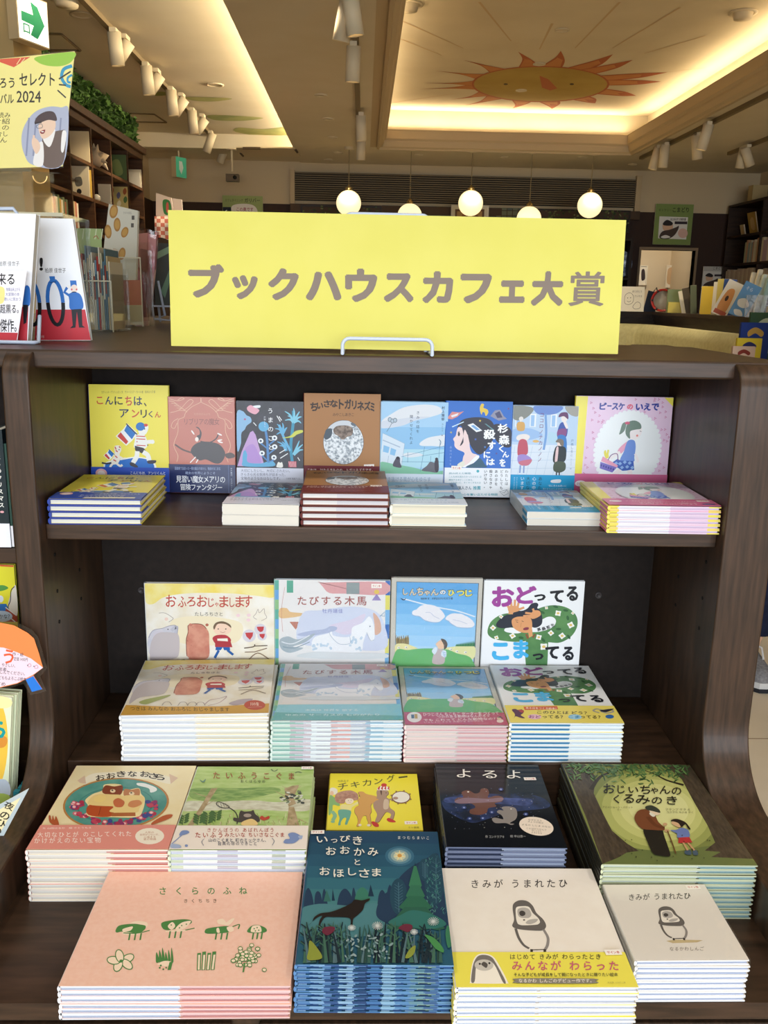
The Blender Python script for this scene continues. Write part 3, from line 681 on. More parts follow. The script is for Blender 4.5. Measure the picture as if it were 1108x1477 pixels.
# ---------------------------------------------------------------- bright blue book with the girl in profile
SV = [(555, 75), (1070, 75), (1055, 828), (552, 820)]
def art_sug(A):
    A.view(SV).full('2a6cc6')
    H, F = '2c2b3a', 'f0d6d4'
    A.blob('2a2936', [(920, 265), (980, 255), (1060, 300), (1066, 420), (1000, 430), (930, 360)])
    A.blob(F, [(640, 300), (660, 280), (730, 320), (740, 430), (760, 480), (800, 500), (740, 560), (690, 590), (690, 520), (700, 480), (650, 455), (625, 430), (622, 395), (612, 372), (632, 345)])
    A.blob('f4f5f8', [(690, 590), (735, 560), (795, 500), (815, 515), (760, 570), (720, 592)]); A.blob('2f5a72', [(715, 593), (780, 555), (820, 520), (860, 570), (868, 593)])
    A.blob(H, [(640, 290), (670, 230), (740, 205), (830, 202), (900, 225), (935, 290), (925, 360), (880, 440), (830, 490), (790, 480), (745, 420), (725, 350), (700, 300), (690, 350), (690, 400), (665, 425), (690, 350), (670, 270)])
    A.el(F, 717, 360, 10, 26); A.el('33303c', 655, 335, 8, 16); A.line('33303c', 4, [(645, 320), (660, 315)])
    A.blob('e6c548', [(812, 130), (825, 95), (845, 100), (840, 125), (872, 140), (878, 165), (860, 190), (850, 165), (835, 160), (825, 180)])
    A.poly('d98a86', [(560, 215), (600, 160), (650, 165), (690, 155), (640, 200), (600, 220)]); A.poly('e8e4ea', [(590, 190), (650, 170), (640, 190), (600, 205)])
    A.poly('8f90a6', [(895, 190), (930, 145), (970, 140), (1000, 190), (1025, 210), (960, 225)]); A.poly('4a4a6e', [(930, 170), (965, 150), (990, 200), (950, 205)])
    A.poly('eceff6', [(720, 262), (762, 248), (835, 305), (790, 318)]); A.poly('77a9dc', [(745, 268), (768, 262), (815, 298), (790, 303)])
    A.poly('c8e0f0', [(600, 275), (690, 235), (692, 242), (605, 282)]); A.poly('5f8f96', [(850, 250), (865, 252), (930, 300), (915, 300)])
    for x, y, c in ((816, 228, 'e6c548'), (784, 374, '4a68c0'), (1036, 130, '6f4a80'), (858, 434, '4a80c8'), (595, 322, 'b8b46a'), (948, 484, '5a4a8a')): A.poly(c, [(x + 11 * (1 if k % 2 == 0 else .42) * math.sin(k * PI / 5), y - 11 * (1 if k % 2 == 0 else .42) * math.cos(k * PI / 5)) for k in range(10)])
    A.blob('e4e2d0', [(650, 570), (690, 545), (705, 560), (690, 592), (660, 592)])
    W = 'f6f8fb'
    A.chars('杉森くんを殺すには', [(W, 953, 250, 1034, 322), (W, 963, 335, 1048, 415), (W, 966, 420, 1004, 474), (W, 994, 468, 1046, 515), (W, 972, 525, 1020, 587), (W, 845, 295, 936, 372), (W, 878, 390, 940, 456), (W, 848, 468, 900, 520), (W, 870, 524, 936, 576)], .05)
    A.column('8fb0e0', '長谷川まりる', 595, 425, 580, 19)
def band_sug(A):
    A.view(SV); K = '2f3340'
    for t, x, y1 in (('わたしは', 1029, 735), ('どうしても', 990, 768), ('あの子を', 949, 738), ('殺さなきゃ', 907, 762), ('いけない。', 866, 755)): A.column(K, t, x, 608, y1, 27, .012)
    for t, y, x1 in (('読み終えた瞬間、', 632, 760), ('こんな本を読みたかったのだと 泣', 658, 835), ('確信する本がここにある。', 682, 770), ('この出会いに、ぞくぞくする人は', 704, 830)): A.text('5f9aa6', t, 585, y, x1, y + 15)
    A.text('3a5a70', '金原瑞人さん', 600, 737, 760, 766, .012); A.text('3fa0b0', '推薦', 772, 737, 830, 767, .015); A.text('3fa0b0', '読む人の心を奮い立たせる物語', 590, 794, 962, 812, .01)
    A.el('4fb0bc', 806, 622, 11); A.line('7f8696', 3, [(975, 780), (1035, 765), (1045, 795), (1010, 812), (975, 780), (1012, 790), (1035, 765)])
B_SUG = Book('sug', .136, .197, .017, '2a6cc6', 'e6e8ee', ((0, 1, 'ece8dc'),), '2a6cc6', art=art_sug, band=(.0605, 'eef1f6'), band_art=band_sug, stickers=((.175, .305, .021, .009, 0),), rough=.35)

# ---------------------------------------------------------------- pale blue paperback with people in a street
CV = [(38, 110), (445, 110), (442, 672), (38, 672)]
def art_kok(A):
    A.view(CV).full('bfd6ee'); A.rect('dfe8f2', 38, 350, 444, 540)
    for x in range(60, 444, 55): A.line('b8cce0', 2, [(x, 360), (x - 30, 535)])
    for y in (400, 450, 500): A.line('b8cce0', 2, [(40, y), (442, y - 12)])
    for x in (55, 145, 275): A.rect('eef2f6', x, 160, x + 38, 240); A.rect('9fc4ea', x + 6, 168, x + 28, 236)
    A.blob('8a8d86', [(40, 112), (120, 114), (165, 130), (140, 170), (90, 200), (40, 190)], 4); A.blob('6f8fd0', [(170, 112), (340, 112), (320, 150), (260, 165), (190, 160)], 4); A.blob('a6a39a', [(360, 112), (443, 112), (443, 170), (390, 160)], 4)
    A.line('7aa4da', 14, [(240, 160), (250, 280), (240, 380)], True); A.blob('9fc0e8', [(40, 260), (150, 250), (230, 290), (150, 320), (40, 330)])
    A.blob('b8d8ea', [(270, 270), (330, 290), (330, 340), (270, 330)]); A.el('e8b86a', 188, 328, 20, 8); A.blob('d8a860', [(68, 215), (110, 215), (112, 262), (70, 262)]); A.el('e6e0da', 90, 192, 14, 14)
    A.blob('efe6e0', [(65, 310), (80, 290), (125, 285), (150, 300), (130, 325), (80, 325)]); A.blob('c4586a', [(85, 325), (130, 325), (142, 400), (110, 418), (78, 410)])
    A.blob('a58fd0', [(85, 415), (130, 412), (168, 440), (150, 475), (100, 475), (80, 450)]); A.blob('d0788a', [(90, 455), (168, 440), (150, 476), (105, 478)]); A.line('8aa0d0', 9, [(100, 478), (98, 525)]); A.line('8aa0d0', 9, [(122, 478), (122, 525)])
    A.el('f0e4e0', 358, 185, 20, 24); A.blob('6a3f6a', [(322, 178), (335, 152), (375, 150), (382, 190), (355, 172)]); A.blob('3f58a8', [(330, 225), (355, 208), (382, 230), (375, 300), (320, 298)]); A.blob('8a4f86', [(325, 255), (374, 250), (370, 295), (322, 292)])
    A.blob('3f7fc4', [(322, 298), (374, 298), (382, 400), (350, 410)]); A.blob('f2e6e2', [(345, 190), (370, 205), (385, 240), (372, 245)])
    A.el('f2ded6', 338, 340, 16, 20); A.blob('7f756a', [(312, 330), (330, 310), (360, 320), (362, 355), (345, 350), (335, 335)]); A.blob('2a3438', [(312, 365), (345, 355), (378, 370), (380, 440), (345, 462), (302, 450)])
    A.blob('e8c8c8', [(318, 370), (332, 366), (328, 455), (314, 452)]); A.blob('4f5a4a', [(315, 455), (375, 455), (382, 500), (345, 520), (308, 505)]); A.line('4a3f44', 8, [(328, 515), (328, 560)]); A.line('4a3f44', 8, [(346, 515), (346, 560)]); A.blob('e8eaee', [(300, 560), (355, 558), (352, 582), (300, 580)])
    A.column('80406e', 'ココロノナカノノノ', 218, 148, 458, 30); A.column('6f84a8', '戸森しるこ', 416, 310, 420, 18); A.column('8a9ab4', 'カシワイ 絵', 416, 430, 500, 10)
def band_kok(A):
    A.view(CV).blob('e8eaee', [(300, 566), (355, 562), (352, 582), (300, 582)])
    for t, x, c in (('あなた', 228, '203a50'), ('心の中', 190, 'f2f8fb'), ('大切な', 152, '203a50'), ('います', 116, 'f2f8fb')): A.column(c, t, x, 545, 630, 26)
    for x, t in ((82, 'わたしの心のなか'), (66, 'あなたの心のなか')): A.column('cfeaf6', t, x, 550, 628, 9)
    A.text('d8f0fa', '”目に見えぬ思いに', 278, 596, 395, 608); A.text('d8f0fa', '寄りそう心にしみる物語の中のうた', 248, 616, 432, 627)
B_KOK = Book('kok', .135, .190, .0128, 'bfd6ee', 'e6eaea', ((0, 1, 'ece8de'),), 'd8e0e4', hard=False, art=art_kok, band=(.0465, '2a9fd2'), band_art=band_kok, stickers=((.89, .225, .0215, .0095, 2),), side='dfe6e8')

# ---------------------------------------------------------------- pink book with the walking girl
PV = [(448, 30), (1058, 30), (1078, 672), (458, 672)]
def art_pis(A):
    A.view(PV).full('e8cbe2'); A.rect('f1e45c', 448, 30, 520, 676)
    rg = random.Random(3)
    for _ in range(150):
        x, y = rg.uniform(530, 1060), rg.uniform(40, 545)
        if ((x - 800) / 222) ** 2 + ((y - 365) / 262) ** 2 < 1 or (590 < x < 985 and 55 < y < 120): continue
        for k in range(3): A.el('d08ab0', x + 5 * math.cos(k * 2.1), y + 5 * math.sin(k * 2.1), 3.6, 3.6, n=7)
    for k in range(46):
        a = k * 2 * PI / 46; A.el('f0f3f4', 800 + 205 * math.cos(a), 365 + 240 * math.sin(a), 16, 16, n=10)
    A.el('f0f4f4', 800, 365, 207, 242, n=40)
    N, R_ = '2c3f98', 'e0607a'
    A.chars('ピースケのいえで', [(N, 597, 68, 640, 112), (N, 645, 84, 672, 92), (N, 676, 70, 715, 112), (N, 716, 68, 755, 112), (R_, 770, 75, 808, 108), (N, 825, 72, 872, 112), (N, 876, 68, 920, 112), (N, 924, 68, 972, 112)], .05)
    A.poly('f1e45c', [(1000, 32), (1058, 32), (1060, 85)])
    S, HR = 'f3ebea', '6f8578'
    A.blob(S, [(790, 230), (800, 285), (840, 295), (870, 275), (880, 240), (870, 210), (830, 200)]); A.blob(HR, [(775, 225), (790, 185), (830, 176), (865, 195), (872, 225), (840, 232), (805, 245), (808, 290), (780, 265)])
    A.blob(HR, [(775, 190), (752, 195), (742, 235), (738, 265), (768, 240)]); A.el('d05a78', 782, 192, 16, 9); A.el('e88a80', 852, 270, 7); A.line('555566', 3, [(865, 240), (876, 244)])
    A.blob('eba6c0', [(800, 305), (815, 320), (790, 350), (760, 385), (737, 368), (765, 330)]); A.blob('6f92d8', [(795, 305), (835, 300), (850, 340), (848, 405), (845, 435), (760, 435), (778, 370)])
    A.line(S, 17, [(752, 375), (725, 395), (695, 420)], True); A.line(S, 15, [(850, 385), (865, 410), (875, 440)], True)
    A.poly('3f62b8', [(762, 430), (845, 432), (856, 490), (780, 496), (700, 450), (740, 420)])
    for x, y in ((760, 450), (790, 440), (822, 445), (775, 475), (808, 470), (842, 475), (735, 448)): A.poly('8fb4e4', [(x, y - 12), (x + 13, y), (x, y + 12), (x - 13, y)])
    A.line(S, 30, [(765, 490), (735, 520), (712, 560), (700, 640)], True); A.line(S, 30, [(825, 490), (835, 540), (840, 640)], True); A.line('8a9ad8', 30, [(728, 525), (705, 570)], True); A.line('8a9ad8', 30, [(830, 600), (836, 640)])
    A.poly('e8a0b8', [(645, 405), (748, 462), (742, 478), (636, 436)]); A.poly('7f74c4', [(632, 440), (742, 475), (715, 508), (632, 482)]); A.line('8a5a88', 5, [(680, 430), (700, 395), (735, 388), (745, 430)], True)
    A.blob('e8dc5a', [(655, 400), (650, 375), (660, 365), (668, 385), (672, 362), (682, 368), (680, 390), (684, 410), (668, 418)])
    for x in range(640, 735, 16): A.el('4a4a98', x, 462 + (x - 640) * .32, 5, 8, n=8)
def band_pis(A):
    A.view(PV).text('fbeef4', 'ピースケが みどりちゃんのいえに やってきたわけは――', 575, 568, 1000, 584, .012)
    A.el('f4eaf0', 515, 582, 36, 20); A.text('8a5a90', 'かわいい', 492, 574, 538, 590); A.text('fbeef4', 'はじめて読む ちいさな物語の本', 640, 608, 960, 626, .012); A.text('fbeef4', 'こんなふうにはじまります', 640, 634, 960, 650, .01)
    A.el('3a3f8a', 1020, 635, 38, 15); A.text('dfe4f8', 'おはなし', 996, 630, 1044, 640)
B_PIS = Book('pis', .2005, .211, .0079, 'e8cbe2', ((0, .09, 'efe262'), (.09, .55, 'eceef6'), (.55, .89, 'e3cfe6'), (.89, 1, 'efe262')), ((0, .08, 'efe262'), (.08, .55, 'eef0f8'), (.55, 1, 'e3d2ea')), 'ecd64c', art=art_pis, band=(.050, 'd46a94'), band_art=band_pis, stickers=((.90, .175, .0225, .0095, 2),), coat=.35, side='d9a8c4')

# ---------------------------------------------------------------- landscape book: bath time with a hippo and a boy
FV = [(40, 85), (1025, 95), (1030, 1010), (92, 1010)]; FV2 = [(275, 58), (1090, 36), (1000, 378), (58, 402)]
def art_ofu(A):
    A.view(FV).full(M2('f3efe6', 'e9dfc8', 26, .35, .1, 'watercolour_cream'))
    A.blob(M2('efd75e', 'f2e6a0', 22, .35, .1, 'watercolour_yellow'), [(42, 88), (1024, 98), (1024, 200), (900, 190), (700, 170), (400, 168), (200, 200), (110, 260), (52, 240)])
    A.blob('f0e4c4', [(250, 400), (400, 360), (600, 370), (780, 420), (760, 560), (600, 600), (350, 590), (260, 520)])
    R_ = 'bf4b3f'
    A.chars('おふろおじゃまします', [(R_, 205, 182, 285, 284), (R_, 298, 195, 362, 286), (R_, 366, 200, 432, 280), (R_, 442, 186, 522, 282), (R_, 528, 208, 572, 284), (R_, 578, 244, 606, 280), (R_, 612, 190, 682, 286), (R_, 690, 206, 728, 284), (R_, 734, 192, 800, 284), (R_, 796, 186, 862, 286)], .012)
    A.row('4a4742', 'たしろちさと', 424, 326, 644, 360)
    A.blob(M2('c8c8d4', 'd8d4da', 60, .35, .1, 'watercolour_grey'), [(75, 540), (110, 480), (180, 462), (240, 440), (285, 440), (298, 490), (285, 540), (300, 600), (290, 690), (110, 690), (75, 620)])
    A.line('c0c0cc', 26, [(250, 480), (290, 450), (280, 520)], True); A.poly('f4f2ea', [(240, 600), (275, 560), (282, 575), (255, 605)])
    A.line('8a7a78', 3, [(155, 335), (200, 335), (255, 370), (262, 385), (230, 410)], True); A.el('f0d2c4', 212, 385, 14)
    A.line('9a94a4', 4, [(80, 540), (112, 480), (182, 462), (240, 440), (286, 440), (298, 490), (285, 540)], True); A.blob('d2ccd6', [(120, 500), (175, 480), (205, 520), (190, 580), (140, 590), (112, 550)]); A.el('4a4450', 225, 470, 5)
    P = M2('c8806e', 'd89a84', 50, .35, .1, 'watercolour_terracotta')
    A.blob(P, [(375, 440), (410, 425), (480, 430), (518, 470), (520, 510), (525, 570), (500, 630), (440, 690), (370, 690), (365, 560), (375, 490)]); A.line('8a4a40', 3, [(385, 510), (430, 522), (510, 520)], True)
    A.blob('cf8f78', [(380, 470), (420, 450), (500, 455), (522, 490), (510, 512), (430, 515), (382, 505)]); A.el('8a4a40', 495, 478, 6, 5); A.el('8a4a40', 470, 474, 6, 5); A.el('3a2a28', 412, 455, 6); A.line('7a3e34', 5, [(375, 440), (410, 424), (480, 429), (518, 470), (522, 510), (526, 570), (500, 632)], True); A.line('7a3e34', 5, [(375, 440), (378, 490), (364, 560), (370, 690)], True); A.line('7a3e34', 6, [(383, 512), (440, 524), (512, 518)], True); A.el('b86f5c', 520, 432, 12, 12); A.line('8a4a40', 4, [(372, 560), (400, 600), (440, 590)], True); A.line('8a4a40', 4, [(440, 688), (450, 640), (470, 690)], True); A.poly('f2eee2', [(418, 548), (495, 540), (500, 585), (420, 592)]); A.line(P, 34, [(400, 560), (380, 610)]); A.el('c8806e', 396, 432, 14, 12)
    A.blob('f2d2bc', [(570, 440), (610, 415), (665, 415), (700, 450), (695, 490), (650, 515), (600, 510), (572, 480)]); A.blob('75604c', [(568, 445), (590, 412), (640, 402), (690, 425), (702, 455), (660, 425), (600, 425), (576, 470)])
    A.el('3a3a3a', 605, 465, 5); A.el('3a3a3a', 662, 465, 5); A.line('a05a48', 3, [(620, 488), (640, 495), (658, 488)], True)
    A.blob('b8404a', [(562, 545), (590, 518), (660, 515), (700, 550), (690, 580), (640, 590), (590, 590)]); A.poly('f2eee2', [(598, 545), (675, 542), (680, 580), (600, 582)])
    A.poly('2a63b0', [(590, 590), (690, 588), (695, 640), (650, 640), (640, 615), (625, 640), (585, 640)])
    A.line('9a8a88', 3, [(895, 385), (870, 365), (890, 335), (905, 300), (915, 330), (950, 295), (955, 335), (970, 370), (930, 395)], True)
    for x, y in ((755, 352), (835, 350), (832, 390)): A.el('f0d2d8', x, y, 15, 13)
    for x, y, s in ((838, 520, 1), (922, 468, .9), (935, 522, .7)):
        A.el('d6d2dc', x, y, 50 * s, 52 * s); A.poly('c2474c', [(x - 30 * s, y - 25 * s), (x + 30 * s, y - 28 * s), (x + 26 * s, y + 2), (x + 6, y + 34 * s), (x - 22 * s, y + 4)])
    A.line('5a4a3c', 8, [(800, 622), (870, 610), (880, 590)], True); A.line('5a4a3c', 7, [(880, 605), (975, 600)], True)
    A.view(FV2)
    A.blob('c6bcbe', [(190, 230), (260, 195), (370, 190), (400, 200), (370, 250), (330, 270), (200, 290), (130, 330), (150, 280)]); A.blob(P, [(480, 175), (600, 172), (595, 215), (560, 262), (440, 270), (430, 262), (470, 230)])
    A.line('2f63a8', 16, [(650, 235), (610, 260)]); A.line('2f63a8', 16, [(710, 232), (745, 246)]); A.poly('b04048', [(640, 205), (745, 205), (750, 222), (630, 225)])
    A.blob('a8b070', [(190, 320), (240, 300), (380, 272), (385, 280), (300, 310), (230, 332)]); A.line('b89aa0', 4, [(600, 330), (640, 300), (700, 290), (745, 275), (735, 290), (690, 318), (620, 336)], True); A.blob('b8aab4', [(755, 320), (830, 295), (910, 290), (880, 310), (800, 332)])
    A.line('8a7460', 6, [(830, 235), (900, 232), (990, 218)]); A.line('8a7460', 7, [(840, 262), (920, 235), (1000, 255)], True)
    for x in (360, 460, 520, 570): A.line('8a7a80', 3, [(x - 30, 338), (x - 10, 318), (x + 20, 316), (x + 32, 335)], True)
    A.poly('d2a24c', [(106, 338), (360, 345), (700, 340), (1012, 318), (1000, 378), (58, 402)])
    A.text('3a3428', 'つぎは みんなの おふろに おじゃまします', 130, 346, 752, 372); A.el('c0503f', 918, 330, 68, 31, -2); A.text('f0d8c8', '川の音', 890, 312, 945, 334, .02); A.line('f0d8c8', 2, [(872, 345), (962, 340)])
B_OFU = Book('ofu', .280, .262, .0103, 'f3efe6', 'eef0f4', ((0, .5, 'e9edf5'), (.5, 1, 'f1efe9')), 'eef0f4', art=art_ofu, coat=.3, side='d9ad62', inner=((.0, .5, 'dfe6f0'), (.5, 1, 'efe2c2')))

# ---------------------------------------------------------------- wrapped landscape book: the wooden horse
BV = [(55, 50), (950, 60), (938, 1000), (66, 1000)]; BV2 = [(150, 675), (1005, 675), (1040, 1125), (38, 1125)]
def art_tab(A):
    A.view(BV).full('e8e6e6')
    for k in range(12): A.rect(('5fb0a0', '6aa6dc', '8fc08a')[k % 3], 55, 55 + k * 80, 88, 55 + (k + 1) * 80)
    for k in range(8): A.rect(('3f6fb8', 'e0d870', '7fb4e0')[k % 3], 912, 60 + k * 118, 948, 60 + (k + 1) * 118)
    A.rect('5aa892', 150, 58, 200, 158); A.blob('dba3a6', [(400, 70), (440, 75), (915, 72), (912, 172), (600, 165), (480, 160), (430, 110)], 3); A.rect('8e9a9c', 612, 74, 712, 168)
    A.blob('e2bd8c', [(95, 290), (150, 285), (180, 315), (270, 325), (265, 345), (180, 362), (95, 362)]); A.poly('c08070', [(172, 396), (262, 396), (220, 460)]); A.poly('9a8ac0', [(845, 165), (808, 220), (880, 220)]); A.el('e0c060', 845, 150, 20, 18)
    A.blob('cfd6ea', [(270, 330), (420, 300), (640, 270), (820, 300), (900, 400), (905, 620), (500, 600), (240, 560)]); A.blob('d9d0e4', [(480, 430), (640, 380), (760, 330), (700, 450), (600, 500)])
    A.blob('b0bad6', [(230, 500), (330, 470), (440, 455), (490, 430), (540, 440), (520, 470), (400, 500), (300, 515)]); A.blob('d8ae9a', [(820, 320), (870, 380), (880, 470), (835, 500), (830, 420)])
    A.blob('eef0f4', [(370, 520), (470, 490), (500, 475), (520, 510), (640, 515), (660, 440), (740, 400), (790, 350), (825, 420), (830, 530), (800, 550), (770, 490), (745, 560), (720, 640), (560, 640), (370, 640), (345, 580)])
    A.blob('a9b6bf', [(95, 545), (160, 515), (240, 540), (370, 490), (300, 560), (200, 600), (280, 610), (180, 650), (110, 620)]); A.line('dfe4ea', 8, [(110, 560), (200, 575), (330, 505)], True); A.line('7f95a4', 6, [(120, 600), (210, 610), (330, 560)], True)
    rg = random.Random(4)
    for _ in range(34):
        x, y = (rg.uniform(345, 500), rg.uniform(575, 625)) if rg.random() < .55 else (rg.uniform(635, 735), rg.uniform(520, 630)); A.el('9fc0da', x, y, 8); A.el('f0f3f6', x, y, 4)
    A.line('9aaac0', 3, [(480, 480), (500, 520), (560, 575), (640, 570), (640, 515)], True); A.line('8f9cb4', 3, [(770, 480), (800, 545), (828, 540)], True); A.el('667090', 795, 430, 5)
    A.blob('d8dde0', [(230, 680), (360, 640), (600, 645), (900, 650), (905, 690), (500, 700)]); A.line('c07068', 2, [(135, 110), (110, 300), (120, 480)], True); A.line('7fa8c4', 5, [(870, 350), (910, 310), (905, 350), (875, 340)])
    A.row('a35a56', 'たびする木馬', 222, 188, 776, 262, .012); A.row('8b8fc4', '牡丹靖佳', 424, 290, 588, 324)
    A.view(BV2); A.poly('8fd0e2', [(100, 1000), (1030, 995), (1040, 1122), (40, 1124)]); A.poly('6ab4b8', [(70, 1060), (1035, 1090), (1040, 1124), (38, 1125)])
    A.text('e4f4fa', '木馬は 世界を 旅する', 300, 1035, 700, 1052); A.text('e4f4fa', 'ゆめの サーカスの ものがたり', 150, 1072, 860, 1090)
B_TAB = Book('tab', .252, .272, .0093, 'dfe6ee', ((0, .14, 'd6e6de'), (.14, .3, 'c8b8c4'), (.3, .45, 'e6ecf0'), (.45, .6, 'd8a8a8'), (.6, .75, 'aab4c8'), (.75, 1, 'e6ecf2')),
             ((0, .18, 'c4dcd8'), (.18, .34, 'e8ecf2'), (.34, .5, 'd2cfda'), (.5, .72, 'eceff4'), (.72, .85, 'bcd4e4'), (.85, 1, 'eef0f4')), '6fb4aa', art=art_tab, wrap=True, stickers=((.88, .955, .0225, .0098, 1),), coat=.3, inner=((0, .25, '8fc4b8'), (.25, .7, 'dfe8ee'), (.7, 1, '9fc8dc')))

# ---------------------------------------------------------------- wrapped book: boy looking up at sheep clouds
NV = [(80, 50), (1025, 75), (988, 1390), (48, 1390)]; NV2 = [(75, 45), (885, 62), (1052, 632), (95, 606)]
def art_shi(A):
    A.view(NV).full('c9c4ba'); A.poly('5a666c', [(122, 92), (985, 122), (940, 1310), (98, 1310)])
    for k in range(8):
        c = ('5fa6e0', '6db0e6', '7ab9ea', '88c2ee', '97caf1', 'a5d1f3', 'b3d8f5', 'bfddf4')[k]; y0, y1 = 98 + k * 118, 98 + (k + 1) * 118
        A.poly(c, [(127 - k * 2.5, y0 + (0 if k else 0)), (978 - k * 5, y0 + 29), (978 - (k + 1) * 5, y1 + 29), (127 - (k + 1) * 2.5, y1)])
    A.line('dce6f2', 14, [(200, 285), (520, 375), (760, 425), (950, 490)], True, taper=False); A.blob('3a4a66', [(165, 275), (200, 290), (222, 278), (210, 300), (185, 298)])
    def cloud(pts, c, dx=0, dy=0): A.blob(c, [(x + dx, y + dy) for x, y in pts])
    c1 = [(290, 450), (330, 410), (380, 365), (450, 350), (540, 370), (600, 420), (635, 480), (610, 515), (570, 545), (500, 545), (420, 520), (370, 480), (320, 470)]; c2 = [(640, 510), (680, 465), (740, 450), (830, 470), (900, 510), (945, 570), (920, 605), (850, 610), (770, 600), (700, 560), (680, 535)]
    for c in (c1, c2): cloud(c, '9db8dc', -4, 8); cloud(c, 'eae8ee')
    for x, y, rx, ry in ((340, 440, 52, 34), (430, 400, 70, 48), (520, 420, 66, 46), (590, 480, 44, 32), (500, 500, 70, 40), (700, 500, 52, 34), (780, 500, 72, 46), (870, 550, 62, 40), (800, 570, 66, 36)): A.el('eae8ee', x, y, rx, ry)
    A.line('c2c8dc', 6, [(430, 440), (480, 440), (520, 480), (580, 510)], True); A.line('c2c8dc', 6, [(720, 520), (800, 540), (870, 570)], True)
    for k in range(26): x = 120 + k * 5.4; A.line(('8a7a58', 'a89668', '6f6248')[k % 3], 7, [(x, 795), (x + (k % 5 - 2) * 2, 690 + (k * 37 % 50))])
    A.blob('e8dfa4', [(112, 800), (180, 785), (260, 800), (350, 850), (200, 880), (112, 890)]); A.blob('e6e2a6', [(640, 850), (700, 825), (940, 812), (938, 960), (800, 930)])
    for k in range(14): x = 760 + k * 14; A.poly(('4f8a5a', '3f7a58')[k % 2], [(x - 12, 818), (x, 790 - k * 3), (x + 14, 818)])
    A.blob('6fb873', [(108, 885), (250, 860), (400, 842), (640, 850), (760, 895), (930, 975), (935, 1310), (100, 1310)])
    for x, y in ((145, 832), (225, 828), (765, 875), (855, 885), (700, 850)): A.el('f2efe6', x, y, 15, 13); A.el('57524c', x + 4, y + 2, 6, 5)
    A.blob('f0c8a8', [(545, 790), (570, 760), (610, 745), (640, 790), (625, 840), (580, 850), (560, 830)]); A.blob('5a4f48', [(595, 735), (640, 745), (665, 790), (655, 835), (630, 850), (625, 800)]); A.el('f0c8a8', 552, 795, 12, 14)
    A.blob('c9b8b8', [(545, 850), (610, 850), (635, 880), (628, 1010), (510, 1010), (520, 900)]); A.blob('dfe8f2', [(500, 870), (535, 825), (560, 850), (530, 910)]); A.blob('dfe8f2', [(610, 870), (650, 870), (650, 940), (600, 920)])
    for k in range(3): A.line('6f9ed0', 5, [(612 + k * 6, 880 + k * 20), (648, 895 + k * 20)])
    G, Y = ('9aa9b8', 'e9e27a')
    xs = [(190, 172, 246, 242), (258, 172, 336, 248), (338, 160, 408, 250), (412, 192, 478, 250), (482, 178, 568, 250), (580, 190, 642, 240), (664, 190, 735, 258), (752, 196, 838, 258), (842, 190, 918, 266)]
    for i, (ch, (a, b, c, d)) in enumerate(zip('しんちゃんのひつじ', xs)): A.text('56504c', ch, a - 3, b - 3, c + 3, d + 3, .07)
    for i, (ch, (a, b, c, d)) in enumerate(zip('しんちゃんのひつじ', xs)): A.text('dccfb6' if i < 5 else ('f4f4f0' if i == 5 else 'f0e86a'), ch, a + 2, b + 2, c - 2, d - 2, .035)
    A.text('3a4a5c', '林木林 文　すぎはらけいたろう 絵', 380, 270, 715, 296, .01)
    A.view(NV2); 
def band_shi(A):
    A.view(NV2).el('f4eff0', 183, 538, 68, 50); A.rect('5a7a98', 155, 512, 182, 550); A.rect('c8a860', 186, 508, 212, 552)
    A.text('fbf0f2', 'ひつじさん もこもこ セーターを つくって', 265, 498, 968, 530, .01); A.text('fbf0f2', 'つののある動物はなんだろう', 395, 526, 880, 552, .01); A.text('fbf0f2', 'でも これって どんな動物なの？', 265, 556, 935, 580, .012); A.text('f0d8dc', 'いっしょに そらを みあげる ものがたり', 270, 580, 820, 597)
    A.el('f0ded6', 978, 592, 32, 18); A.el('e8c8ac', 968, 565, 20, 17); A.blob('5a4a44', [(950, 555), (985, 548), (1010, 572), (985, 562)])
B_SHI = Book('shi', .198, .279, .0094, 'c9c4ba', 'e6d4d4', ((0, .5, 'efece4'), (.5, 1, 'ead6d6')), 'd4cabc', art=art_shi, band=(.052, 'c25a74'), band_art=band_shi, wrap=True, coat=.25, inner=((0, .5, 'e8d0d0'), (.5, 1, 'd89aa4')))

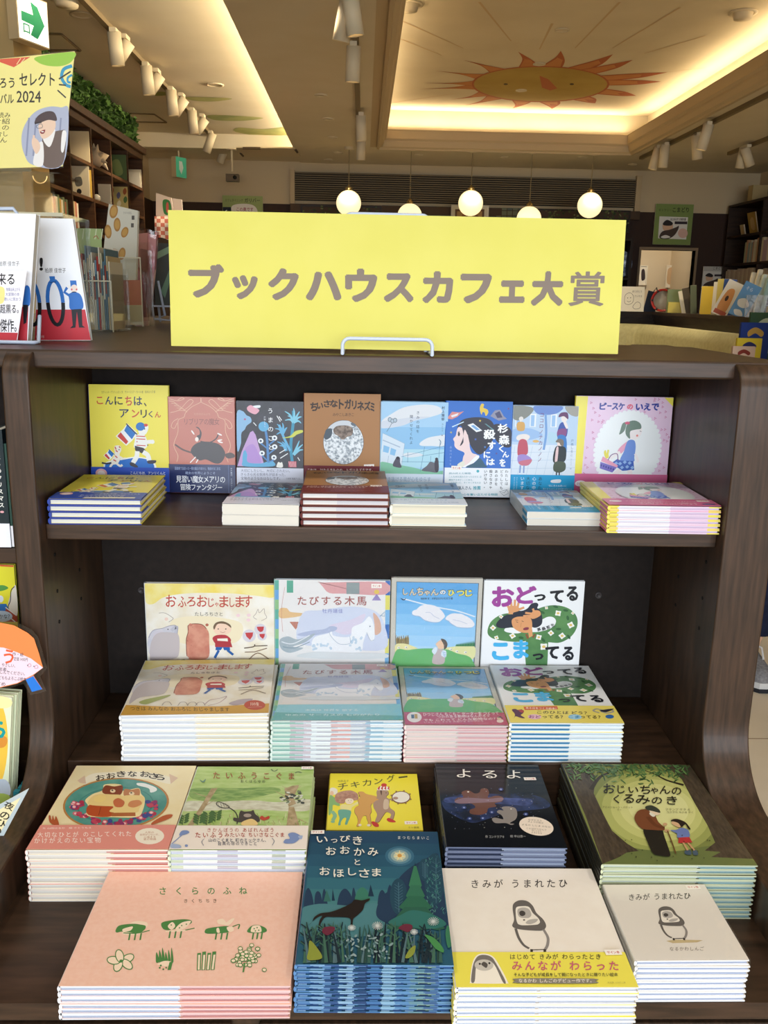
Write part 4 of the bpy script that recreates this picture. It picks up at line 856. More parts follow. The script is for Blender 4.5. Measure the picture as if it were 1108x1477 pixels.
# ---------------------------------------------------------------- white book: dancing or in trouble
DV = [(68, 75), (1060, 92), (975, 1325), (20, 1325)]; DV2 = [(62, 48), (800, 42), (1068, 485), (200, 498)]
def art_odo(A):
    A.view(DV).full('f1f2f4'); G, S, H = M2('4f7f4f', '5f8f58', 30, .35, .1, 'gouache_green'), 'e0a070', '2f3340'
    A.blob(G, [(95, 620), (130, 520), (220, 450), (330, 430), (460, 460), (600, 380), (740, 345), (880, 370), (970, 450), (985, 560), (930, 670), (820, 740), (700, 738), (560, 720), (380, 735), (200, 715), (120, 680)])
    A.blob('f1f2f4', [(262, 610), (300, 580), (420, 600), (540, 630), (640, 620), (740, 580), (775, 520), (750, 475), (690, 470), (600, 520), (520, 560), (420, 640), (300, 635)])
    A.poly(G, [(480, 700), (700, 700), (695, 880), (690, 1000), (480, 1000), (470, 880)]); A.line(G, 96, [(680, 400), (800, 400), (910, 470), (915, 590), (810, 680), (640, 690)], True)
    A.blob(H, [(180, 560), (210, 500), (280, 450), (340, 440), (370, 395), (430, 405), (490, 380), (530, 330), (580, 318), (600, 340), (590, 375), (620, 400), (640, 480), (630, 550), (570, 585), (500, 560), (420, 560), (340, 580), (230, 590)])
    A.blob(S, [(345, 490), (430, 460), (520, 480), (540, 560), (520, 630), (440, 635), (370, 600), (340, 550)]); A.poly(S, [(495, 600), (540, 600), (545, 670), (510, 690)]); A.line('8a5a3f', 22, [(480, 650), (500, 700)]); A.line('8a5a3f', 20, [(570, 650), (545, 690)])
    A.blob(H, [(340, 490), (380, 470), (450, 465), (540, 480), (500, 445), (380, 440)])
    A.blob('8a3f50', [(450, 595), (475, 580), (505, 582), (500, 605), (460, 610)]); A.line('4a3a34', 5, [(380, 520), (400, 528)]); A.line('4a3a34', 5, [(435, 512), (455, 520)]); A.line('4a3a34', 4, [(370, 500), (400, 505)]); A.line('b07048', 3, [(432, 530), (424, 580)])
    A.line(S, 46, [(325, 440), (330, 390)]); A.blob(S, [(300, 400), (300, 360), (350, 350), (400, 360), (410, 400), (360, 420), (320, 420)])
    for p in ([(310, 380), (295, 345)], [(335, 370), (328, 310)], [(365, 365), (368, 285)], [(392, 370), (404, 315)], [(405, 390), (460, 368)]): A.line(S, 24, p)
    A.blob(S, [(530, 430), (560, 400), (610, 405), (625, 445), (590, 475), (545, 490), (515, 470)])
    for p in ([(540, 435), (470, 425)], [(530, 455), (450, 460)], [(535, 470), (470, 485)], [(560, 420), (545, 380)]): A.line(S, 21, p)
    for x, y, r in ((795, 430, 34), (920, 555, 36), (725, 640, 30), (835, 670, 34), (605, 685, 32), (345, 670, 32), (150, 585, 30), (185, 690, 24), (230, 465, 22), (655, 785, 42), (680, 372, 18), (940, 428, 18)):
        A.blob('f2f0ea', [(x + r * (1.05 if k % 2 else .72) * math.cos(k * PI / 4 + x), y + r * (1.05 if k % 2 else .72) * math.sin(k * PI / 4 + x)) for k in range(8)]); A.el('e2c070', x, y, r * .42, r * .36)
    for x, y, a in ((870, 400, 10), (890, 480, 80), (800, 598, 0), (770, 360, 20), (640, 420, 30), (900, 680, 60), (430, 690, 10), (650, 715, 50)): A.el('39643f', x, y, 26, 13, a)
    P, K, B = 'a0489a', '23252c', '4db4e8'
    A.text(P, 'お', 135, 142, 360, 362, .06); A.text(P, 'ど', 378, 138, 582, 330, .06); A.text(K, 'っ', 558, 226, 672, 298, .06); A.text(K, 'て', 714, 184, 850, 318, .06); A.text(K, 'る', 878, 142, 992, 300, .055)
    A.text(B, 'こ', 140, 742, 312, 930, .07); A.text(B, 'ま', 352, 712, 505, 912, .06); A.text(K, 'っ', 545, 856, 652, 925, .06); A.text(K, 'て', 668, 780, 805, 915, .06); A.text(K, 'る', 838, 782, 950, 930, .055)
    for ch, x, y in zip('高畠那生', (606, 652, 698, 742), (600, 592, 580, 556)): A.text(K, ch, x - 18, y - 18, x + 18, y + 18, .02, rot=-22)
def band_odo(A):
    A.view(DV2).poly('d9603f', [(302, 372), (560, 362), (566, 388), (312, 398)]); A.text('fbe8d8', '見る目をつくる絵本！', 318, 373, 552, 390, .02)
    K = '332f2a'; A.text(K, 'このひとは どう？', 405, 400, 785, 424, .02); A.el('f0c4d4', 385, 450, 52, 20); A.el('a8d8f0', 695, 445, 52, 20); A.text('8f3f8a', 'おど', 340, 438, 435, 462, .03); A.text(K, 'ってる？', 445, 436, 602, 460, .02); A.text('3f8fc0', 'こま', 645, 434, 730, 456, .03); A.text(K, 'ってる？', 738, 432, 888, 456, .02)
    A.blob('5a3a58', [(212, 400), (240, 392), (260, 400), (290, 395), (300, 420), (280, 440), (310, 462), (280, 462), (240, 450), (225, 468), (235, 435)]); A.blob('b04a50', [(262, 398), (300, 400), (302, 418), (280, 418)])
    A.line('a9a49c', 14, [(880, 410), (835, 395), (860, 380), (910, 388), (960, 382), (985, 398), (940, 410), (890, 400)], True); A.blob('33303a', [(880, 392), (920, 384), (990, 376), (930, 404)]); A.el('3a6fb0', 958, 438, 32, 16)
B_ODO = Book('odo', .220, .277, .0089, 'f1f2f4', 'e8eef4', ((0, .53, '5f9ac0'), (.53, 1, 'e6eff6')), 'e8ecf0', art=art_odo, band=(.074, 'f0de6e'), band_art=band_odo, coat=.25, inner=((0, .53, '4f94bf'), (.53, 1, 'cfe2ee')))

# ---------------------------------------------------------------- cream book: two bears on a big plate
OV = [(385, 45), (1085, 60), (890, 552), (65, 545)]
def art_osa(A):
    A.view(OV).full(M2('eddcae', 'f0e2ba', 30, .3, .2, 'cream_print'))
    A.blob('f2ead4', [(420, 130), (480, 95), (600, 88), (780, 92), (930, 125), (925, 165), (800, 135), (600, 125), (470, 140), (430, 160)]); A.poly('dcc0a8', [(385, 135), (430, 105), (435, 155), (400, 150)]); A.poly('dcc0a8', [(925, 105), (975, 130), (930, 165)])
    for ch, x, y, r in zip('おおきなおさら', (521, 584, 645, 710, 783, 831, 872), (120, 110, 101, 102, 104, 116, 125), (-8, -6, -3, 0, 4, 8, 10)): A.text('38302a', ch, x - 27, y - 17, x + 27, y + 17, .025, rot=r)
    A.el('b8824a', 603, 278, 312, 152, -4, 44); A.el(M2('4f9088', '6aa89c', 20, .25, .4, 'glazed_plate'), 603, 277, 300, 144, -4, 44)
    A.el('3f7f7a', 600, 285, 225, 105, -4, 40); A.el('5a9a90', 600, 283, 218, 100, -4, 40)
    A.blob('eef2f0', [(735, 158), (780, 160), (840, 185), (845, 205), (810, 215), (800, 190), (740, 172)])
    rg = random.Random(11)
    for k in range(95):
        a = rg.uniform(.12, .88) * PI if k < 60 else (rg.choice((-1, 1)) * rg.uniform(0, .25) + (0 if rg.random() < .5 else PI)); rr = rg.uniform(.74, .97)
        x, y = 600 + 262 * rr * math.cos(a), 290 + 118 * rr * math.sin(a)
        if y > 402: continue
        A.el(('b03a52', '46508f', 'c04a60', '8f3a6a', 'd06a78')[k % 5], x, y, rg.uniform(11, 19), rg.uniform(8, 13))
        if k % 5 == 4: A.el('f0c8c8', x, y, 9, 6)
    B1, B2, Y = '8a4a34', 'c08050', 'ecd08c'
    A.blob('f2dfa8', [(425, 258), (470, 222), (530, 200), (545, 165), (640, 168), (650, 205), (740, 190), (755, 225), (775, 255), (760, 320), (720, 362), (560, 360), (435, 350), (440, 290)])
    A.blob(B1, [(530, 215), (548, 172), (600, 178), (648, 174), (640, 222), (600, 232)]); A.blob('b8542f', [(450, 285), (580, 290), (572, 355), (440, 345)]); A.blob(Y, [(445, 260), (490, 225), (580, 225), (640, 235), (600, 290), (560, 295), (450, 285)])
    A.blob(B2, [(655, 235), (660, 195), (700, 200), (745, 195), (742, 238), (700, 245)]); A.blob(Y, [(585, 270), (650, 235), (750, 235), (772, 260), (740, 310), (718, 335), (570, 330), (590, 300)]); A.blob('c87048', [(590, 265), (620, 248), (655, 270), (640, 300), (600, 298)]); A.blob('d08a58', [(690, 268), (740, 262), (755, 285), (710, 305), (675, 295)])
    A.el('f0d8b0', 590, 205, 16, 11); A.el('f0d8b0', 700, 222, 16, 11); A.el('3a2a24', 588, 201, 6, 4); A.el('3a2a24', 698, 218, 6, 4); A.el('f0d488', 512, 250, 36, 20, -10)
    A.line('7a3a24', 3, [(515, 300), (500, 348)]); A.rect('b0683c', 575, 335, 715, 356)
    A.blob('b05a34', [(205, 350), (215, 345), (222, 372), (230, 345), (238, 372), (248, 350), (262, 385), (262, 405), (242, 405), (210, 385)]); A.blob('b8603a', [(805, 408), (815, 390), (880, 355), (928, 350), (915, 370), (850, 395)])
def band_osa(A):
    A.view(OV); W = 'fbefe8'
    A.text(W, '文 山田はるか　絵 さとうもえ', 165, 417, 455, 428); A.row(W, '大切なひとが のこしてくれた', 130, 446, 690, 478); A.row(W, 'かけがえのない宝物', 108, 480, 510, 514)
    A.el('f3e9d8', 790, 477, 84, 48, -2)
    for t, y, w in (('人形の', 455, 26), ('自然がつないだ、', 468, 55), ('心温まる', 482, 34), ('愛の物語', 495, 36)): A.text('b87a5a', t, 790 - w, y - 6, 790 + w, y + 6)
B_OSA = Book('osa', .225, .264, .0101, 'eddcae', 'f3ede4', ((0, .56, 'f2ece2'), (.56, 1, 'e6b0a8')), '9a4a58', art=art_osa, band=(.067, 'e29488'), band_art=band_osa, coat=.3, side='e2cf9e', inner=((0, .6, 'efe8de'), (.6, 1, 'd98a86')))

# ---------------------------------------------------------------- green watercolour book: little bear with a net
WV = [(275, 60), (1050, 52), (975, 605), (85, 605)]
def art_tai(A):
    A.view(WV).full(M2('9fbf66', 'c2d493', 32, .4, .1, 'watercolour_green', (1, 3, 1), 6, .3, .7))
    A.blob(M2('6f9450', '9db86e', 55, .4, .1, 'watercolour_leaf', (1, 3, 1), 6), [(225, 210), (380, 200), (560, 200), (760, 190), (820, 215), (700, 250), (520, 285), (380, 290), (235, 270)])
    A.blob(M2('dcdcc8', 'c4c0a8', 70, .4, .1, 'watercolour_pale', (1, 2, 1), 6), [(200, 290), (400, 290), (620, 280), (800, 290), (1015, 270), (1010, 340), (880, 350), (600, 340), (300, 350), (170, 350)])
    tr = M2('a08a64', 'c0aa88', 90, .4, .1, 'watercolour_bark', (1, 1, 1), 5)
    A.poly(tr, [(360, 205), (402, 200), (285, 380), (235, 450), (200, 450), (285, 330)]); A.poly(tr, [(845, 200), (900, 180), (945, 175), (905, 260), (920, 300), (870, 320), (850, 250)]); A.poly(tr, [(870, 320), (905, 320), (940, 450), (850, 450)])
    for p in ([(300, 330), (400, 270)], [(330, 260), (240, 230)], [(880, 230), (960, 180)], [(860, 260), (780, 215)], [(870, 200), (830, 185)], [(930, 400), (1000, 430)]): A.line(tr, 9, p, taper=True)
    rg = random.Random(5)
    for k in range(60): x, y = rg.uniform(190, 970), rg.uniform(385, 446); A.line(('d8d8b0', 'b8b078', '7f9a50', 'a8a070')[k % 4], 4, [(x, y), (x + rg.uniform(-14, 14), y - rg.uniform(8, 30))])
    for k in range(40): x, y = rg.uniform(820, 970), rg.uniform(215, 300); A.el(('4a4f48', 'e0e0d4', '7f8a70')[k % 3], x, y, 13, 5, rg.uniform(-30, 30))
    for x0, y0, n in ((170, 440, 4), (268, 440, 4), (325, 440, 5), (380, 420, 4)):
        A.line('4f6a40', 4, [(x0, y0 + 6), (x0 + 12, y0 - 60)])
        for k in range(n): A.el('4f6f42', x0 - 14 + 2 * k, y0 - 12 - k * 15, 18, 7, 30); A.el('4f6f42', x0 + 26 + 2 * k, y0 - 16 - k * 15, 18, 7, -30)
    K = '3f3a38'
    A.line(K, 6, [(525, 440), (528, 390), (510, 355), (470, 330)], True); A.line(K, 5, [(392, 305), (410, 295), (460, 315), (476, 332), (440, 335), (405, 322)], True, True)
    for k in range(4): A.line('6a6460', 2, [(402 + k * 17, 303), (412 + k * 17, 330)])
    A.blob('4a4340', [(540, 375), (552, 352), (575, 358), (615, 355), (635, 348), (645, 372), (670, 395), (665, 425), (560, 428), (505, 418), (505, 398), (535, 400)]); A.el('a89a90', 595, 383, 26, 12); A.blob('e6c888', [(560, 425), (620, 405), (660, 430), (650, 448), (560, 448)])
    A.blob('c04a3a', [(675, 400), (690, 385), (710, 395), (735, 386), (738, 402), (700, 415)])
    A.line('5a6a50', 6, [(760, 75), (780, 88), (805, 76)], True); A.line('5a6a50', 6, [(920, 98), (940, 90), (965, 96)], True); A.blob('6a8f80', [(285, 148), (305, 160), (325, 145), (318, 165), (300, 166)])
    A.row('a8543c', 'たいふうこぐま', 355, 98, 935, 146, .008); A.row('4f5a3a', 'おくはらゆめ', 550, 148, 722, 170)
def band_tai(A):
    A.view(WV); R_ = 'b04a3c'
    A.row(R_, 'きかんぼうの あばれんぼう', 325, 468, 772, 496, .005); A.row(R_, 'たいふう', 245, 498, 440, 534, .015); A.row(R_, 'みたいな ちいさなこぐま', 440, 500, 838, 530, .005)
    A.row('4a5066', '山のこぐまと 町のミックさん、', 335, 538, 730, 562); A.row('4a5066', '台風の日のできごと', 395, 560, 655, 584)
    A.line('6a7086', 3, [(312, 540), (294, 560), (306, 584)], True); A.line('6a7086', 3, [(752, 536), (766, 556), (752, 582)], True)
    B = '7f94c4'; A.blob(B, [(150, 520), (165, 492), (200, 488), (215, 502), (185, 515)]); A.line(B, 6, [(165, 520), (130, 550), (95, 580)], True); A.blob('a9b8d8', [(95, 575), (150, 580), (160, 598), (100, 600)]); A.el(B, 195, 586, 10, 8)
    A.blob(B, [(860, 510), (900, 500), (945, 525), (925, 550), (890, 570), (830, 568), (840, 545), (870, 540)]); A.blob('a9b8d8', [(925, 525), (955, 520), (945, 545)])
B_TAI = Book('tai', .220, .262, .0101, 'c2d493', ((0, .1, 'c8d8c0'), (.1, .35, 'eceff4'), (.35, .5, 'b8b4c8'), (.5, .75, 'eef0f6'), (.75, .85, 'b0b8b0'), (.85, 1, 'eceff4')), ((0, 1, 'e4e8f4'),), 'e4e8ec', art=art_tai, band=(.066, 'f1e6dc'), band_art=band_tai,
             stickers=((.945, .965, .0225, .0095, 1),), coat=.1, inner=((0, 1, 'd6dcee'),))

# ---------------------------------------------------------------- yellow landscape book: a marching band of animals
GV = [(85, 48), (1018, 70), (1075, 638), (38, 640)]
def art_chi(A):
    A.view(GV).full('f2e446'); K = '5a5a3a'
    A.text('8a8a4a', '加藤晶子', 162, 118, 285, 142)
    for ch, bx, r in (('チ', (165, 152, 275, 222), -6), ('キ', (306, 138, 405, 202), -6), ('カ', (436, 120, 532, 184), -5), ('ン', (562, 108, 655, 166), -6), ('グ', (698, 78, 785, 146), -8), ('ー', (826, 92, 918, 108), -6)): A.text(K, ch, *bx, bold=.012, rot=r)
    L = '6a5238'
    G, T = '8ab878', '6fae9c'
    A.blob('eeeadc', [(75, 210), (120, 200), (158, 225), (150, 265), (90, 275), (72, 270)]); A.el('ecc8a8', 95, 260, 22, 26); A.blob(G, [(68, 295), (110, 290), (180, 365), (175, 392), (110, 380), (100, 440), (60, 485)])
    A.line('8fbf9a', 40, [(95, 445), (130, 490), (105, 540)], True); A.el('8fbf9a', 105, 555, 24, 14)
    A.blob(M2('a87a6a', 'c49a84', 160, .4, 0, 'curly_print'), [(128, 310), (150, 260), (230, 235), (310, 232), (375, 260), (392, 300), (380, 330), (330, 335), (300, 320), (250, 330), (235, 362), (180, 365), (140, 345)])
    A.blob('f2e2cc', [(245, 330), (280, 312), (325, 320), (338, 345), (310, 370), (260, 368)]); A.el('5a4a40', 280, 335, 4); A.el('5a4a40', 310, 332, 4); A.line('b06a5a', 3, [(285, 352), (300, 356), (312, 350)], True)
    A.blob('eee49a', [(190, 390), (230, 372), (300, 380), (390, 345), (400, 365), (320, 405), (305, 438), (200, 430)]); A.blob(T, [(180, 430), (300, 440), (300, 500), (275, 560), (262, 585), (240, 580), (255, 520), (225, 520), (195, 560), (190, 590), (165, 588), (180, 520), (165, 470)])
    for c, bd in (('d8a45c', [(390, 250), (440, 245), (480, 270), (570, 290), (600, 310), (560, 350), (525, 385), (530, 450), (515, 480), (520, 520), (525, 585), (515, 600), (490, 596), (495, 560), (480, 520), (475, 495), (440, 500), (410, 560), (405, 600), (370, 600), (385, 550), (375, 500), (350, 460), (355, 410), (395, 380), (385, 330), (410, 300)]),
                  ('b0907a', [(590, 240), (640, 230), (700, 235), (715, 270), (690, 300), (722, 330), (720, 400), (775, 450), (770, 500), (750, 540), (725, 525), (740, 480), (690, 455), (650, 500), (610, 555), (580, 560), (570, 545), (590, 480), (555, 410), (555, 350), (590, 310)])):
        A.blob(L, [(x + (4 if x > 500 else -3), y + 3) for x, y in bd]); A.blob(c, bd)
    A.line('b0907a', 26, [(640, 320), (710, 330), (790, 318)], True); A.line('d8a45c', 24, [(530, 370), (570, 335), (605, 325)], True); A.blob('d2bca4', [(670, 330), (718, 340), (710, 420), (660, 420)])
    A.el('f0e6da', 405, 590, 18, 12); A.el('f0e6da', 500, 592, 20, 12); A.el('4a3a30', 400, 290, 6); A.el('4a3a30', 690, 260, 5)
    A.poly('f4ecea', [(590, 215), (640, 190), (690, 190), (732, 215), (720, 235), (600, 232)]); 
    for k in range(4): A.poly('c8473f', [(598 + k * 36, 215 - abs(k - 1.5) * -2), (616 + k * 34, 192), (628 + k * 32, 192), (618 + k * 36, 232)])
    A.el('cc4238', 668, 180, 30, 18); A.blob('5a3a2c', [(628, 240), (642, 235), (645, 265), (638, 285)])
    A.blob('c84038', [(530, 560), (550, 553), (600, 575), (608, 605), (570, 608), (540, 585)]); A.blob('c84038', [(695, 528), (720, 518), (780, 545), (785, 560), (730, 560), (700, 545)])
    A.el('7a4f3a', 848, 308, 100, 64); A.el('f0ece2', 848, 306, 90, 55); A.el('b0907a', 790, 316, 28, 14)
    for k in range(8): a = k * PI / 4 + .3; A.el('9a7a4a', 848 + 106 * math.cos(a), 308 + 68 * math.sin(a), 10, 8)
    A.text('7a7030', 'ミツ書館', 922, 604, 1032, 622)
B_CHI = Book('chi', .167, .187, .0097, 'f2e446', 'e6d23a', ((0, 1, 'eceae2'),), 'd8c434', art=art_chi, stickers=((.88, .115, .0225, .0095, 2),), coat=.1, side='e6d23a')

# ---------------------------------------------------------------- black book: night sky
YV = [(40, 40), (825, 30), (1030, 695), (110, 690)]
def art_yor(A):
    A.view(YV).full('15181d')
    A.blob(M2('2a3a66', '161b2a', 34, .25, .4, 'night_print'), [(95, 310), (250, 275), (420, 270), (560, 270), (700, 260), (860, 300), (900, 370), (700, 400), (560, 420), (420, 470), (300, 500), (160, 440), (90, 380)])
    A.blob(M2('4a5a96', '2a3560', 60, .25, .4, 'nebula_print'), [(110, 310), (300, 290), (560, 300), (760, 310), (740, 360), (560, 350), (300, 340), (120, 345)])
    B = '6f4a3e'; A.blob(B, [(175, 330), (200, 305), (240, 300), (230, 262), (280, 245), (330, 270), (365, 260), (380, 232), (425, 232), (438, 265), (430, 300), (490, 285), (540, 295), (535, 330), (480, 345), (490, 370), (430, 385), (415, 420), (360, 438), (295, 430), (290, 400), (330, 380), (300, 350), (210, 352)]); A.blob('8a6f7a', [(180, 330), (260, 305), (420, 310), (540, 300), (525, 328), (400, 340), (210, 350)])
    A.blob('8f8884', [(455, 470), (480, 458), (540, 470), (530, 440), (495, 415), (510, 398), (545, 400), (530, 378), (570, 368), (635, 380), (650, 430), (635, 470), (590, 500), (625, 505), (600, 514), (560, 500), (480, 500)])
    A.el('e8e4dc', 280, 258, 8, 5); A.el('e8e4dc', 604, 388, 6, 4)
    rg = random.Random(8)
    for k in range(70): A.el(('c8d0e8', '7f8ab8', 'e8e0d0')[k % 3], rg.uniform(100, 900), rg.uniform(190, 560), rg.uniform(1, 3), rg.uniform(1, 2.4), n=6)
    for x, y in ((385, 466), (245, 384), (455, 418), (716, 430), (285, 470), (530, 236)): A.el('3a4a80', x, y, 18, 13); A.el('a8b4dc', x, y, 7, 5)
    A.chars('よるよ', [('f0ede6', 195, 82, 303, 148), ('f0ede6', 390, 88, 504, 150), ('f0ede6', 578, 82, 686, 148)], .008)
    A.text('b8b8b8', '作 コンドウアキ', 400, 600, 545, 622); A.text('b8b8b8', '絵 中山信一', 590, 596, 710, 616)
    A.el('f1e2d2', 795, 526, 134, 72, 10, 36)
    for t, x, y, w in (('なぜだろう', 785, 478, 52), ('きょうの夜は', 790, 494, 60), ('よるの しじま のなか', 795, 522, 112), ('ことばがうかんで', 795, 548, 78), ('ほしになり', 795, 562, 36), ('よるになる', 795, 578, 40)): A.text('7a6a5c', t, x - w, y - 7, x + w, y + 7, rot=5)
B_YOR = Book('yor', .197, .266, .0087, '15181d', '6a7490', ((0, .46, '39425c'), (.46, 1, 'b6bfd4')), '20242c', art=art_yor, stickers=((.875, .80, .0225, .0095, 2),), rough=.15, coat=.6, side='1d2129', inner=((0, .46, '39435f'), (.46, 1, '9aa6c2')))

# ---------------------------------------------------------------- olive book: grandfather and girl under the walnut tree
JV = [(38, 42), (712, 42), (1080, 585), (250, 585)]
def art_oji(A):
    A.view(JV).full('7c8448')
    for k, c in enumerate(('9aa05a', 'b0b46a', 'c4c67c', 'd2d28c', 'dcdc9c')): A.el(c, 530 + k * 4, 300 - k * 6, 330 - k * 42, 225 - k * 30, 8, 36)
    A.blob('6a7544', [(235, 560), (300, 470), (450, 500), (640, 510), (860, 480), (1060, 560), (1070, 584), (250, 584)])
    TR, TR2 = M2('40372c', '55493a', 60, .35, .15, 'bark_print', (4, 1, 1)), '383026'
    A.poly(TR, [(40, 44), (160, 44), (215, 110), (205, 200), (250, 300), (300, 400), (380, 470), (445, 510), (380, 520), (330, 550), (250, 583), (160, 320), (80, 130)])
    A.poly(TR, [(585, 43), (712, 43), (900, 320), (1055, 548), (960, 545), (830, 540), (880, 512), (795, 505), (850, 460), (810, 370), (740, 250), (670, 120)])
    A.line(TR2, 22, [(190, 180), (240, 110), (320, 80), (400, 60)], True, taper=True); A.line(TR2, 20, [(680, 150), (590, 125), (520, 90), (430, 60)], True, taper=True); A.line(TR2, 14, [(170, 120), (165, 80), (190, 48)], True)
    rg = random.Random(2)
    for k in range(230):
        x, y = rg.uniform(60, 705), 45 + abs(rg.gauss(0, 1)) * 38
        if y > 160 or x < 40 + (y - 42) * .42: continue
        a = rg.uniform(-60, 80); A.el(('4a6a3f', '3a5434', '6a8a50', '55784a')[k % 4], x, y, rg.uniform(12, 20), 3.5, a, n=8)
    K = '2f2a22'
    A.chars('おじいちゃんのくるみのき', [(K, 255, 152, 318, 204), (K, 330, 160, 368, 204), (K, 388, 168, 440, 200), (K, 450, 160, 504, 205), (K, 506, 170, 545, 204), (K, 552, 160, 610, 204), (K, 616, 168, 668, 208),
        (K, 308, 212, 340, 258), (K, 362, 208, 418, 256), (K, 426, 212, 502, 260), (K, 510, 222, 566, 260), (K, 590, 216, 645, 262)], .012)
    A.text('5a5636', 'アミ＝ジョーン・パケット', 250, 274, 410, 286); A.text('5a5636', 'さく', 328, 290, 350, 298); A.text('5a5636', 'フランツ サラ え', 585, 282, 715, 294); A.text('5a5636', 'なかがわ ちひろ やく', 592, 298, 730, 308)
    A.blob('2c2822', [(470, 395), (560, 398), (580, 440), (610, 530), (600, 545), (560, 542), (520, 530), (490, 470)]); A.blob('7a4a30', [(420, 330), (440, 298), (480, 290), (525, 315), (545, 355), (575, 385), (575, 402), (520, 402), (460, 395), (430, 365)]); A.line('6a3f28', 22, [(490, 330), (530, 375), (580, 390)], True)
    A.blob('e8d2b4', [(500, 290), (540, 300), (555, 312), (535, 322), (505, 308)]); A.blob('3f4438', [(478, 275), (510, 268), (548, 288), (555, 308), (520, 300), (485, 292)]); A.blob('e0dccc', [(505, 305), (530, 322), (518, 330), (500, 316)])
    A.el('c8a078', 582, 370, 12, 8); A.el('c8a078', 592, 405, 14, 8); A.line('6a4a2c', 6, [(595, 405), (620, 470), (640, 530)])
    A.blob('6f7fb4', [(640, 400), (670, 388), (705, 400), (710, 440), (650, 442), (645, 420), (610, 402)]); A.poly('b83a3a', [(655, 442), (712, 438), (728, 468), (652, 472)]); A.line('c89a70', 9, [(680, 470), (705, 515)]); A.line('c89a70', 9, [(705, 470), (740, 512)]); A.blob('4a5a6a', [(688, 515), (718, 512), (722, 535), (692, 532)]); A.blob('4a5a6a', [(730, 515), (752, 512), (758, 535), (735, 535)])
    A.blob('d8b088', [(615, 360), (640, 350), (670, 372), (660, 385), (635, 378)]); A.blob('342a24', [(612, 350), (640, 340), (680, 352), (700, 368), (718, 395), (705, 392), (690, 368), (670, 384), (650, 362)])
    for _ in range(26): A.el('3c3a28', rg.uniform(300, 830), rg.uniform(430, 575), 4, 2.5, n=7)
B_OJI = Book('oji', .248, .312, .0089, '55553a', 'c9cfae', ((0, .62, 'e4ecea'), (.62, 1, 'bcd0c8')), '2b2a22', art=art_oji, rough=.3, coat=.2, inner=((0, .62, 'c4cfae'), (.62, 1, '8fb4bc')), side='6b6d4a')

# ---------------------------------------------------------------- salmon pink book: green insects and flowers
RV = [(240, 28), (1075, 30), (1010, 545), (10, 528)]
def art_sak(A):
    A.view(RV).full(M2('f0c0ac', 'f3c8b6', 160, .5, 0, 'salmon_paper')); G, C = '4f8548', 'f4dcc4'
    A.row(G, 'さくらのふね', 428, 98, 845, 132, .016); A.row('6a5a48', 'きくちちき', 545, 150, 702, 168)
    def legs(x, y, n, s=1):
        for k in range(n): A.line(G, 6, [(x + k * 24 * s, y), (x + k * 24 * s - 6, y + 30)])
    A.blob(C, [(285, 300), (330, 250), (385, 250), (392, 270), (350, 305)]); A.blob(G, [(258, 285), (275, 265), (330, 258), (365, 262), (385, 268), (380, 285), (350, 300), (290, 292), (262, 296)]); A.blob(C, [(290, 280), (330, 270), (320, 288), (290, 292)]); A.line(G, 5, [(290, 298), (345, 300), (402, 288)], True); legs(318, 300, 3)
    A.blob(G, [(452, 265), (465, 250), (540, 240), (580, 245), (575, 262), (500, 285), (465, 285)]); A.blob(C, [(480, 270), (500, 252), (512, 270), (495, 286)]); A.blob(C, [(512, 282), (540, 255), (580, 248), (560, 275), (530, 288)]); A.line(C, 9, [(470, 293), (560, 290)]); A.line(G, 5, [(555, 288), (595, 280)]); legs(490, 293, 3)
    for x, y in ((495, 265), (540, 268), (560, 262), (530, 278)): A.el(G, x, y, 3)
    A.blob(G, [(640, 290), (660, 280), (735, 272), (750, 285), (740, 300), (650, 305)]); A.blob(C, [(690, 283), (700, 280), (704, 300), (692, 300)]); A.blob(C, [(735, 278), (760, 275), (765, 292), (745, 298)]); A.blob(C, [(700, 262), (695, 245), (720, 240), (735, 265)]); A.blob(C, [(725, 265), (755, 240), (770, 240), (745, 268)]); A.line(G, 5, [(760, 275), (790, 265), (785, 285)], True); legs(690, 302, 3)
    A.blob(G, [(825, 300), (840, 275), (870, 268), (905, 282), (908, 298), (880, 304)]); A.blob(C, [(840, 290), (850, 272), (880, 272), (885, 300), (845, 300)]); legs(852, 302, 3, .8)
    for x, y in ((855, 285), (868, 280), (875, 292), (860, 295)): A.el(G, x, y, 3)
    for k in range(5):
        a = k * 2 * PI / 5 - .5; x, y = 277 + 32 * math.cos(a), 422 + 22 * math.sin(a); A.el(G, x, y, 30, 19, math.degrees(a)); A.el(C, x, y, 26, 15, math.degrees(a))
    A.el(G, 277, 422, 8, 6)
    for k in range(6): A.blob(G, [(425 + k * 13, 430), (428 + k * 13, 385 - (k % 3) * 10), (440 + k * 12, 425)])
    A.blob(C, [(430, 440), (460, 425), (490, 430), (470, 450)]); A.line(G, 12, [(490, 430), (480, 465)])
    for p in ((440, 455), (455, 462), (468, 455), (445, 445)): A.el(G, p[0], p[1], 4)
    for k in range(4): x = 612 + k * 20; A.line(G, 14, [(x + 2 * k, 392 - (k % 2) * 6), (x - 4, 468)]); A.line(C, 7, [(x + 2 * k, 400), (x - 4, 466)])
    rg = random.Random(6)
    for _ in range(42):
        x, y = rg.gauss(818, 26), rg.gauss(412, 20); A.el(G, x, y, 11, 9); A.el(C, x, y, 8, 6)
    for x, y in ((868, 378), (760, 430)): A.el(G, x, y, 12, 10); A.el(C, x, y, 8, 6)
    A.line(G, 6, [(810, 440), (802, 482)])
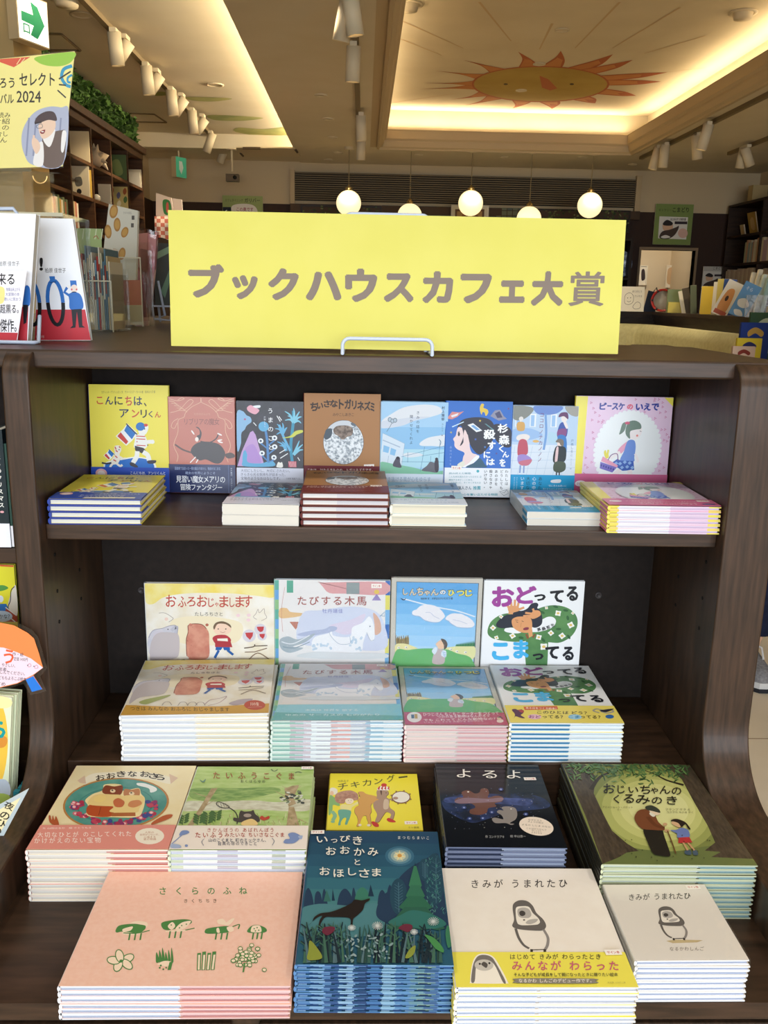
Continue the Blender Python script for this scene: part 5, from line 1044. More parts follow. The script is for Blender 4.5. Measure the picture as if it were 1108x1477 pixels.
B_SAK = Book('sak', .312, .246, .0091, 'f0c0ac', ((0, .52, 'eef0f8'), (.52, 1, 'eccaca')), ((0, .52, 'e0e6f4'), (.52, 1, 'e8bcbc')), 'e8d4d0', art=art_sak, rough=.55, side='e4b8a4', inner=((0, .52, 'cfd8ec'), (.52, 1, 'dca4a4')))

# ---------------------------------------------------------------- blue book: lone wolf and the star
ZV = [(168, 38), (955, 32), (1060, 885), (35, 880)]
def art_oho(A):
    A.view(ZV).full('2f5a70')
    for k, c in enumerate(('2a4a66', '2c5169', '2f5870', '346277', '3a6c7c', '42767f', '4a7f84')): A.poly(c, [(168 - k * 9, 38 + k * 72), (955 + k * 9, 34 + k * 72), (965 + k * 9, 110 + k * 72), (158 - k * 9, 114 + k * 72)])
    for r, c in ((92, '3d6a84'), (74, '5f889a'), (56, '93aaa8'), (38, 'c8cdb2')): A.el(c, 715, 185, r, r * .66)
    A.poly('e8d8a0', [(715 + (42 if k % 2 == 0 else 15) * math.sin(k * PI / 7), 183 - (36 if k % 2 == 0 else 12) * math.cos(k * PI / 7)) for k in range(14)]); A.el('d09a50', 715, 182, 14, 11)
    D1, D2, GR = '2c3f58', '25384c', '3f7a68'
    for x, w, y in ((135, 60, 390), (195, 50, 410), (235, 34, 395), (365, 100, 392), (420, 34, 385), (600, 60, 398), (650, 60, 365)): A.blob(D1, [(x - w * .5, 550), (x - w * .4, 440), (x, y), (x + w * .4, 440), (x + w * .5, 550)])
    A.blob(GR, [(430, 470), (445, 405), (475, 383), (505, 405), (520, 470)]); A.poly(D2, [(280, 470), (288, 392), (300, 470)]); A.poly(D2, [(510, 440), (528, 365), (548, 440)]); A.poly('3a6a64', [(228, 475), (250, 400), (275, 475)])
    for y0 in (470, 520, 575): A.blob('4f8088', [(70, y0 + 60), (200, y0 + 20), (400, y0 + 30), (560, y0 + 15), (640, y0 + 80), (400, y0 + 130), (100, y0 + 130)])
    A.blob(D1, [(560, 560), (590, 450), (660, 390), (720, 310), (790, 250), (880, 200), (950, 165), (975, 240), (1010, 520), (1030, 640), (800, 640), (640, 615)])
    for x, y, w, h in ((705, 440, 70, 210), (875, 270, 56, 130), (935, 330, 80, 300)): A.el('2c4a5c', x, y, w * .8, h * .55)
    for x, y, w, h in ((705, 440, 62, 200), (875, 270, 46, 110), (945, 330, 70, 300)):
        A.line('4a6f80', 4, [(x, y - h * .45), (x, y + h * .5)])
        for k in range(9):
            yy = y - h * .35 + k * h * .09; A.line('4a6f80', 3, [(x, yy + 10), (x - w * .42, yy - 8)]); A.line('4a6f80', 3, [(x, yy + 10), (x + w * .42, yy - 8)])
    rg = random.Random(9)
    for k in range(110):
        x, y = rg.uniform(880, 1000), rg.uniform(190, 560)
        if x > 950 + (y - 160) * .12: continue
        A.line(('3f7a78', '5a8f8a', '345a66')[k % 3], 4, [(x, y), (x + rg.uniform(-14, 14), y - 16)])
    A.poly(D2, [(808, 260), (812, 222), (818, 260)])
    for (y0, y1, w0, w1, c) in ((250, 375, 8, 42, '3f7a5c'), (370, 442, 28, 62, '3a7058'), (440, 515, 44, 108, '356852'), (510, 650, 70, 190, '33604f')):
        pts = [(812 - w0, y0), (812 + w0, y0)] + [(812 + w1 - 2 * w1 * k / 8, y1 + (10 if k % 2 else -2)) for k in range(9)]; A.poly(c, pts)
    A.blob('38706a', [(640, 620), (720, 560), (800, 530), (930, 560), (1010, 620), (900, 650)])
    W = '2b2522'
    A.blob(W, [(150, 610), (165, 580), (205, 555), (270, 545), (340, 520), (400, 490), (425, 466), (470, 470), (517, 458), (516, 470), (490, 490), (475, 530), (440, 565), (412, 590), (405, 640), (392, 640), (396, 595), (370, 580), (290, 578), (235, 580), (205, 620), (200, 648), (188, 646), (198, 600), (215, 570), (180, 585), (125, 632)])
    rg = random.Random(21)
    for k in range(70):
        x = rg.uniform(70, 1030); y = rg.uniform(620, 700); b = 878; lean = rg.uniform(-50, 50); c = ('25323a', '2f4a46', '3c5f58', '456a5a', '1f2a33', '56727a')[k % 6]
        x = min(max(x, 90 + (y - 600) * -.12), 1000); A.line(c, rg.uniform(12, 24), [(x, b), (x + lean * .4, (y + b) / 2), (x + lean, y - 14)], True, taper=True)
        if k % 3 == 0:
            for q in range(5): yy = y + 25 + q * 28; A.line(c, 7, [(x + lean * (1 - q * .16), yy), (x + lean * (1 - q * .16) + (34 if q % 2 else -34), yy - 26)])
    for k in range(60): x, y = rg.uniform(330, 660), rg.uniform(690, 870); A.el(('7f9a9c', '56777c', '8fa4a8')[k % 3], x, y, rg.uniform(8, 18), rg.uniform(4, 8), rg.uniform(0, 180), n=9)
    for x, y, r in ((565, 640, 36), (925, 610, 38), (800, 680, 26), (400, 655, 26)):
        for k in range(16): a = k * PI / 8; A.line('c9d0d0', 3, [(x, y), (x + r * math.cos(a), y + r * .75 * math.sin(a))])
    A.blob('6a3040', [(700, 655), (740, 630), (785, 635), (788, 660), (760, 682), (725, 670)]); A.blob('6a3040', [(215, 665), (240, 650), (290, 652), (285, 680), (245, 705), (215, 690)])
    A.blob('4a8a52', [(870, 698), (930, 720), (985, 780), (990, 815), (940, 790), (900, 740)]); A.blob('8a9440', [(130, 740), (170, 780), (205, 850), (150, 868), (108, 860), (120, 800)]); A.blob('8a9440', [(740, 850), (770, 795), (808, 770), (800, 820), (770, 850)]); A.blob('3f7a5a', [(1015, 640), (1035, 660), (1045, 760), (1020, 780), (1005, 700)])
    Wt = 'ece8dc'
    A.chars('いっぴきおおかみとおほしさま', [(Wt, 200, 84, 268, 122), (Wt, 288, 98, 328, 122), (Wt, 344, 76, 408, 116), (Wt, 424, 80, 482, 132), (Wt, 254, 148, 318, 198), (Wt, 342, 142, 404, 190), (Wt, 428, 152, 496, 200), (Wt, 514, 150, 580, 200), (Wt, 430, 222, 466, 258),
        (Wt, 210, 274, 276, 324), (Wt, 296, 286, 362, 336), (Wt, 388, 278, 440, 324), (Wt, 456, 282, 522, 336), (Wt, 538, 278, 596, 328)], .016)
    A.row('dfe0d8', 'まつむらまいこ', 698, 76, 908, 96, .01)
B_OHO = Book('oho', .216, .312, .0087, '2f5a70', tuple((k / 11, (k + 1) / 11, c) for k, c in enumerate(('5a86b8', '7fa8d0', '3a5a8c', '8fb4d4', '2f4a78', '4a78b0', '8fb8d8', '5f8fc0', '6f98a8', '4a6a98', '6f9cc8'))),
             tuple((k / 9, (k + 1) / 9, c) for k, c in enumerate(('4a78b4', '86aed6', '3a5688', '6f9ccc', '2f4a7c', '8fb8dc', '5f8ab4', '9ab8a8', '4a74b0'))), '2f4f74', art=art_oho, stickers=((.055, .965, .0225, .0098, 2),), coat=.3, rough=.25,
             inner=tuple((k / 13, (k + 1) / 13, c) for k, c in enumerate(('8fb4dc', '2f4f84', '6f9ccc', '3f689c', '9fc0e0', '34507c', '5f8fc4', '8fb0c8', '3f5f94', '7fa8d0', '2f4874', '6f98c8', '4f7ab0'))))

# ---------------------------------------------------------------- off-white book: grey penguin chick, with and without the yellow band
AV = [(32, 30), (835, 38), (1082, 685), (88, 690)]; AV2 = [(75, 55), (748, 72), (1040, 575), (285, 580)]
def chick(A, X):
    def q(*p): return [X(x, y) for x, y in p]
    G1, G2, G3 = '6a6460', '8f8884', 'b4aea8'
    A.blob(G1, q((412, 250), (420, 222), (450, 206), (490, 210), (520, 235), (540, 275), (575, 310), (590, 345), (575, 368), (540, 372), (450, 365), (408, 348), (418, 310)))
    A.blob('ece5da', q((428, 275), (432, 245), (460, 238), (500, 242), (520, 275), (550, 305), (555, 330), (520, 345), (450, 340), (432, 320)))
    A.blob(G3, q((440, 285), (440, 255), (470, 245), (500, 255), (512, 285), (495, 302), (455, 300))); A.blob('4a4542', q((450, 285), (448, 270), (462, 262), (478, 270), (478, 285), (462, 292)))
    A.blob(G3, q((480, 330), (500, 312), (545, 308), (535, 325), (505, 336))); A.el('4a4542', *X(472, 313), 6, 4)
    A.line(G1, 15, q((425, 340), (460, 348), (540, 345), (575, 335)), True)
    A.line(G1, 13, q((425, 360), (440, 410), (465, 450), (495, 470)), True); A.line(G2, 13, q((575, 365), (598, 410), (595, 450), (582, 475)), True)
    for x in (508, 580): A.line('3f3a38', 12, q((x, 474), (x, 492)))
    A.line('3f3a38', 5, q((512, 478), (575, 476)))
def art_kia(A):
    A.view(AV).full(M2('ece3d8', 'efe7dd', 40, .45, .05, 'offwhite_paper')); K = '38322f'
    A.row(K, 'きみが うまれたひ', 182, 94, 716, 140, .01)
    chick(A, lambda x, y: (x, y))
def band_kia(A):
    A.view(AV); W = 'f3ece0'
    A.blob(W, [(165, 655), (180, 560), (205, 512), (245, 500), (290, 512), (320, 550), (370, 655), (355, 668), (180, 668)]); A.blob('7a7470', [(170, 655), (185, 565), (210, 518), (245, 507), (285, 518), (310, 552), (360, 655), (345, 660), (300, 560), (250, 535), (205, 560), (190, 655)]); A.el('c8c2ba', 245, 565, 52, 32); A.blob('5a5450', [(230, 560), (245, 546), (265, 560), (258, 580), (245, 575)]); A.el('3a3532', 222, 558, 6); A.el('3a3532', 275, 554, 6)
    A.row('4a4438', 'はじめて きみが わらったとき', 385, 504, 885, 534, .012); A.row('c8607a', 'みんなが わらった', 390, 544, 985, 598, .018)
    A.row('4a4438', 'そんな子どもが成長をして親になったときに贈りたい絵本', 405, 611, 972, 631, .012)
    A.blob('8a8478', [(415, 657), (432, 644), (835, 644), (848, 657), (835, 671), (432, 671)], 3); A.row('f3ece0', 'なるかわ しんごのデビュー作です。', 430, 647, 845, 669, .015); A.text('8a8450', '絵本館 1600円＋税', 915, 663, 1012, 670)
B_KIA = Book('kia', .247, .257, .0089, 'ece3d8', 'eef0f2', ((0, .5, 'e2e8f4'), (.5, 1, 'e8ecf6')), 'e6e2da', art=art_kia, band=(.066, 'ece05a'), band_art=band_kia, stickers=((.93, .245, .0235, .01, 2),), rough=.4, coat=.1, inner=((0, .45, 'd2dcf0'), (.45, 1, 'dfe4f0')))
def art_kib(A):
    A.view(AV2).full('e4ddd4'); A.row('3a3430', 'きみが うまれたひ', 240, 124, 662, 168, .01)
    A.poly('c8b48a', [(495, 445), (560, 436), (740, 442), (700, 456), (540, 460)])
    chick(A, lambda x, y: (443 + (x - 412) * .96 + (y - 206) * .04, 212 + (y - 206) * .80))
    A.row('8a8078', 'なるかわしんご', 515, 486, 748, 514)
B_KIB = Book('kib', .162, .166, .0083, 'e4ddd4', 'eef0f4', ((0, 1, 'e2e8f6'),), 'dcdad4', art=art_kib, stickers=((.87, .955, .0225, .0095, 2),), wrap=True, rough=.35, coat=.2, inner=((0, 1, 'ccd6ee'),))

# ------------------------------------------------------------------ set out on the bookcase
SZ, S2, TZ = .9664, .4924, .4004
stack(B_KON, 4, -.590, -.008, SZ, 'yellow and navy book with a marching boy', 'yellow boy books piled on the upper shelf', 1.2, .0016, None, 1)
stack(B_UMA, 2, -.289, .004, SZ, 'black and turquoise paperback with pale band', 'black and turquoise paperbacks on the upper shelf', -1., .001, None, 2)
stack(B_TOG, 5, -.1485, .005, SZ, 'brown book with maroon band and silver disc', 'brown silver-disc books on the upper shelf', 1.0, .0012, None, 3)
stack(B_KIH, 2, .0115, .014, SZ, 'pale blue school roof book with cream pages', 'pale blue roof books on the upper shelf', .5, .001, None, 4)
stack(B_KOK, 2, .2605, .029, SZ, 'street scene paperback with a cyan band', 'street scene paperbacks on the upper shelf', 0., .001, None, 5)
stack(B_PIS, 6, .3965, -.016, SZ, 'pink book of a walking girl', 'pink walking girl books on the upper shelf', -.4, .0012, 0., 6)
for b, a, lab in ((B_KON, (-.596, 1.184), 'yellow book of a marching boy with a flag, standing leftmost on the shelf'),
                  (B_LIB, (-.436, 1.162), 'terracotta book with a flying witch and navy band, standing upright'),
                  (B_UMA, (-.2985, 1.156), 'black book with turquoise plants, standing upright behind its pile'),
                  (B_TOG, (-.1615, 1.1735), 'brown book with a round silver disc, standing upright'),
                  (B_KIH, (-.0045, 1.1605), 'pale blue school roof book with a cloudy sky, standing upright'),
                  (B_SUG, (.1285, 1.1625), 'bright blue book with a dark-haired girl in profile, standing upright'),
                  (B_KOK, (.2665, 1.1565), 'street scene book with three figures and cyan band, standing upright'),
                  (B_PIS, (.3965, 1.184), 'pink book with a girl in a white oval, standing upright')):
    if b is not B_PIS: stand(b, a[0], a[1], .288, SZ, lab)
    else: stand(b, a[0], a[1], .288, SZ, lab)
stack(B_OFU, 9, -.4925, .018, S2, 'cream landscape book with a hippo and boy', 'cream hippo books piled on the step', 1.5, .0022, 3.0, 7, -.002)
stack(B_TAB, 9, -.2085, .0185, S2, 'wrapped wooden horse book with pale edges', 'wrapped wooden horse books piled on the step', .8, .0015, 1.2, 8)
stack(B_SHI, 8, .0475, .0185, S2, 'boy under clouds book with a rose band', 'rose-banded cloud books piled on the step', .3, .0012, None, 9)
stack(B_ODO, 9, .2505, .0205, S2, 'white and teal book with a dancing figure', 'white dancing figure books piled on the step', .2, .0012, None, 10)
stack(B_SAK, 6, -.442, -.515, TZ, 'salmon pink landscape book with green insects', 'salmon pink insect books on the table', 0., .0015, 0., 11)
stack(B_OHO, 9, -.1235, -.503, TZ, 'blue night forest book with a wolf', 'blue wolf books on the table', -.3, .0016, -.5, 12)
stack(B_KIA, 7, .0945, -.528, TZ, 'off-white penguin chick book with yellow band', 'yellow-banded penguin chick books on the table', 0., .0012, 0., 13)
stack(B_KIB, 8, .3515, -.482, TZ, 'small wrapped penguin chick book in plain white', 'small white penguin chick books on the table', .2, .0016, .6, 14)
stack(B_OSA, 9, -.572, -.269, TZ, 'cream book of two bears on a plate', 'cream bear plate books on the table', .3, .0012, .5, 15)
stack(B_TAI, 9, -.3445, -.268, TZ, 'green watercolour book of a bear with net', 'green bear cub books on the table', .2, .001, .3, 16)
stack(B_CHI, 7, -.0945, -.172, TZ, 'yellow landscape book of marching animals', 'yellow marching animal books on the table', 0., .001, 0., 17)
stack(B_YOR, 11, .1045, -.262, TZ, 'glossy black night sky book', 'black night sky books on the table', -.4, .0015, -.6, 18)
stack(B_OJI, 11, .3475, -.309, TZ, 'olive walnut tree book of an old man', 'olive walnut tree books on the table', -.4, .0012, -.6, 19)
for b, x, lab in ((B_OFU, -.510, 'cream landscape hippo book standing upright against the back board'), (B_TAB, -.2285, 'wrapped wooden horse book standing upright against the back board'),
                  (B_SHI, .0275, 'wrapped grey-framed cloud book standing upright against the back board'), (B_ODO, .2305, 'white dancing figure book standing upright at the right end')):
    band, b.band = b.band, None                                           # the copies on show wear no band
    b.make(lab, (x, .3168 if not b.wrap else .3160, S2 + (.0022 if b.wrap else .0005)), (PI / 2 - .002, 0, 0)); b.band = band

# ================================================================== ceiling things
SOFT = M('cbbb9c', .5, kind='lamp_enamel')
def cove(name, loc, target, sx, sy, e, col=(1, .85, .60)): return area(name, loc, target, sx, sy, e, col, math.radians(150))
mx, my = (TX0 + TX1) / 2, (TY0 + TY1) / 2
cove('cove_light', (TX0 - .11, my, CE + .17), (TX0 - .10, my, CE + .4), TY1 - TY0, .05, 18); cove('cove_light', (TX1 + .12, my, CE + .17), (TX1 + .10, my, CE + .4), TY1 - TY0, .05, 18)
cove('cove_light', (mx, TY1 + .12, CE + .17), (mx, TY1 + .10, CE + .4), TX1 - TX0, .05, 10)
cove('cove_light', (-.60, 5.2, CE + .06), (-.95, 5.2, CE2 + .02), 7.4, .04, 70)
# the sun painted on the coffer ceiling, and green leaves on the raised part
def ceiling_art(name, z, draw, label):
    mb = MB(); A = Art(mb, 1, 1, 0, .8); A.P = lambda x, y: np.array(at(x, y, z=z)[:2]); A.k = .005
    draw(A); mb.v = [(x, y, z - .0015 - zz * 2) for x, y, zz in mb.v]
    return structure(mb, name, label)
def draw_sun(A):
    def c(x, y): return (540 + x / 1.951, y / 1.951)
    for a, b in (((70, 55), (250, 135)), ((295, 5), (385, 115)), ((500, 65), (465, 138)), ((690, 5), (565, 135)), ((860, 20), (670, 135)), ((50, 100), (190, 155)), ((930, 100), (760, 150)), ((40, 290), (230, 262)), ((930, 190), (800, 205))): A.poly('cbae84', [c(a[0] - 3, a[1]), c(a[0] + 5, a[1]), c(b[0] + 2, b[1]), c(b[0] - 2, b[1])])
    O, O2 = M2('bf7a44', 'ca8850', 3, .8, 0, 'painted_orange'), 'b0643e'
    tips = [(405, 145), (525, 142), (672, 152), (728, 168), (825, 203), (808, 229), (738, 269), (622, 290), (500, 306), (388, 305), (255, 296), (215, 280), (122, 250), (135, 233), (168, 198), (250, 168)]
    cx, cy, rx, ry = 468, 236, 188, 48
    for tx, ty in tips:
        a = math.atan2((ty - cy) / ry, (tx - cx) / rx); w = .17
        p0 = (cx + rx * math.cos(a - w), cy + ry * math.sin(a - w)); p1 = (cx + rx * math.cos(a + w), cy + ry * math.sin(a + w)); m = ((p0[0] + tx) / 2 + 12, (p0[1] + ty) / 2 - 2); m2 = ((p1[0] + tx) / 2 + 10, (p1[1] + ty) / 2 + 3)
        A.poly(O2, [c(*p) for p in catmull([p0, m, (tx, ty)], False)] + [c(*p) for p in catmull([(tx, ty), m2, p1], False)][1:])
        A.poly(O, [c(p0[0] * .92 + p1[0] * .08, p0[1] * .92 + p1[1] * .08), c(m[0] * .8 + m2[0] * .2, m[1] * .8 + m2[1] * .2), c((tx * 4 + cx) / 5, (ty * 4 + cy) / 5), c(m[0] * .2 + m2[0] * .8, m[1] * .2 + m2[1] * .8), c(p1[0] * .92 + p0[0] * .08, p1[1] * .92 + p0[1] * .08)])
    def e(col, x, y, a, b): A.poly(col, [c(x + a * math.cos(t * PI / 18), y + b * math.sin(t * PI / 18)) for t in range(36)])
    e(O2, cx, cy, rx + 6, ry + 3); e(M2('ac8e42', 'b89a4e', 3, .8, 0, 'painted_gold'), cx, cy, rx, ry)
    def ln(p, w=4, col='a5663f'): A.line(col, w / 1.951, [c(*q) for q in p], True)
    ln([(325, 248), (370, 252), (410, 238), (425, 222)]); ln([(330, 215), (400, 205), (455, 212)]); ln([(470, 212), (480, 235), (500, 250), (470, 250)], 5); ln([(490, 212), (560, 205), (620, 215)]); ln([(510, 235), (560, 222), (620, 218)])
    A.poly('b96a45', [c(465, 212), c(490, 222), c(515, 248), c(495, 254), c(472, 246)])
    e('4a3a2a', 370, 236, 6, 2.5); e('4a3a2a', 556, 236, 6, 2.5)
ceiling_art('ceiling_mural', CE + .365, draw_sun, 'large orange sun with a face painted on the coffer ceiling')
def draw_leaves(A):
    rg = random.Random(3); g = M2('a9a667', '8f9458', 5, .85, 0, 'painted_green')
    for pts in ([(265, 140), (300, 140), (335, 142), (310, 146), (280, 145)], [(300, 166), (345, 167), (380, 170), (350, 174), (310, 173)], [(345, 184), (380, 186), (418, 183), (420, 192), (385, 197), (340, 190)], [(213, 133), (235, 132), (245, 136), (225, 138)]): A.blob(g, pts)
    for _ in range(24): x, y = rg.uniform(340, 418), rg.uniform(182, 196); A.line(g, 2, [(x, y), (x + rg.uniform(-14, 14), y + rg.uniform(-4, 4))])
ceiling_art('ceiling_mural_leaves', CE2, draw_leaves, 'faded green foliage painted on the raised ceiling')

def disc_light(px, py, z, lit, label, r=.06, name='downlight'):
    p = at(px, py, z=z); t = thing(name, label, 'ceiling light' if name == 'downlight' else 'detector', p)
    MB().lathe([(r, 0), (r, -.006), (r * .8, -.008), (r * .72, -.003)], (0, 0, 0), SOFT, 20).build('rim', t)
    MB().lathe([(r * .72, -.002), (0, -.002)], (0, 0, 0), M('ffdca0', .4, emit=5, kind='lamp_lens') if lit else M('8d7d62', .5, kind='lamp_lens_off'), 20).build('lens', t)
    if name == 'smoke_detector': MB().lathe([(r * .7, -.004), (r * .6, -.04), (0, -.045)], (0, 0, 0), SOFT, 20).build('sensor_head', t)
for px, py, lit, lab in ((463, 137, 0, 'unlit round downlight in the soffit, nearest of the soffit row'), (473, 171, 0, 'unlit round downlight in the soffit, second of the soffit row'), (480, 198, 0, 'unlit round downlight in the soffit, third of the soffit row'), (488, 220, 0, 'unlit downlight at the far end of the soffit row'),
                         (474, 230, 1, 'small lit downlight near the left globe pendant'), (604, 223, 0, 'unlit downlight below the coffer cornice, near the second globe cord'), (728, 226, 0, 'unlit downlight between the middle and fourth globe cords'), (840, 227, 0, 'unlit downlight near the rightmost globe cord'), (913, 237, 1, 'small lit downlight near the right track lamps')):
    disc_light(px, py, CE, lit, lab, .05)
for px, py, lab in ((310, 122, 'dark round downlight in the raised left ceiling'), (118, 21, 'pale round ceiling outlet at the upper left'),): disc_light(px, py, CE2, 0, lab, .07)
for px, py, lab in ((811, 43, 'flat round ceiling fitting above the sun face'), (778, 92, 'flat round fitting at the top of the painted sun'), (752, 130, 'flat round fitting on the cheek of the painted sun')): disc_light(px, py, CE + .363, 0, lab, .05)
disc_light(590, 6, CE + .363, 0, 'white smoke detector at the left edge of the coffer ceiling', .09, 'smoke_detector'); disc_light(1072, 18, CE + .363, 0, 'white smoke detector at the right edge of the coffer ceiling', .09, 'smoke_detector')
disc_light(96, -2, CE2, 0, 'round smoke detector at the top left beside the track', .1, 'smoke_detector')
def slot_frame(q, z, label):
    P = [at(*p, z=z) for p in q]; mb = MB(); m = M('6a583c', .7, kind='slot_shadow')
    for a, b in zip(P, P[1:]): mb.tube([(a.x, a.y, z - .004), (b.x, b.y, z - .004)], .008, m, 6)
    tag(mb.build('ceiling_access_panel'), label, 'panel')
slot_frame([(50, 47), (88, 48), (116, 72), (50, 71)], CE2, 'square ceiling panel outlined in dark slots beside the exit sign'); slot_frame([(173, 162), (222, 164), (240, 176), (190, 175)], CE2, 'square ceiling panel outlined in dark slots above the green hedge')
ac = thing('air_conditioner', 'flat ceiling air conditioner at the back of the raised ceiling', 'air conditioner', (0, 0, 0))
Pq = [at(*p, z=CE2 - .142) for p in ((340, 211), (425, 212), (434, 224), (352, 224))]
zc = CE2 - .142; mb = MB(); mb.prism([(p.x, p.y) for p in Pq], 'z', zc - .014, zc - .001, M('cdbb98', .6, kind='ac_grille')); mb.build('panel', ac)
for i in (0, 1, 3): a, b = Pq[i], Pq[(i + 1) % 4]; mb = MB(); mb.tube([tuple(a.lerp(b, .12))[:2] + (zc - .016,), tuple(a.lerp(b, .42))[:2] + (zc - .016,)], .012, M('5a4a36', .6, kind='slot_shadow'), 6); mb.build('air_slot', ac)

def track(x, y0, y1, z, label, d=(0, 1)):
    tag(MB().box(x - .018, x + .018, y0, y1, z - .03, z - .0005, M('7d6b4c', .5, kind='track_rail')).build('lighting_track'), label, 'track')
def lamp(px, py, z, aim, label, group, lit=True, L=.19, r=.042, e=0, x=None):
    """spot head hanging from a track; aim is a direction"""
    p = at(px, py, z=z - .03) if x is None else at(px, py, x=x); p.z = z - .031 if x is None else p.z
    t = thing('track_spotlight', label, 'spotlight', p, (0, 0, 0), group)
    MB().box(-.02, .02, -.05, .05, -.025, 0, SOFT).build('adapter', t)
    a = Vector(aim).normalized(); c0 = Vector((0, 0, -.07)) - a * (L * .3)
    MB().tube([(0, 0, -.024), (0, 0, -.07)], .009, SOFT, 8).build('stem', t)
    q = a.to_track_quat('Z', 'Y').to_matrix().to_4x4(); q.translation = c0
    h = MB().lathe([(r * .2, 0), (r, .004), (r, L), (r * .9, L), (r * .84, L - .02)], (0, 0, 0), SOFT, 18, q).build('lamp_head', t)
    MB().lathe([(r * .84, L - .02), (0, L - .02)], (0, 0, 0), M('ffe6b8', .4, emit=6 if lit else .6, kind='lamp_lens'), 18, q).build('lens', h)
    if e: spot('track_spot_beam', p + c0 + a * (L + .02), p + c0 + a * 3, e, WARM, 55, .7, .04)
track(-1.62, 1.8, 8.75, CE2, 'long thin lighting track on the raised left ceiling')
G1 = 'spotlights on the left ceiling track'
for i, (px, py) in enumerate(((165, 42), (211, 91), (247, 126), (277, 156), (304, 189), (323, 207))):
    nm = ('nearest', 'second', 'third', 'fourth', 'fifth', 'farthest')[i]
    lamp(px, py, CE2, (.06, .1, -1) if i < 4 else (-.42, .1, -1), f'white spotlight on the left track, {nm} along the track', G1, i < 5, e=(14, 0, 14, 0, 30, 0)[i])
    if i < 4: lamp(px + 15, py + 9, CE2, (-.75, .05, -1), f'short angled white spotlight partly behind the {nm} lamp of the left track', G1, True, .15, e=46)
track(-.108, 1.6, 7.75, CE, 'thin lighting track on the soffit beside the coffer')
G2 = 'spotlights on the soffit track'
for px, py, aim, lab in ((507, -18, (.16, .1, -1), 'large white spotlight at the top edge, nearest on the soffit track'), (500, -8, (-.2, .2, -1), 'white spotlight at the top edge, behind the nearest soffit lamp'), (510, 62, (-.03, .1, -1), 'white spotlight on the soffit track, alone in the middle'),
                         (521, 163, (.03, .1, -1), 'white spotlight on the soffit track, front one of the far pair'), (521, 196, (-.02, .1, -1), 'white spotlight on the soffit track, farthest of all')): lamp(px, py, CE, aim, lab, G2, True)
track(2.75, 3.0, 8.0, CE, 'thin lighting track right of the coffer'); track(3.49, 4.5, 7.6, CE, 'short lighting track at the far right')
G3 = 'spotlights right of the coffer'
for px, py, aim, lab, e in ((1021, 176, (-.2, .1, -1), 'white spotlight right of the coffer, upper one of the near pair', 30), (1006, 192, (.2, .1, -1), 'white spotlight right of the coffer, lower one of the near pair', 0), (960, 206, (.0, .1, -1), 'white spotlight right of the coffer, right one of the far pair', 20), (949, 210, (-.2, .1, -1), 'white spotlight right of the coffer, left one of the far pair', 0)): lamp(px, py, CE, aim, lab, G3, True, .2, .042, e)
for px, py, aim, lab in ((1073, 211, (-.1, .1, -1), 'dim white spotlight at the far right, left one of two'), (1078, 209, (.5, .1, -1), 'dim white spotlight at the far right, right one of two')): lamp(px, py, CE, aim, lab, G3, False, .17, e=45 if px == 1078 else 0)

GLOBE = M('ffe9b4', .3, emit=1.02, kind='lit_opal_glass')
for i, (px, py) in enumerate(((503, 293), (591, 312), (679, 293), (763, 316), (851, 296))):
    p = at(px, py, y=7.85); nm = ('leftmost of the five', 'second of five, half behind the sign', 'middle one of the five', 'fourth of five, half behind the sign', 'rightmost of the five')[i]
    t = thing('globe_pendant_lamp', f'glowing round globe pendant lamp, {nm}', 'pendant lamp', (p.x, p.y, CE), (0, 0, 0), 'globe pendants at the back')
    h = CE - p.z; R_ = .124
    MB().ball((0, 0, -h), R_, GLOBE, 28, 18).build('globe', t)
    MB().lathe([(.035, -h + R_ - .008), (.035, -h + R_ + .02), (.02, -h + R_ + .03), (.006, -h + R_ + .05)], (0, 0, 0), M('a08a5a', .35, .2, .8, kind='brass'), 14).build('cap', t)
    MB().tube([(0, 0, -h + R_ + .04), (0, 0, -.02)], .004, M('8a7a58', .6, kind='cord'), 6).build('cord', t)
    MB().lathe([(.05, 0), (.05, -.02), (.01, -.028)], (0, 0, 0), SOFT, 16).build('ceiling_rose', t)
    if i % 2 == 0: spot('pendant_glow', (p.x, p.y - .3, CE - .25), (p.x, p.y - .2, 0), 22, WARM, 130, .9, .1)
for x, y, e in ((1.3, 4.2, 70), (3.2, 6.3, 75), (-1.0, 5.6, 60), (-.3, 3.2, 50), (1.6, 7.0, 50)): spot('room_fill_beam', (x, y, CE - .02), (x, y, 0), e, WARM, 120, .8, .08)  # added fill beams without fittings, bounced off the floor to lift the ceiling

# ================================================================== back wall
def board(name, label, cat, q, y, depth, frame, art, group=None, col='ede6d6', parts=None):
    """flat thing hung at depth y, its corners TL TR BR BL seen at q"""
    P = [at(*p, y=y) for p in q]; x0, x1 = min(p.x for p in P), max(p.x for p in P); z1 = (P[0].z + P[1].z) / 2; z0 = (P[2].z + P[3].z) / 2
    w, h = (P[1].x - P[0].x + P[2].x - P[3].x) / 2, z1 - z0; x0 = (P[0].x + P[3].x) / 2
    t = thing(name, label, cat, (x0, y, z0), (PI / 2, 0, 0), group)
    mb = MB(); mb.box(frame, w - frame, frame, h - frame, 0, depth * .6, M(col, .5, kind='poster_board')); A = Art(mb, w, h, depth * .6, .5); A.STEP = 1e-4; A.view(q); art(A); mb.build('print', t)
    if frame:
        mb = MB(); m = M(parts or '2c221a', .45, kind='picture_frame')
        for a in ((0, w, 0, frame), (0, w, h - frame, h), (0, frame, frame, h - frame), (w - frame, w, frame, h - frame)): mb.box(*a, 0, depth, m)
        mb.build('frame', t)
    return t
YB = BACK - .035
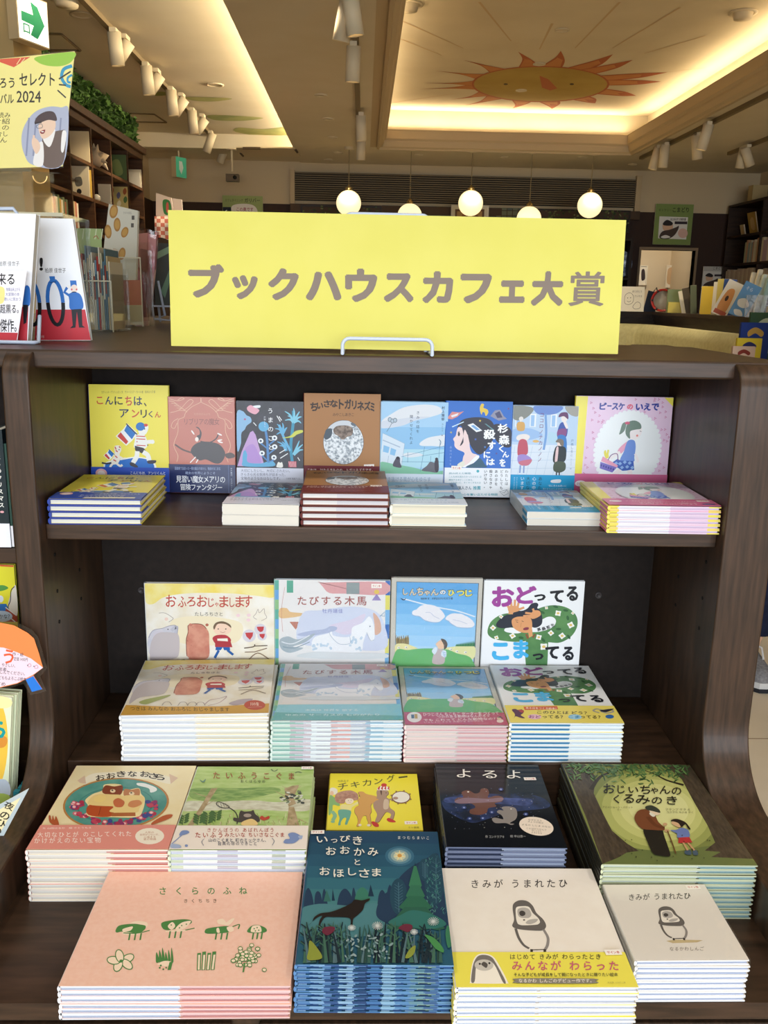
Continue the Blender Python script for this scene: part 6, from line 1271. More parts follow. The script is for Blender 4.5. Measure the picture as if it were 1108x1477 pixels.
def art_gal(A):
    A.full('93a060'); A.text('4a4a30', 'カフェダイニング', 326, 287, 352, 291); A.text('3a3a28', 'ガリバー', 354, 286, 376, 292, .02); A.rect('1f2228', 322, 299, 334, 313); A.text('e8e8e0', '←', 324, 303, 332, 309, .02)
    A.blob('e6ddd0', [(336, 297), (350, 294), (366, 296), (372, 305), (366, 316), (340, 316), (335, 306)]); A.text('a04a5a', 'この奥です', 342, 299, 366, 305, .02); A.el('d08a60', 352, 312, 12, 4)
board('cafe_poster', 'green wall poster with a small black arrow sign', 'poster', [(322, 282), (380, 283), (379, 330), (321, 330)], YB, .02, 0, art_gal)
def hanging(A):
    A.text('3a3f28', 'ギャラリー', 950, 301, 968, 305); A.text('2f3424', 'こまどり', 970, 299, 993, 306, .02)
    A.poly('e2ddd2', [(951, 312), (992, 313), (990, 345), (949, 344)]); A.text('4a3a3a', 'はじめるきつき絵本展', 967, 314, 989, 318, .03); A.rect('3a3034', 973, 319, 991, 323)
    A.blob('d8b090', [(957, 322), (969, 322), (970, 330), (962, 334), (956, 330)]); A.blob('2a2422', [(956, 322), (962, 317), (970, 321), (968, 325), (958, 325)])
    A.blob('4a3a30', [(951, 343), (955, 334), (966, 331), (976, 327), (979, 325), (978, 331), (972, 340), (962, 345)]); A.blob('e2ddd2', [(953, 342), (960, 339), (967, 342), (958, 344)]); A.el('d8b0a0', 985, 336, 7, 7)
board('gallery_poster', 'green poster with a dark bird, above the gallery opening', 'poster', [(946, 294), (1000, 295), (996, 353), (941, 353)], YB, .02, 0, lambda A: (A.full('7d8f4c'), hanging(A)))
def art_small(A):
    A.full('b9b3a8'); A.text('5a5448', 'こまどり', 1028, 385, 1042, 389, .02); A.poly('d8d2c6', [(1014, 391), (1044, 392), (1043, 414), (1012, 414)]); A.blob('d8b090', [(1018, 398), (1027, 398), (1027, 404), (1019, 405)]); A.blob('2a2422', [(1017, 398), (1022, 394), (1028, 397), (1026, 400)])
    A.rect('3a3034', 1030, 396, 1043, 399); A.blob('4a3a30', [(1014, 414), (1018, 408), (1030, 404), (1035, 402), (1034, 408), (1028, 414)])
board('small_gallery_poster', 'small grey poster with a bird, right of the gallery opening', 'poster', [(1014, 384), (1046, 385), (1043, 416), (1012, 415)], YB, .02, 0, art_small)
def art_pic(A): A.full('d8cfb4'); A.rect('6a4a30', 656, 302, 698, 330); A.rect('b08a50', 659, 305, 695, 330); A.blob('8a5a30', [(662, 330), (668, 308), (678, 304), (688, 309), (693, 330)])
board('framed_picture', 'cream framed picture half hidden behind the yellow sign', 'picture', [(650, 296), (704, 297), (704, 340), (650, 340)], BACK - .09, .03, .02, art_pic, parts='d9d2bf')
def foliage(A, x0, x1, y0, y1, n, sd):
    A.full('181a12'); rg = random.Random(sd)
    for _ in range(n): A.el(('3f4a22', '5a6230', '2c3a1c', '76784a')[rg.randrange(4)], rg.uniform(x0, x1), rg.uniform(y0, y1), rg.uniform(1, 3), rg.uniform(.7, 1.6), rg.uniform(0, 180), n=7)
board('leaf_wall_panel', 'dark wall panel of green leaves left of the globe lamps', 'panel', [(434, 296), (550, 297), (550, 345), (434, 344)], YB - .02, .03, .02, lambda A: foliage(A, 436, 548, 298, 342, 240, 1))
board('leaf_wall_panel', 'dark wall panel of green leaves at the right of the globes', 'panel', [(768, 301), (908, 304), (908, 336), (768, 334)], YB - .02, .03, .02, lambda A: foliage(A, 770, 906, 303, 334, 260, 2))
def tiles(A):
    A.full('4a4c40'); rg = random.Random(5)
    for i in range(28):
        for j in range(6): A.rect(('5f6652', '6a705a', '545e54', '707058')[rg.randrange(4)], 552 + i * 7.8, 297 + j * 7, 558.8 + i * 7.8, 303 + j * 7)
board('tiled_wall_panel', 'panel of small greenish wall tiles behind the sign', 'panel', [(551, 297), (767, 300), (767, 340), (551, 338)], YB - .02, .02, 0, tiles)
# dark cabinet behind the right end of the sign with a plate and a bowl
cb = thing('display_cabinet', 'dark open display cabinet behind the right end of the sign', 'cabinet', (0, 0, 0))
cx0, cx1 = at(862, 340, y=8.75).x, at(909, 340, y=8.75).x
D_ = M('2a2018', .5, kind='cabinet_wood')
mb = MB(); mb.box(cx0, cx1, 8.9, 8.93, 0, 2.05, D_); mb.box(cx0, cx0 + .03, 8.6, 8.9, 0, 2.05, D_); mb.box(cx1 - .03, cx1, 8.6, 8.9, 0, 2.05, D_); mb.build('carcass', cb)
for z in (1.22, 1.60, 2.02): MB().box(cx0 + .03, cx1 - .03, 8.6, 8.9, z, z + .025, D_).build('shelf', cb)
p = at(895, 355, y=8.7); mb = MB(); mb.lathe([(0, 0), (.10, .0), (.15, -.02), (.152, -.016), (.1, .008), (0, .008)], (0, 0, 0), M2('2f4a78', 'a9b8cc', 30, .25, .4, 'blue_white_glaze'), 28, axis='y')
tag(mb.build('decorated_plate', None, (p.x, 8.72, 1.625 + .15)), 'blue and white plate standing in the dark display cabinet', 'plate')
p = at(893, 402, y=8.7); mb = MB(); mb.lathe([(.03, 0), (.035, .01), (.09, .07), (.10, .10), (.09, .10), (.03, .02), (0, .02)], (0, 0, 0), M('4a4238', .3, .3, kind='dark_glaze'), 24); tag(mb.build('bowl', None, (p.x, 8.72, 1.2455)), 'dark bowl on the lower cabinet shelf beside the sign', 'bowl')
# pictures in the gallery
def gp(n, lab, q, y, art): board('gallery_picture', lab, 'picture', q, y, .03, .012, art, 'pictures in the gallery', parts='e6dcc4', col='e8dfca')
gp(0, 'picture with a dark figure at the left of the gallery opening', [(922, 383), (934, 383), (932, 412), (920, 411)], BACK + 1.85, lambda A: A.blob('3a3030', [(925, 390), (929, 389), (930, 402), (925, 404)]))
gp(1, 'framed pale drawing in the middle of the gallery wall', [(961, 382), (975, 383), (973, 415), (959, 415)], BACK + 1.85, lambda A: A.blob('c8a880', [(963, 388), (972, 388), (970, 408), (962, 408)]))
gp(2, 'narrow framed picture at the right of the gallery wall', [(985, 380), (990, 380), (988, 414), (983, 414)], BACK + 1.85, lambda A: A.blob('c8a880', [(986, 388), (988, 388), (987, 408), (985, 408)]))
gp(3, 'small white card low on the gallery wall', [(991, 398), (1000, 398), (999, 410), (990, 410)], BACK + 1.85, lambda A: A.rect('d8cdb4', 992, 401, 998, 407))

def exit_sign(name, label, loc, rz, w, h, art):
    t = thing(name, label, 'sign', loc, (PI / 2, 0, rz))
    MB().box(0, w, 0, h, -.06, 0, M('c9b48c', .6, kind='sign_housing')).build('housing', t); cz = (CE2 if loc[1] < 8.2 else CE2 - .142) - loc[2]; MB().tube([(w / 2, h, -.03), (w / 2, cz, -.03)], .008, SOFT, 8).build('ceiling_bracket', t)
    mb = MB(); mb.box(.006, w - .006, .006, h - .006, 0, .002, M('f4f6ee', .4, emit=1.0, kind='lit_sign_face')); A = Art(mb, w, h, .002); A.STEP = 1e-4; A.view([(0, 0), (100, 0), (100, 100), (0, 100)]); art(A); mb.build('lit_face', t)
def art_exit(A):
    G = M('27a06a', .5, emit=.25, kind='lit_green'); A.poly(G, [(12, 40), (50, 40), (44, 14), (66, 20), (86, 54), (60, 88), (38, 84), (50, 62), (12, 60)]); A.text(G, '口', 16, 64, 36, 84, .03)
ep = at(27, 55, y=3.3)
exit_sign('exit_sign', 'lit white exit sign with a green arrow at the top left', (ep.x, 3.3, ep.z), math.radians(68), .22, .22, art_exit)
def art_exit2(A): A.full(M('4fae86', .5, emit=.2, kind='lit_green')); A.poly('e8f4ea', [(30, 20), (60, 20), (70, 50), (50, 85), (30, 60)])
e2 = at(254, 246, y=8.3); exit_sign('exit_sign', 'small green lit exit sign high in the far left corner', (e2.x, 8.3, e2.z - .06), math.radians(60), .16, .2, art_exit2)
MBp = MB(); q = at(48, 40, y=3.5); MBp.box(LEFT, q.x - .05, 3.34, 3.75, 0, 3.0, M('b39a6a', .8, kind='pillar_paint')); structure(MBp, 'wall_pillar', 'tan pillar behind the exit sign at the upper left')
cmr = at(335, 256, y=8.2); t = thing('security_camera', 'small security camera hanging from the ceiling at the back left', 'camera', cmr)
MB().tube([(0, 0, .06), (0, 0, CE2 - .1415 - cmr.z)], .012, SOFT, 8).build('drop_pole', t); MB().lathe([(.05, CE2 - .1415 - cmr.z), (.05, CE2 - .155 - cmr.z)], (0, 0, 0), SOFT, 14).build('mount', t)
MB().box(-.06, .07, -.05, .05, -.04, .03, M('5a4c38', .4, kind='camera_body')).build('housing', t); MB().lathe([(.02, -.05), (.02, -.065), (0, -.066)], (.035, 0, -.005), M('14120f', .15, kind='lens_glass'), 12, axis='y').build('lens', t)

# ================================================================== wall bookshelves and the booth
LFX, LBX = -2.1, -2.42
ls = thing('wall_bookshelf', 'tall brown wall bookshelf with square cells along the left wall', 'bookshelf', (0, 0, 0))
ys = [7.22 - .53 * k for k in range(9)]; zs = [.8, 1.3, 1.55, 1.80, 2.05, 2.30]
MB().box(LBX, LBX + .015, ys[-1], ys[0], 0, 2.56, BROWNW).build('back_board', ls)
for y in ys: MB().box(LBX + .015, LFX, y - .012, y + .012, 0, 2.55, BROWNW).build('upright', ls)
for z in zs: MB().box(LBX + .015, LFX - .004, ys[-1] + .012, ys[0] - .012, z - .024, z, BROWNW).build('shelf', ls)
mb = MB(); mb.box(LBX, LFX, ys[-1] - .02, ys[0] + .03, 2.55, 2.60, BROWNW); mb.box(LBX, LFX + .03, ys[-1] - .02, ys[0] + .05, 2.60, 2.65, BROWNW); mb.build('cornice', ls)
# artificial green hedge above it
rg = random.Random(4); mb = MB(); mats = [M(c, .7, kind='leaf') for c in ('3c5624', '4c6c2c', '33481f', '5d7f38')]
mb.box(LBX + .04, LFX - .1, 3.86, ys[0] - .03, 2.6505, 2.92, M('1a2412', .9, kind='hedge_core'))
for _ in range(5200):
    side = rg.random()
    c = Vector((LFX - .1 + abs(rg.gauss(0, .03)), rg.uniform(3.86, ys[0]), rg.uniform(2.70, 2.90))) if side < .8 else Vector((rg.uniform(LBX + .04, LFX - .05), ys[0] + rg.uniform(-.05, .03), rg.uniform(2.70, 2.90)))
    q = Euler((rg.uniform(0, 6), rg.uniform(0, 6), rg.uniform(0, 6))).to_matrix().to_4x4(); q.translation = c
    L = rg.uniform(.02, .042); mb.add([(-L * .4, 0, 0), (0, -L, .003), (L * .4, 0, 0), (0, L, .003)], [[0, 1, 2, 3]], mats[rg.randrange(4)], q)
tag(mb.build('artificial_hedge'), 'dense green artificial hedge along the top of the left bookshelf', 'hedge', None, 'stuff')
def vol(label, loc, size, col, rot=(0, 0, 0), name='shelf_book', group=None, art=None, cat='book', spine=None):
    """a plain volume: boards round a page block; size = thickness (x), depth (y), height (z)"""
    th, d, h = size; t = thing(name, label, cat, loc, rot, group); c = M(col, .45, .1, kind='cover'); b = min(.003, th * .2)
    mb = MB(); mb.box(0, b, 0, d, 0, h, c); mb.box(th - b, th, 0, d, 0, h, c); mb.box(b, th - b, 0, b, 0, h, M(spine, .45, .1, kind='cover') if spine else c)
    if art:
        m2 = MB(); A = Art(m2, d, h, 0); A.STEP = 1e-4; A.view([(0, 0), (100, 0), (100, 100), (0, 100)]); art(A); n0 = len(mb.v)
        for v in m2.v: mb.v.append((th + v[2], v[0], v[1]))                       # print on the +x face, read with y rightwards
        for f, m in zip(m2.f, m2.m): mb.f.append([i + n0 for i in f]); mb.m.append(mb.slot(m2.mats[m])); mb.sm.append(False)
    mb.build('cover', t); MB().box(b, th - b, b, d - .003, .003, h - .003, M('efe8d6', .7, kind='paper')).build('page_block', t); return t
GL = 'books in the left wall bookshelf'
# rows of spines and face-out books in the cells (y position, shelf height)
def face_out(px, pyb, z, w, h, col, label, tilt=.2, art=None):
    y = min([q for q in ys if q > at(px, pyb, x=LFX).y] or [ys[0]]) - .03 - (.05 if px in (104, 195) else 0)
    return vol(label, (LFX - .006 - min(w, .15), y, z + .0005), (.014, min(w, .15), h), col, (0, 0, -PI / 2), group=GL, art=art)
face_out(163, 268, 2.3, .21, .21, '5a7048', 'dark green book facing out in the upper middle cell', art=lambda A: A.blob('8a9a60', [(20, 30), (60, 20), (80, 70), (40, 80)]))
face_out(172, 318, 2.05, .3, .2, 'c8b878', 'large yellow-green picture book facing out in the second row', art=lambda A: [A.el(('a05a3a', 'e8e0c0', '5a7a4a', '6a6a8a')[k % 4], 15 + (k * 37) % 75, 15 + (k * 53) % 70, 9, 12) for k in range(14)])
face_out(104, 262, 2.05, .17, .22, 'e8d8b4', 'cream book with a grey animal at the left end of the second row', art=lambda A: [A.blob('6a6458', [(30, 40), (60, 35), (65, 60), (35, 65)]), A.el('2a2622', 48, 82, 12, 9)])
face_out(122, 285, 2.05, .20, .2, 'e2bc54', 'yellow book beside the cream one in the second row', art=lambda A: A.rect('e8e0cc', 8, 8, 40, 90))
face_out(212, 352, 1.80, .2, .14, '5f5f58', 'grey photo book low at the far end of the shelf', art=lambda A: A.blob('b8b4a8', [(30, 30), (70, 30), (75, 80), (30, 80)]))
face_out(107, 240, 2.3, .24, .22, 'd8c49c', 'pale book leaning in the near upper cell', .35)
face_out(195, 273, 2.3, .13, .13, 'e6dcc4', 'small white card book in the fourth upper cell', .3); face_out(211, 276, 2.3, .14, .16, 'd8ccb0', 'white book leaning in the last upper cell', .4)
face_out(138, 290, 2.05, .1, .16, 'cfc4ac', 'narrow pale book leaning beside the yellow one', .4)
for r, (z, y0, y1, nm) in enumerate(((1.80, 3.9, 5.3, 'third'), (1.55, 3.9, 6.6, 'fourth'))):
    rg = random.Random(30 + r); y = y0; k = 0
    while y < y1:
        th = rg.uniform(.022, .042)
        for yy in ys:
            if abs(y + th / 2 - yy) < th / 2 + .014: y = yy + .0125
        k += 1; vol(f'book {ORD[k] if k < 13 else k} from the near end, {nm} row of the left bookshelf', (LFX - .03, y, z), (th - .001, .17, rg.uniform(.16, .21)), ('c8b890', 'b86a4a', '7a8a6a', 'd8d0b8', '5a6a8a', 'c49a4a', 'e2dcc8')[rg.randrange(7)], (0, 0, PI / 2), group=GL); y += th
        if k > 40: break
# conch shell
mb = MB(); S_ = M('d9c3a2', .5, kind='shell'); pr = [(.0, 0), (.03, .02), (.05, .05), (.075, .09), (.06, .12), (.035, .15), (.015, .18), (0, .2)]
mb.lathe(pr, (0, 0, 0), S_, 16, Euler((0, 1.3, .5)).to_matrix().to_4x4())
for k in range(9):
    a = k * .75; q = Euler((0, 1.3, .5)).to_matrix(); b = q @ Vector((.06 * math.cos(a), .06 * math.sin(a), .06 + .009 * k)); d = q @ Vector((math.cos(a), math.sin(a), .3)); mb.tube([tuple(b), tuple(b + d * .05)], [.02, .003], S_, 8)
sh = at(139, 250, x=LFX - .1); tag(mb.build('conch_shell', None, (LFX - .17, sh.y - .05, 2.3 + .075)), 'spiky pale conch shell in the second upper shelf cell', 'shell')
mb = MB(); mb.ball((0, 0, .03), .03, M('e8e0cc', .5, kind='ornament')); tag(mb.build('white_ball', None, (LFX - .06, at(140, 297, x=LFX - .06).y, 2.05)), 'small white ball at the shelf edge under the shell', 'ball')

# right wall bookshelf
RX = 4.06; rs = thing('wall_bookshelf', 'dark wall bookshelf full of books along the right wall', 'bookshelf', (0, 0, 0))
DK = M2('2a1b10', '3a2718', 6, .55, 0, 'dark_shelf_wood', (1, 4, 8), 4)
MB().box(4.39, 4.405, 6.2, 8.9, 0, 2.44, DK).build('back_board', rs)
for y in (6.2, 7.1, 8.0, 8.9): MB().box(RX, 4.39, y - .015, y + .015, 0, 2.44, DK).build('upright', rs)
for z in (.8, 1.2, 1.5, 1.80, 2.10, 2.44): MB().box(RX + .003, 4.39, 6.216, 8.884, z - .025, z, DK).build('shelf', rs)
GR = 'books in the right wall bookshelf'
for r, (z, y0, y1, nm) in enumerate(((1.80, 6.3, 8.4, 'upper'), (1.5, 6.3, 8.85, 'lower'))):
    rg = random.Random(50 + r); y = y1; k = 0
    while y > y0:
        th = rg.uniform(.025, .05)
        for yy in (7.1, 8.0):
            if abs(y - th / 2 - yy) < th / 2 + .017: y = yy - .0155
        k += 1; vol(f'book {ORD[k] if k < 13 else k} from the far end, {nm} row of the right bookshelf', (RX + .02, y, z + .0003), (th - .001, .17, rg.uniform(.2, .25)), ('d8cfae', 'c8bfa0', '8aa0a0', 'b8a0a8', 'e0d8c0', 'a8b090', 'c49a7a')[rg.randrange(7)] if r == 0 else ('c8b49a', 'd4c4a8', 'c0a890')[k % 3], (0, 0, -PI / 2), group=GR)
        y -= th
for y, w, h, c, lab in ((8.55, .2, .24, 'b8944a', 'tan book facing out on the top row of the right bookshelf'), (7.7, .25, .26, '7a5a40', 'brown book leaning on the top row of the right bookshelf'), (8.78, .1, .13, 'c8b48a', 'small tan card at the far end of the right bookshelf top row')):
    vol(lab, (RX + .14, y, 2.10), (.016, w, h), c, (0, .25, PI), group=GR, art=lambda A: A.blob('d0b078', [(30, 30), (70, 25), (75, 75), (30, 70)]))
MB_ = MB(); MB_.box(0, .16, 0, .12, 0, .17, M('b8a070', .7, kind='carton')); tag(MB_.build('carton', None, (RX + .06, 8.45, 2.4405)), 'tan box on top of the right bookshelf', 'box')

# booth: partition ledge with a padded cream bench in front of it
bp = thing('partition_ledge', 'dark wooden partition ledge turning a corner behind the cream bench', 'partition', (0, 0, 0))
LZ = 1.268; P2 = M2('2c1e12', '3f2d1c', 5, .4, .2, 'partition_wood', (1, 1, 5))
out = [(1.2, 8.02), (3.0, 8.02), (2.93, 4.0), (3.25, 4.0), (3.32, 8.3), (1.2, 8.3)]
MB().prism(out, 'z', LZ - .03, LZ, P2).build('ledge_top', bp)
def ins(d): return [(1.2, 8.02 + d), (3.0 + d, 8.02 + d), (2.93 + d, 4.0), (3.25 - d, 4.0), (3.32 - d, 8.3 - d), (1.2, 8.3 - d)]
MB().prism(ins(.02), 'z', LZ - .06, LZ - .031, P2).prism(ins(.04), 'z', LZ - .09, LZ - .061, P2).build('moulding', bp); MB().prism(ins(.06), 'z', 0, LZ - .091, P2).build('partition_wall', bp)
so = thing('booth_bench', 'long cream upholstered booth bench with a high channelled back', 'bench', (0, 0, 0)); SF = M2('a39c70', 'afa87c', 30, .8, 0, 'cream_upholstery')
path = [(1.2, 7.9), (2.2, 7.9), (2.6, 7.88), (2.78, 7.78), (2.86, 7.55), (2.85, 7.0), (2.83, 6.0), (2.80, 4.0)]
fine = catmull(path, False, 8); mb = MB(); n = len(fine); rings = []
for i, p in enumerate(fine):
    a = fine[max(i - 1, 0)]; b = fine[min(i + 1, n - 1)]; t = (b - a) / np.hypot(*(b - a)); nn = np.array([-t[1], t[0]]); k = .012 * abs(math.sin(i * PI / 3))
    rings.append([(p[0] + nn[0] * o, p[1] + nn[1] * o, z) for o, z in ((.07, .45), (-.07 - k, .45), (-.085 - k, .8), (-.075 - k, 1.05), (-.04, 1.135), (.03, 1.145), (.07, 1.12))])
m_ = 7; mb.add([p for r in rings for p in r], [[i * m_ + j, (i + 1) * m_ + j, (i + 1) * m_ + (j + 1) % m_, i * m_ + (j + 1) % m_] for i in range(n - 1) for j in range(m_)], SF, None, True); mb.add(rings[-1], [list(range(m_))], SF); mb.build('backrest', so)
seat = [(p[0] - .55 * (p[1] < 7.85), p[1] - .55 * (p[0] < 2.75)) for p in path]
mb = MB(); mb.prism([(1.2, 7.82), (2.55, 7.80), (2.74, 7.6), (2.72, 4.0), (2.2, 4.0), (2.2, 7.2), (1.2, 7.25)], 'z', .1, .45, SF); mb.build('seat', so, bevel=.03)

# things standing along the ledge
def foot(px, py, x=3.1): p = at(px, py, x=x); return Vector((p.x, p.y, LZ + .0005)), (p - CAM_POS).length / CAM_F
def slab(name, label, cat, px, py, w, h, col, d=.02, tilt=.15, rz=0., x=3.1, art=None, group=None, lean=0., parts=True):
    p, s = foot(px, py, x); W, H = w * s, h * s
    t = thing(name, label, cat, p, (-tilt, lean, rz - .35), group); mb = MB(); mb.box(-W / 2, W / 2, 0, d, 0, H, M(col, .45, .1, kind='cover'))
    if art:
        m2 = MB(); A = Art(m2, W, H, 0); A.STEP = 1e-4; A.view([(0, 0), (100, 0), (100, 100), (0, 100)]); art(A); n0 = len(mb.v)
        for v in m2.v: mb.v.append((v[0] - W / 2, -v[2], v[1]))
        for f, m in zip(m2.f, m2.m): mb.f.append([i + n0 for i in f]); mb.m.append(mb.slot(m2.mats[m])); mb.sm.append(False)
    mb.build('cover' if cat == 'book' else 'panel', t)
    if cat == 'book': MB().box(-W / 2 + .003, W / 2 - .002, .002, d - .002, H - .003, H + .0008, M('efe8d6', .7, kind='paper')).build('page_block', t)
    return t
def sketch(A):
    A.full('f0ead8'); k = '5a544a'
    A.line(k, 1.5, [(20, 60), (22, 35), (40, 25), (55, 38), (54, 62), (40, 72), (25, 70)], True, True); A.line(k, 1.5, [(55, 80), (70, 62), (85, 68), (84, 85), (65, 90)], True, True)
    A.el(k, 32, 46, 2); A.el(k, 44, 45, 2); A.line(k, 1.5, [(30, 58), (38, 62), (46, 57)], True); A.text(k, 'ありがとう', 50, 14, 88, 24); A.text(k, 'だいすき', 60, 34, 90, 42)
GI = 'books standing along the partition ledge'
slab('signed_card', 'white square card with a pencil drawing beside the sign', 'card', 911, 447, 33, 33, 'f0ead8', .006, .12, .3, 2.75, sketch)
slab('small_doll_book', 'red picture book at the right edge of the yellow sign', 'book', 889, 446, 10, 30, 'c86a70', .03, .1, .3, 2.6, lambda A: [A.el('e8c8b0', 50, 25, 30, 14), A.rect('b8404a', 10, 40, 90, 75)])
t = thing('tote_bag', 'dark navy bag behind the white card', 'bag', foot(936, 446, 2.98)[0], (0, 0, -.3)); mb = MB(); mb.prism([(-.06, 0), (.07, 0), (.05, .2), (-.02, .22)], 'y', 0, .08, M('2c3446', .8, kind='cloth')); mb.build('body', t); MB().tube([(.03, .04, .2), (.06, .04, .25), (.09, .04, .15)], .006, M('2c3446', .8, kind='cloth'), 6).build('handle', t)
p, s = foot(955, 447, 3.06); t = thing('tambourine', 'red-rimmed round tambourine standing on the ledge', 'tambourine', p + Vector((0, 0, 15.4 * s)), (0, 0, -.5))
MB().lathe([(15 * s, -.03), (15 * s, .03), (12.4 * s, .03), (12.4 * s, -.03), (15 * s, -.03)], (0, 0, 0), M('b8342c', .4, .2, kind='red_rim'), 30, axis='y').build('rim', t); MB().lathe([(12.3 * s, .0), (0, .0)], (0, 0, 0), M('d8d4c6', .5, kind='drum_skin'), 24, axis='y').build('skin', t)
for k in range(6): a = k * PI / 3; MB().ball((13 * s * math.cos(a), -.034, 13 * s * math.sin(a)), .012, M('4a4a48', .3, 0, .6, kind='jingle'), 10, 6).build('jingle', t)
slab('clear_green_case', 'clear plastic case with green lid on the ledge', 'box', 973, 444, 20, 30, '8a9a6a', .08, 0, .1, 3.12); slab('yellow_packet', 'yellow packet in front of the green case', 'packet', 976, 447, 22, 14, 'c8b850', .05, 0, .1, 3.04)
for i, (px, w, h, c, ln, lab) in enumerate(((989, 9, 30, 'e2dcc8', .25, 'white booklet leaning in the wire rack on the ledge'), (995, 9, 34, '4a4030', .25, 'dark brown book leaning in the wire rack'), (1001, 8, 37, '5a6048', .1, 'olive book upright in the wire rack'))): slab('ledge_book', lab, 'book', px, 448, w, h, c, .02, .1, 0, 3.1, None, GI, -ln)
for px, w, h, c, ln, lab in ((1013, 8, 36, '8a94a0', 0, 'grey blue book beside the yellow one on the ledge'), (1019, 17, 36, 'd8b83a', 0, 'yellow book facing out on the ledge'), (1030, 7, 42, 'e6e0d0', .0, 'tall white book on the ledge right of the yellow one'), (1037, 10, 46, 'd8c46a', 0, 'pale yellow book on the ledge behind the tilted ones'), (1047, 16, 46, '3a5aa0', .05, 'blue book on the ledge behind the tilted ones')): slab('ledge_book', lab, 'book', px, 450, w, h, c, .03, .08, 0, 3.12, None, GI, ln)
slab('ledge_book', 'white-framed orange book tilting right on the ledge', 'book', 1036, 454, 20, 48, 'ece6d8', .02, .2, 0, 3.0, lambda A: [A.blob('d89a60', [(25, 30), (70, 25), (80, 85), (20, 85)]), A.rect('b8604a', 10, 85, 90, 97), A.el('4a3a30', 45, 50, 10, 8)], GI, .42)
slab('ledge_book', 'sky blue book with clouds tilting right on the ledge', 'book', 1062, 455, 22, 46, '6a9cc8', .02, .2, 0, 2.99, lambda A: [A.blob('e8e8e0', [(15, 55), (50, 45), (85, 60), (60, 72), (25, 70)]), A.blob('e8e8e0', [(20, 85), (55, 80), (80, 92), (40, 97)]), A.text('e8f0f4', 'そら', 20, 12, 60, 22)], GI, .42)
for k, (px, h, c) in enumerate(((1074, 56, 'e2dcc8'), (1082, 60, 'd8d0b8'), (1090, 54, 'cfd8c8'), (1098, 50, '9ab8b0'))): slab('ledge_book', f'pale upright book beyond the cloud book, {ORD[k + 1]} from it' if k else 'cream upright book right beside the cloud book', 'book', px, 452, 5, h, c, .05, .05, .2, 3.16, None, GI, .15)
t = slab('plastic_bag', 'crumpled clear bag of goods at the right end of the ledge', 'bag', 1092, 458, 30, 28, 'b8a890', .1, 0, 0, 3.02); t.children[0].data.materials[0] = clear_mat('crumpled_bag', (.85, .8, .75), .04, .3, 1.3, .6)

# low display right of the bookcase, books showing over the counter
tb = thing('side_table', 'dark side table behind the right end of the counter', 'table', (0, 0, 0)); MB().box(1.30, 2.0, 1.95, 2.5, 1.03, 1.06, WOOD).build('top', tb)
for x in (1.34, 1.96):
    for y in (1.99, 2.46): MB().box(x - .025, x + .025, y - .025, y + .025, 0, 1.03, WOOD).build('leg', tb)
for x, z, w, h, c, d, lab, cov in ((1.46, 1.06, .09, .145, 'd8b8a0', 0, 'small peach book at the right end over the counter', '8a3a30'), (1.50, 1.06, .10, .175, 'e2c83a', .05, 'yellow book behind the peach one at the right end', '3a3a6a'), (1.545, 1.06, .12, .235, '28408a', .11, 'navy picture book at the right end over the counter', 'c8a050'), (1.61, 1.06, .14, .275, '3f5a40', .16, 'dark green book behind the navy one at the right end', 'c8d0b0'), (1.665, 1.06, .08, .30, 'd8d0c0', .20, 'pale tall book at the far right edge behind the green one', '8a3a4a')):
    t = thing('picture_book', lab, 'book', (x - w / 2, 2.0 + d, z), (PI / 2, 0, .0), 'books over the right end of the counter'); mb = MB(); mb.box(0, w, 0, h, 0, .0022, M(c, .4, .2, kind='cover')); mb.box(0, w, 0, h, .0138, .016, M(c, .4, .2, kind='cover')); mb.box(0, .002, 0, h, .0022, .0138, M(c, .4, .2, kind='cover')); A = Art(mb, w, h, .016); A.view([(0, 0), (100, 0), (100, 100), (0, 100)]); A.blob(cov, [(25, 15), (50, 8), (78, 16), (72, 24), (50, 18), (28, 24)]); A.el(cov, 50, 50, 22, 12); mb.build('cover', t); MB().box(.002, w - .003, .003, h - .003, .0023, .0137, M('efe8d6', .7, kind='paper')).build('page_block', t)

# ================================================================== the next bay on the left, and the left end of the counter
NL = -1.86
MB().box(NL, -.645, -.004, DEP, .892, .920, WOOD).build('shelf', bc, bevel=.002); MB().box(NL, -.645, .018, DEP, .40, .492, WOOD).build('step', bc, bevel=.002)
MB().box(NL, -.645, DEP, DEP + .02, 0, TOP - .031, WOODB).build('back_panel', bc); MB().box(NL, -.645, -.483, .018, .372, .40, WOOD).build('table_board', bc); MB().box(NL, -.645, -.455, -.43, 0, .372, WOODV).build('front_panel', bc)
MB().prism(prof, 'x', NL - .045, NL, WOODV).build('side_panel', bc, bevel=.004)

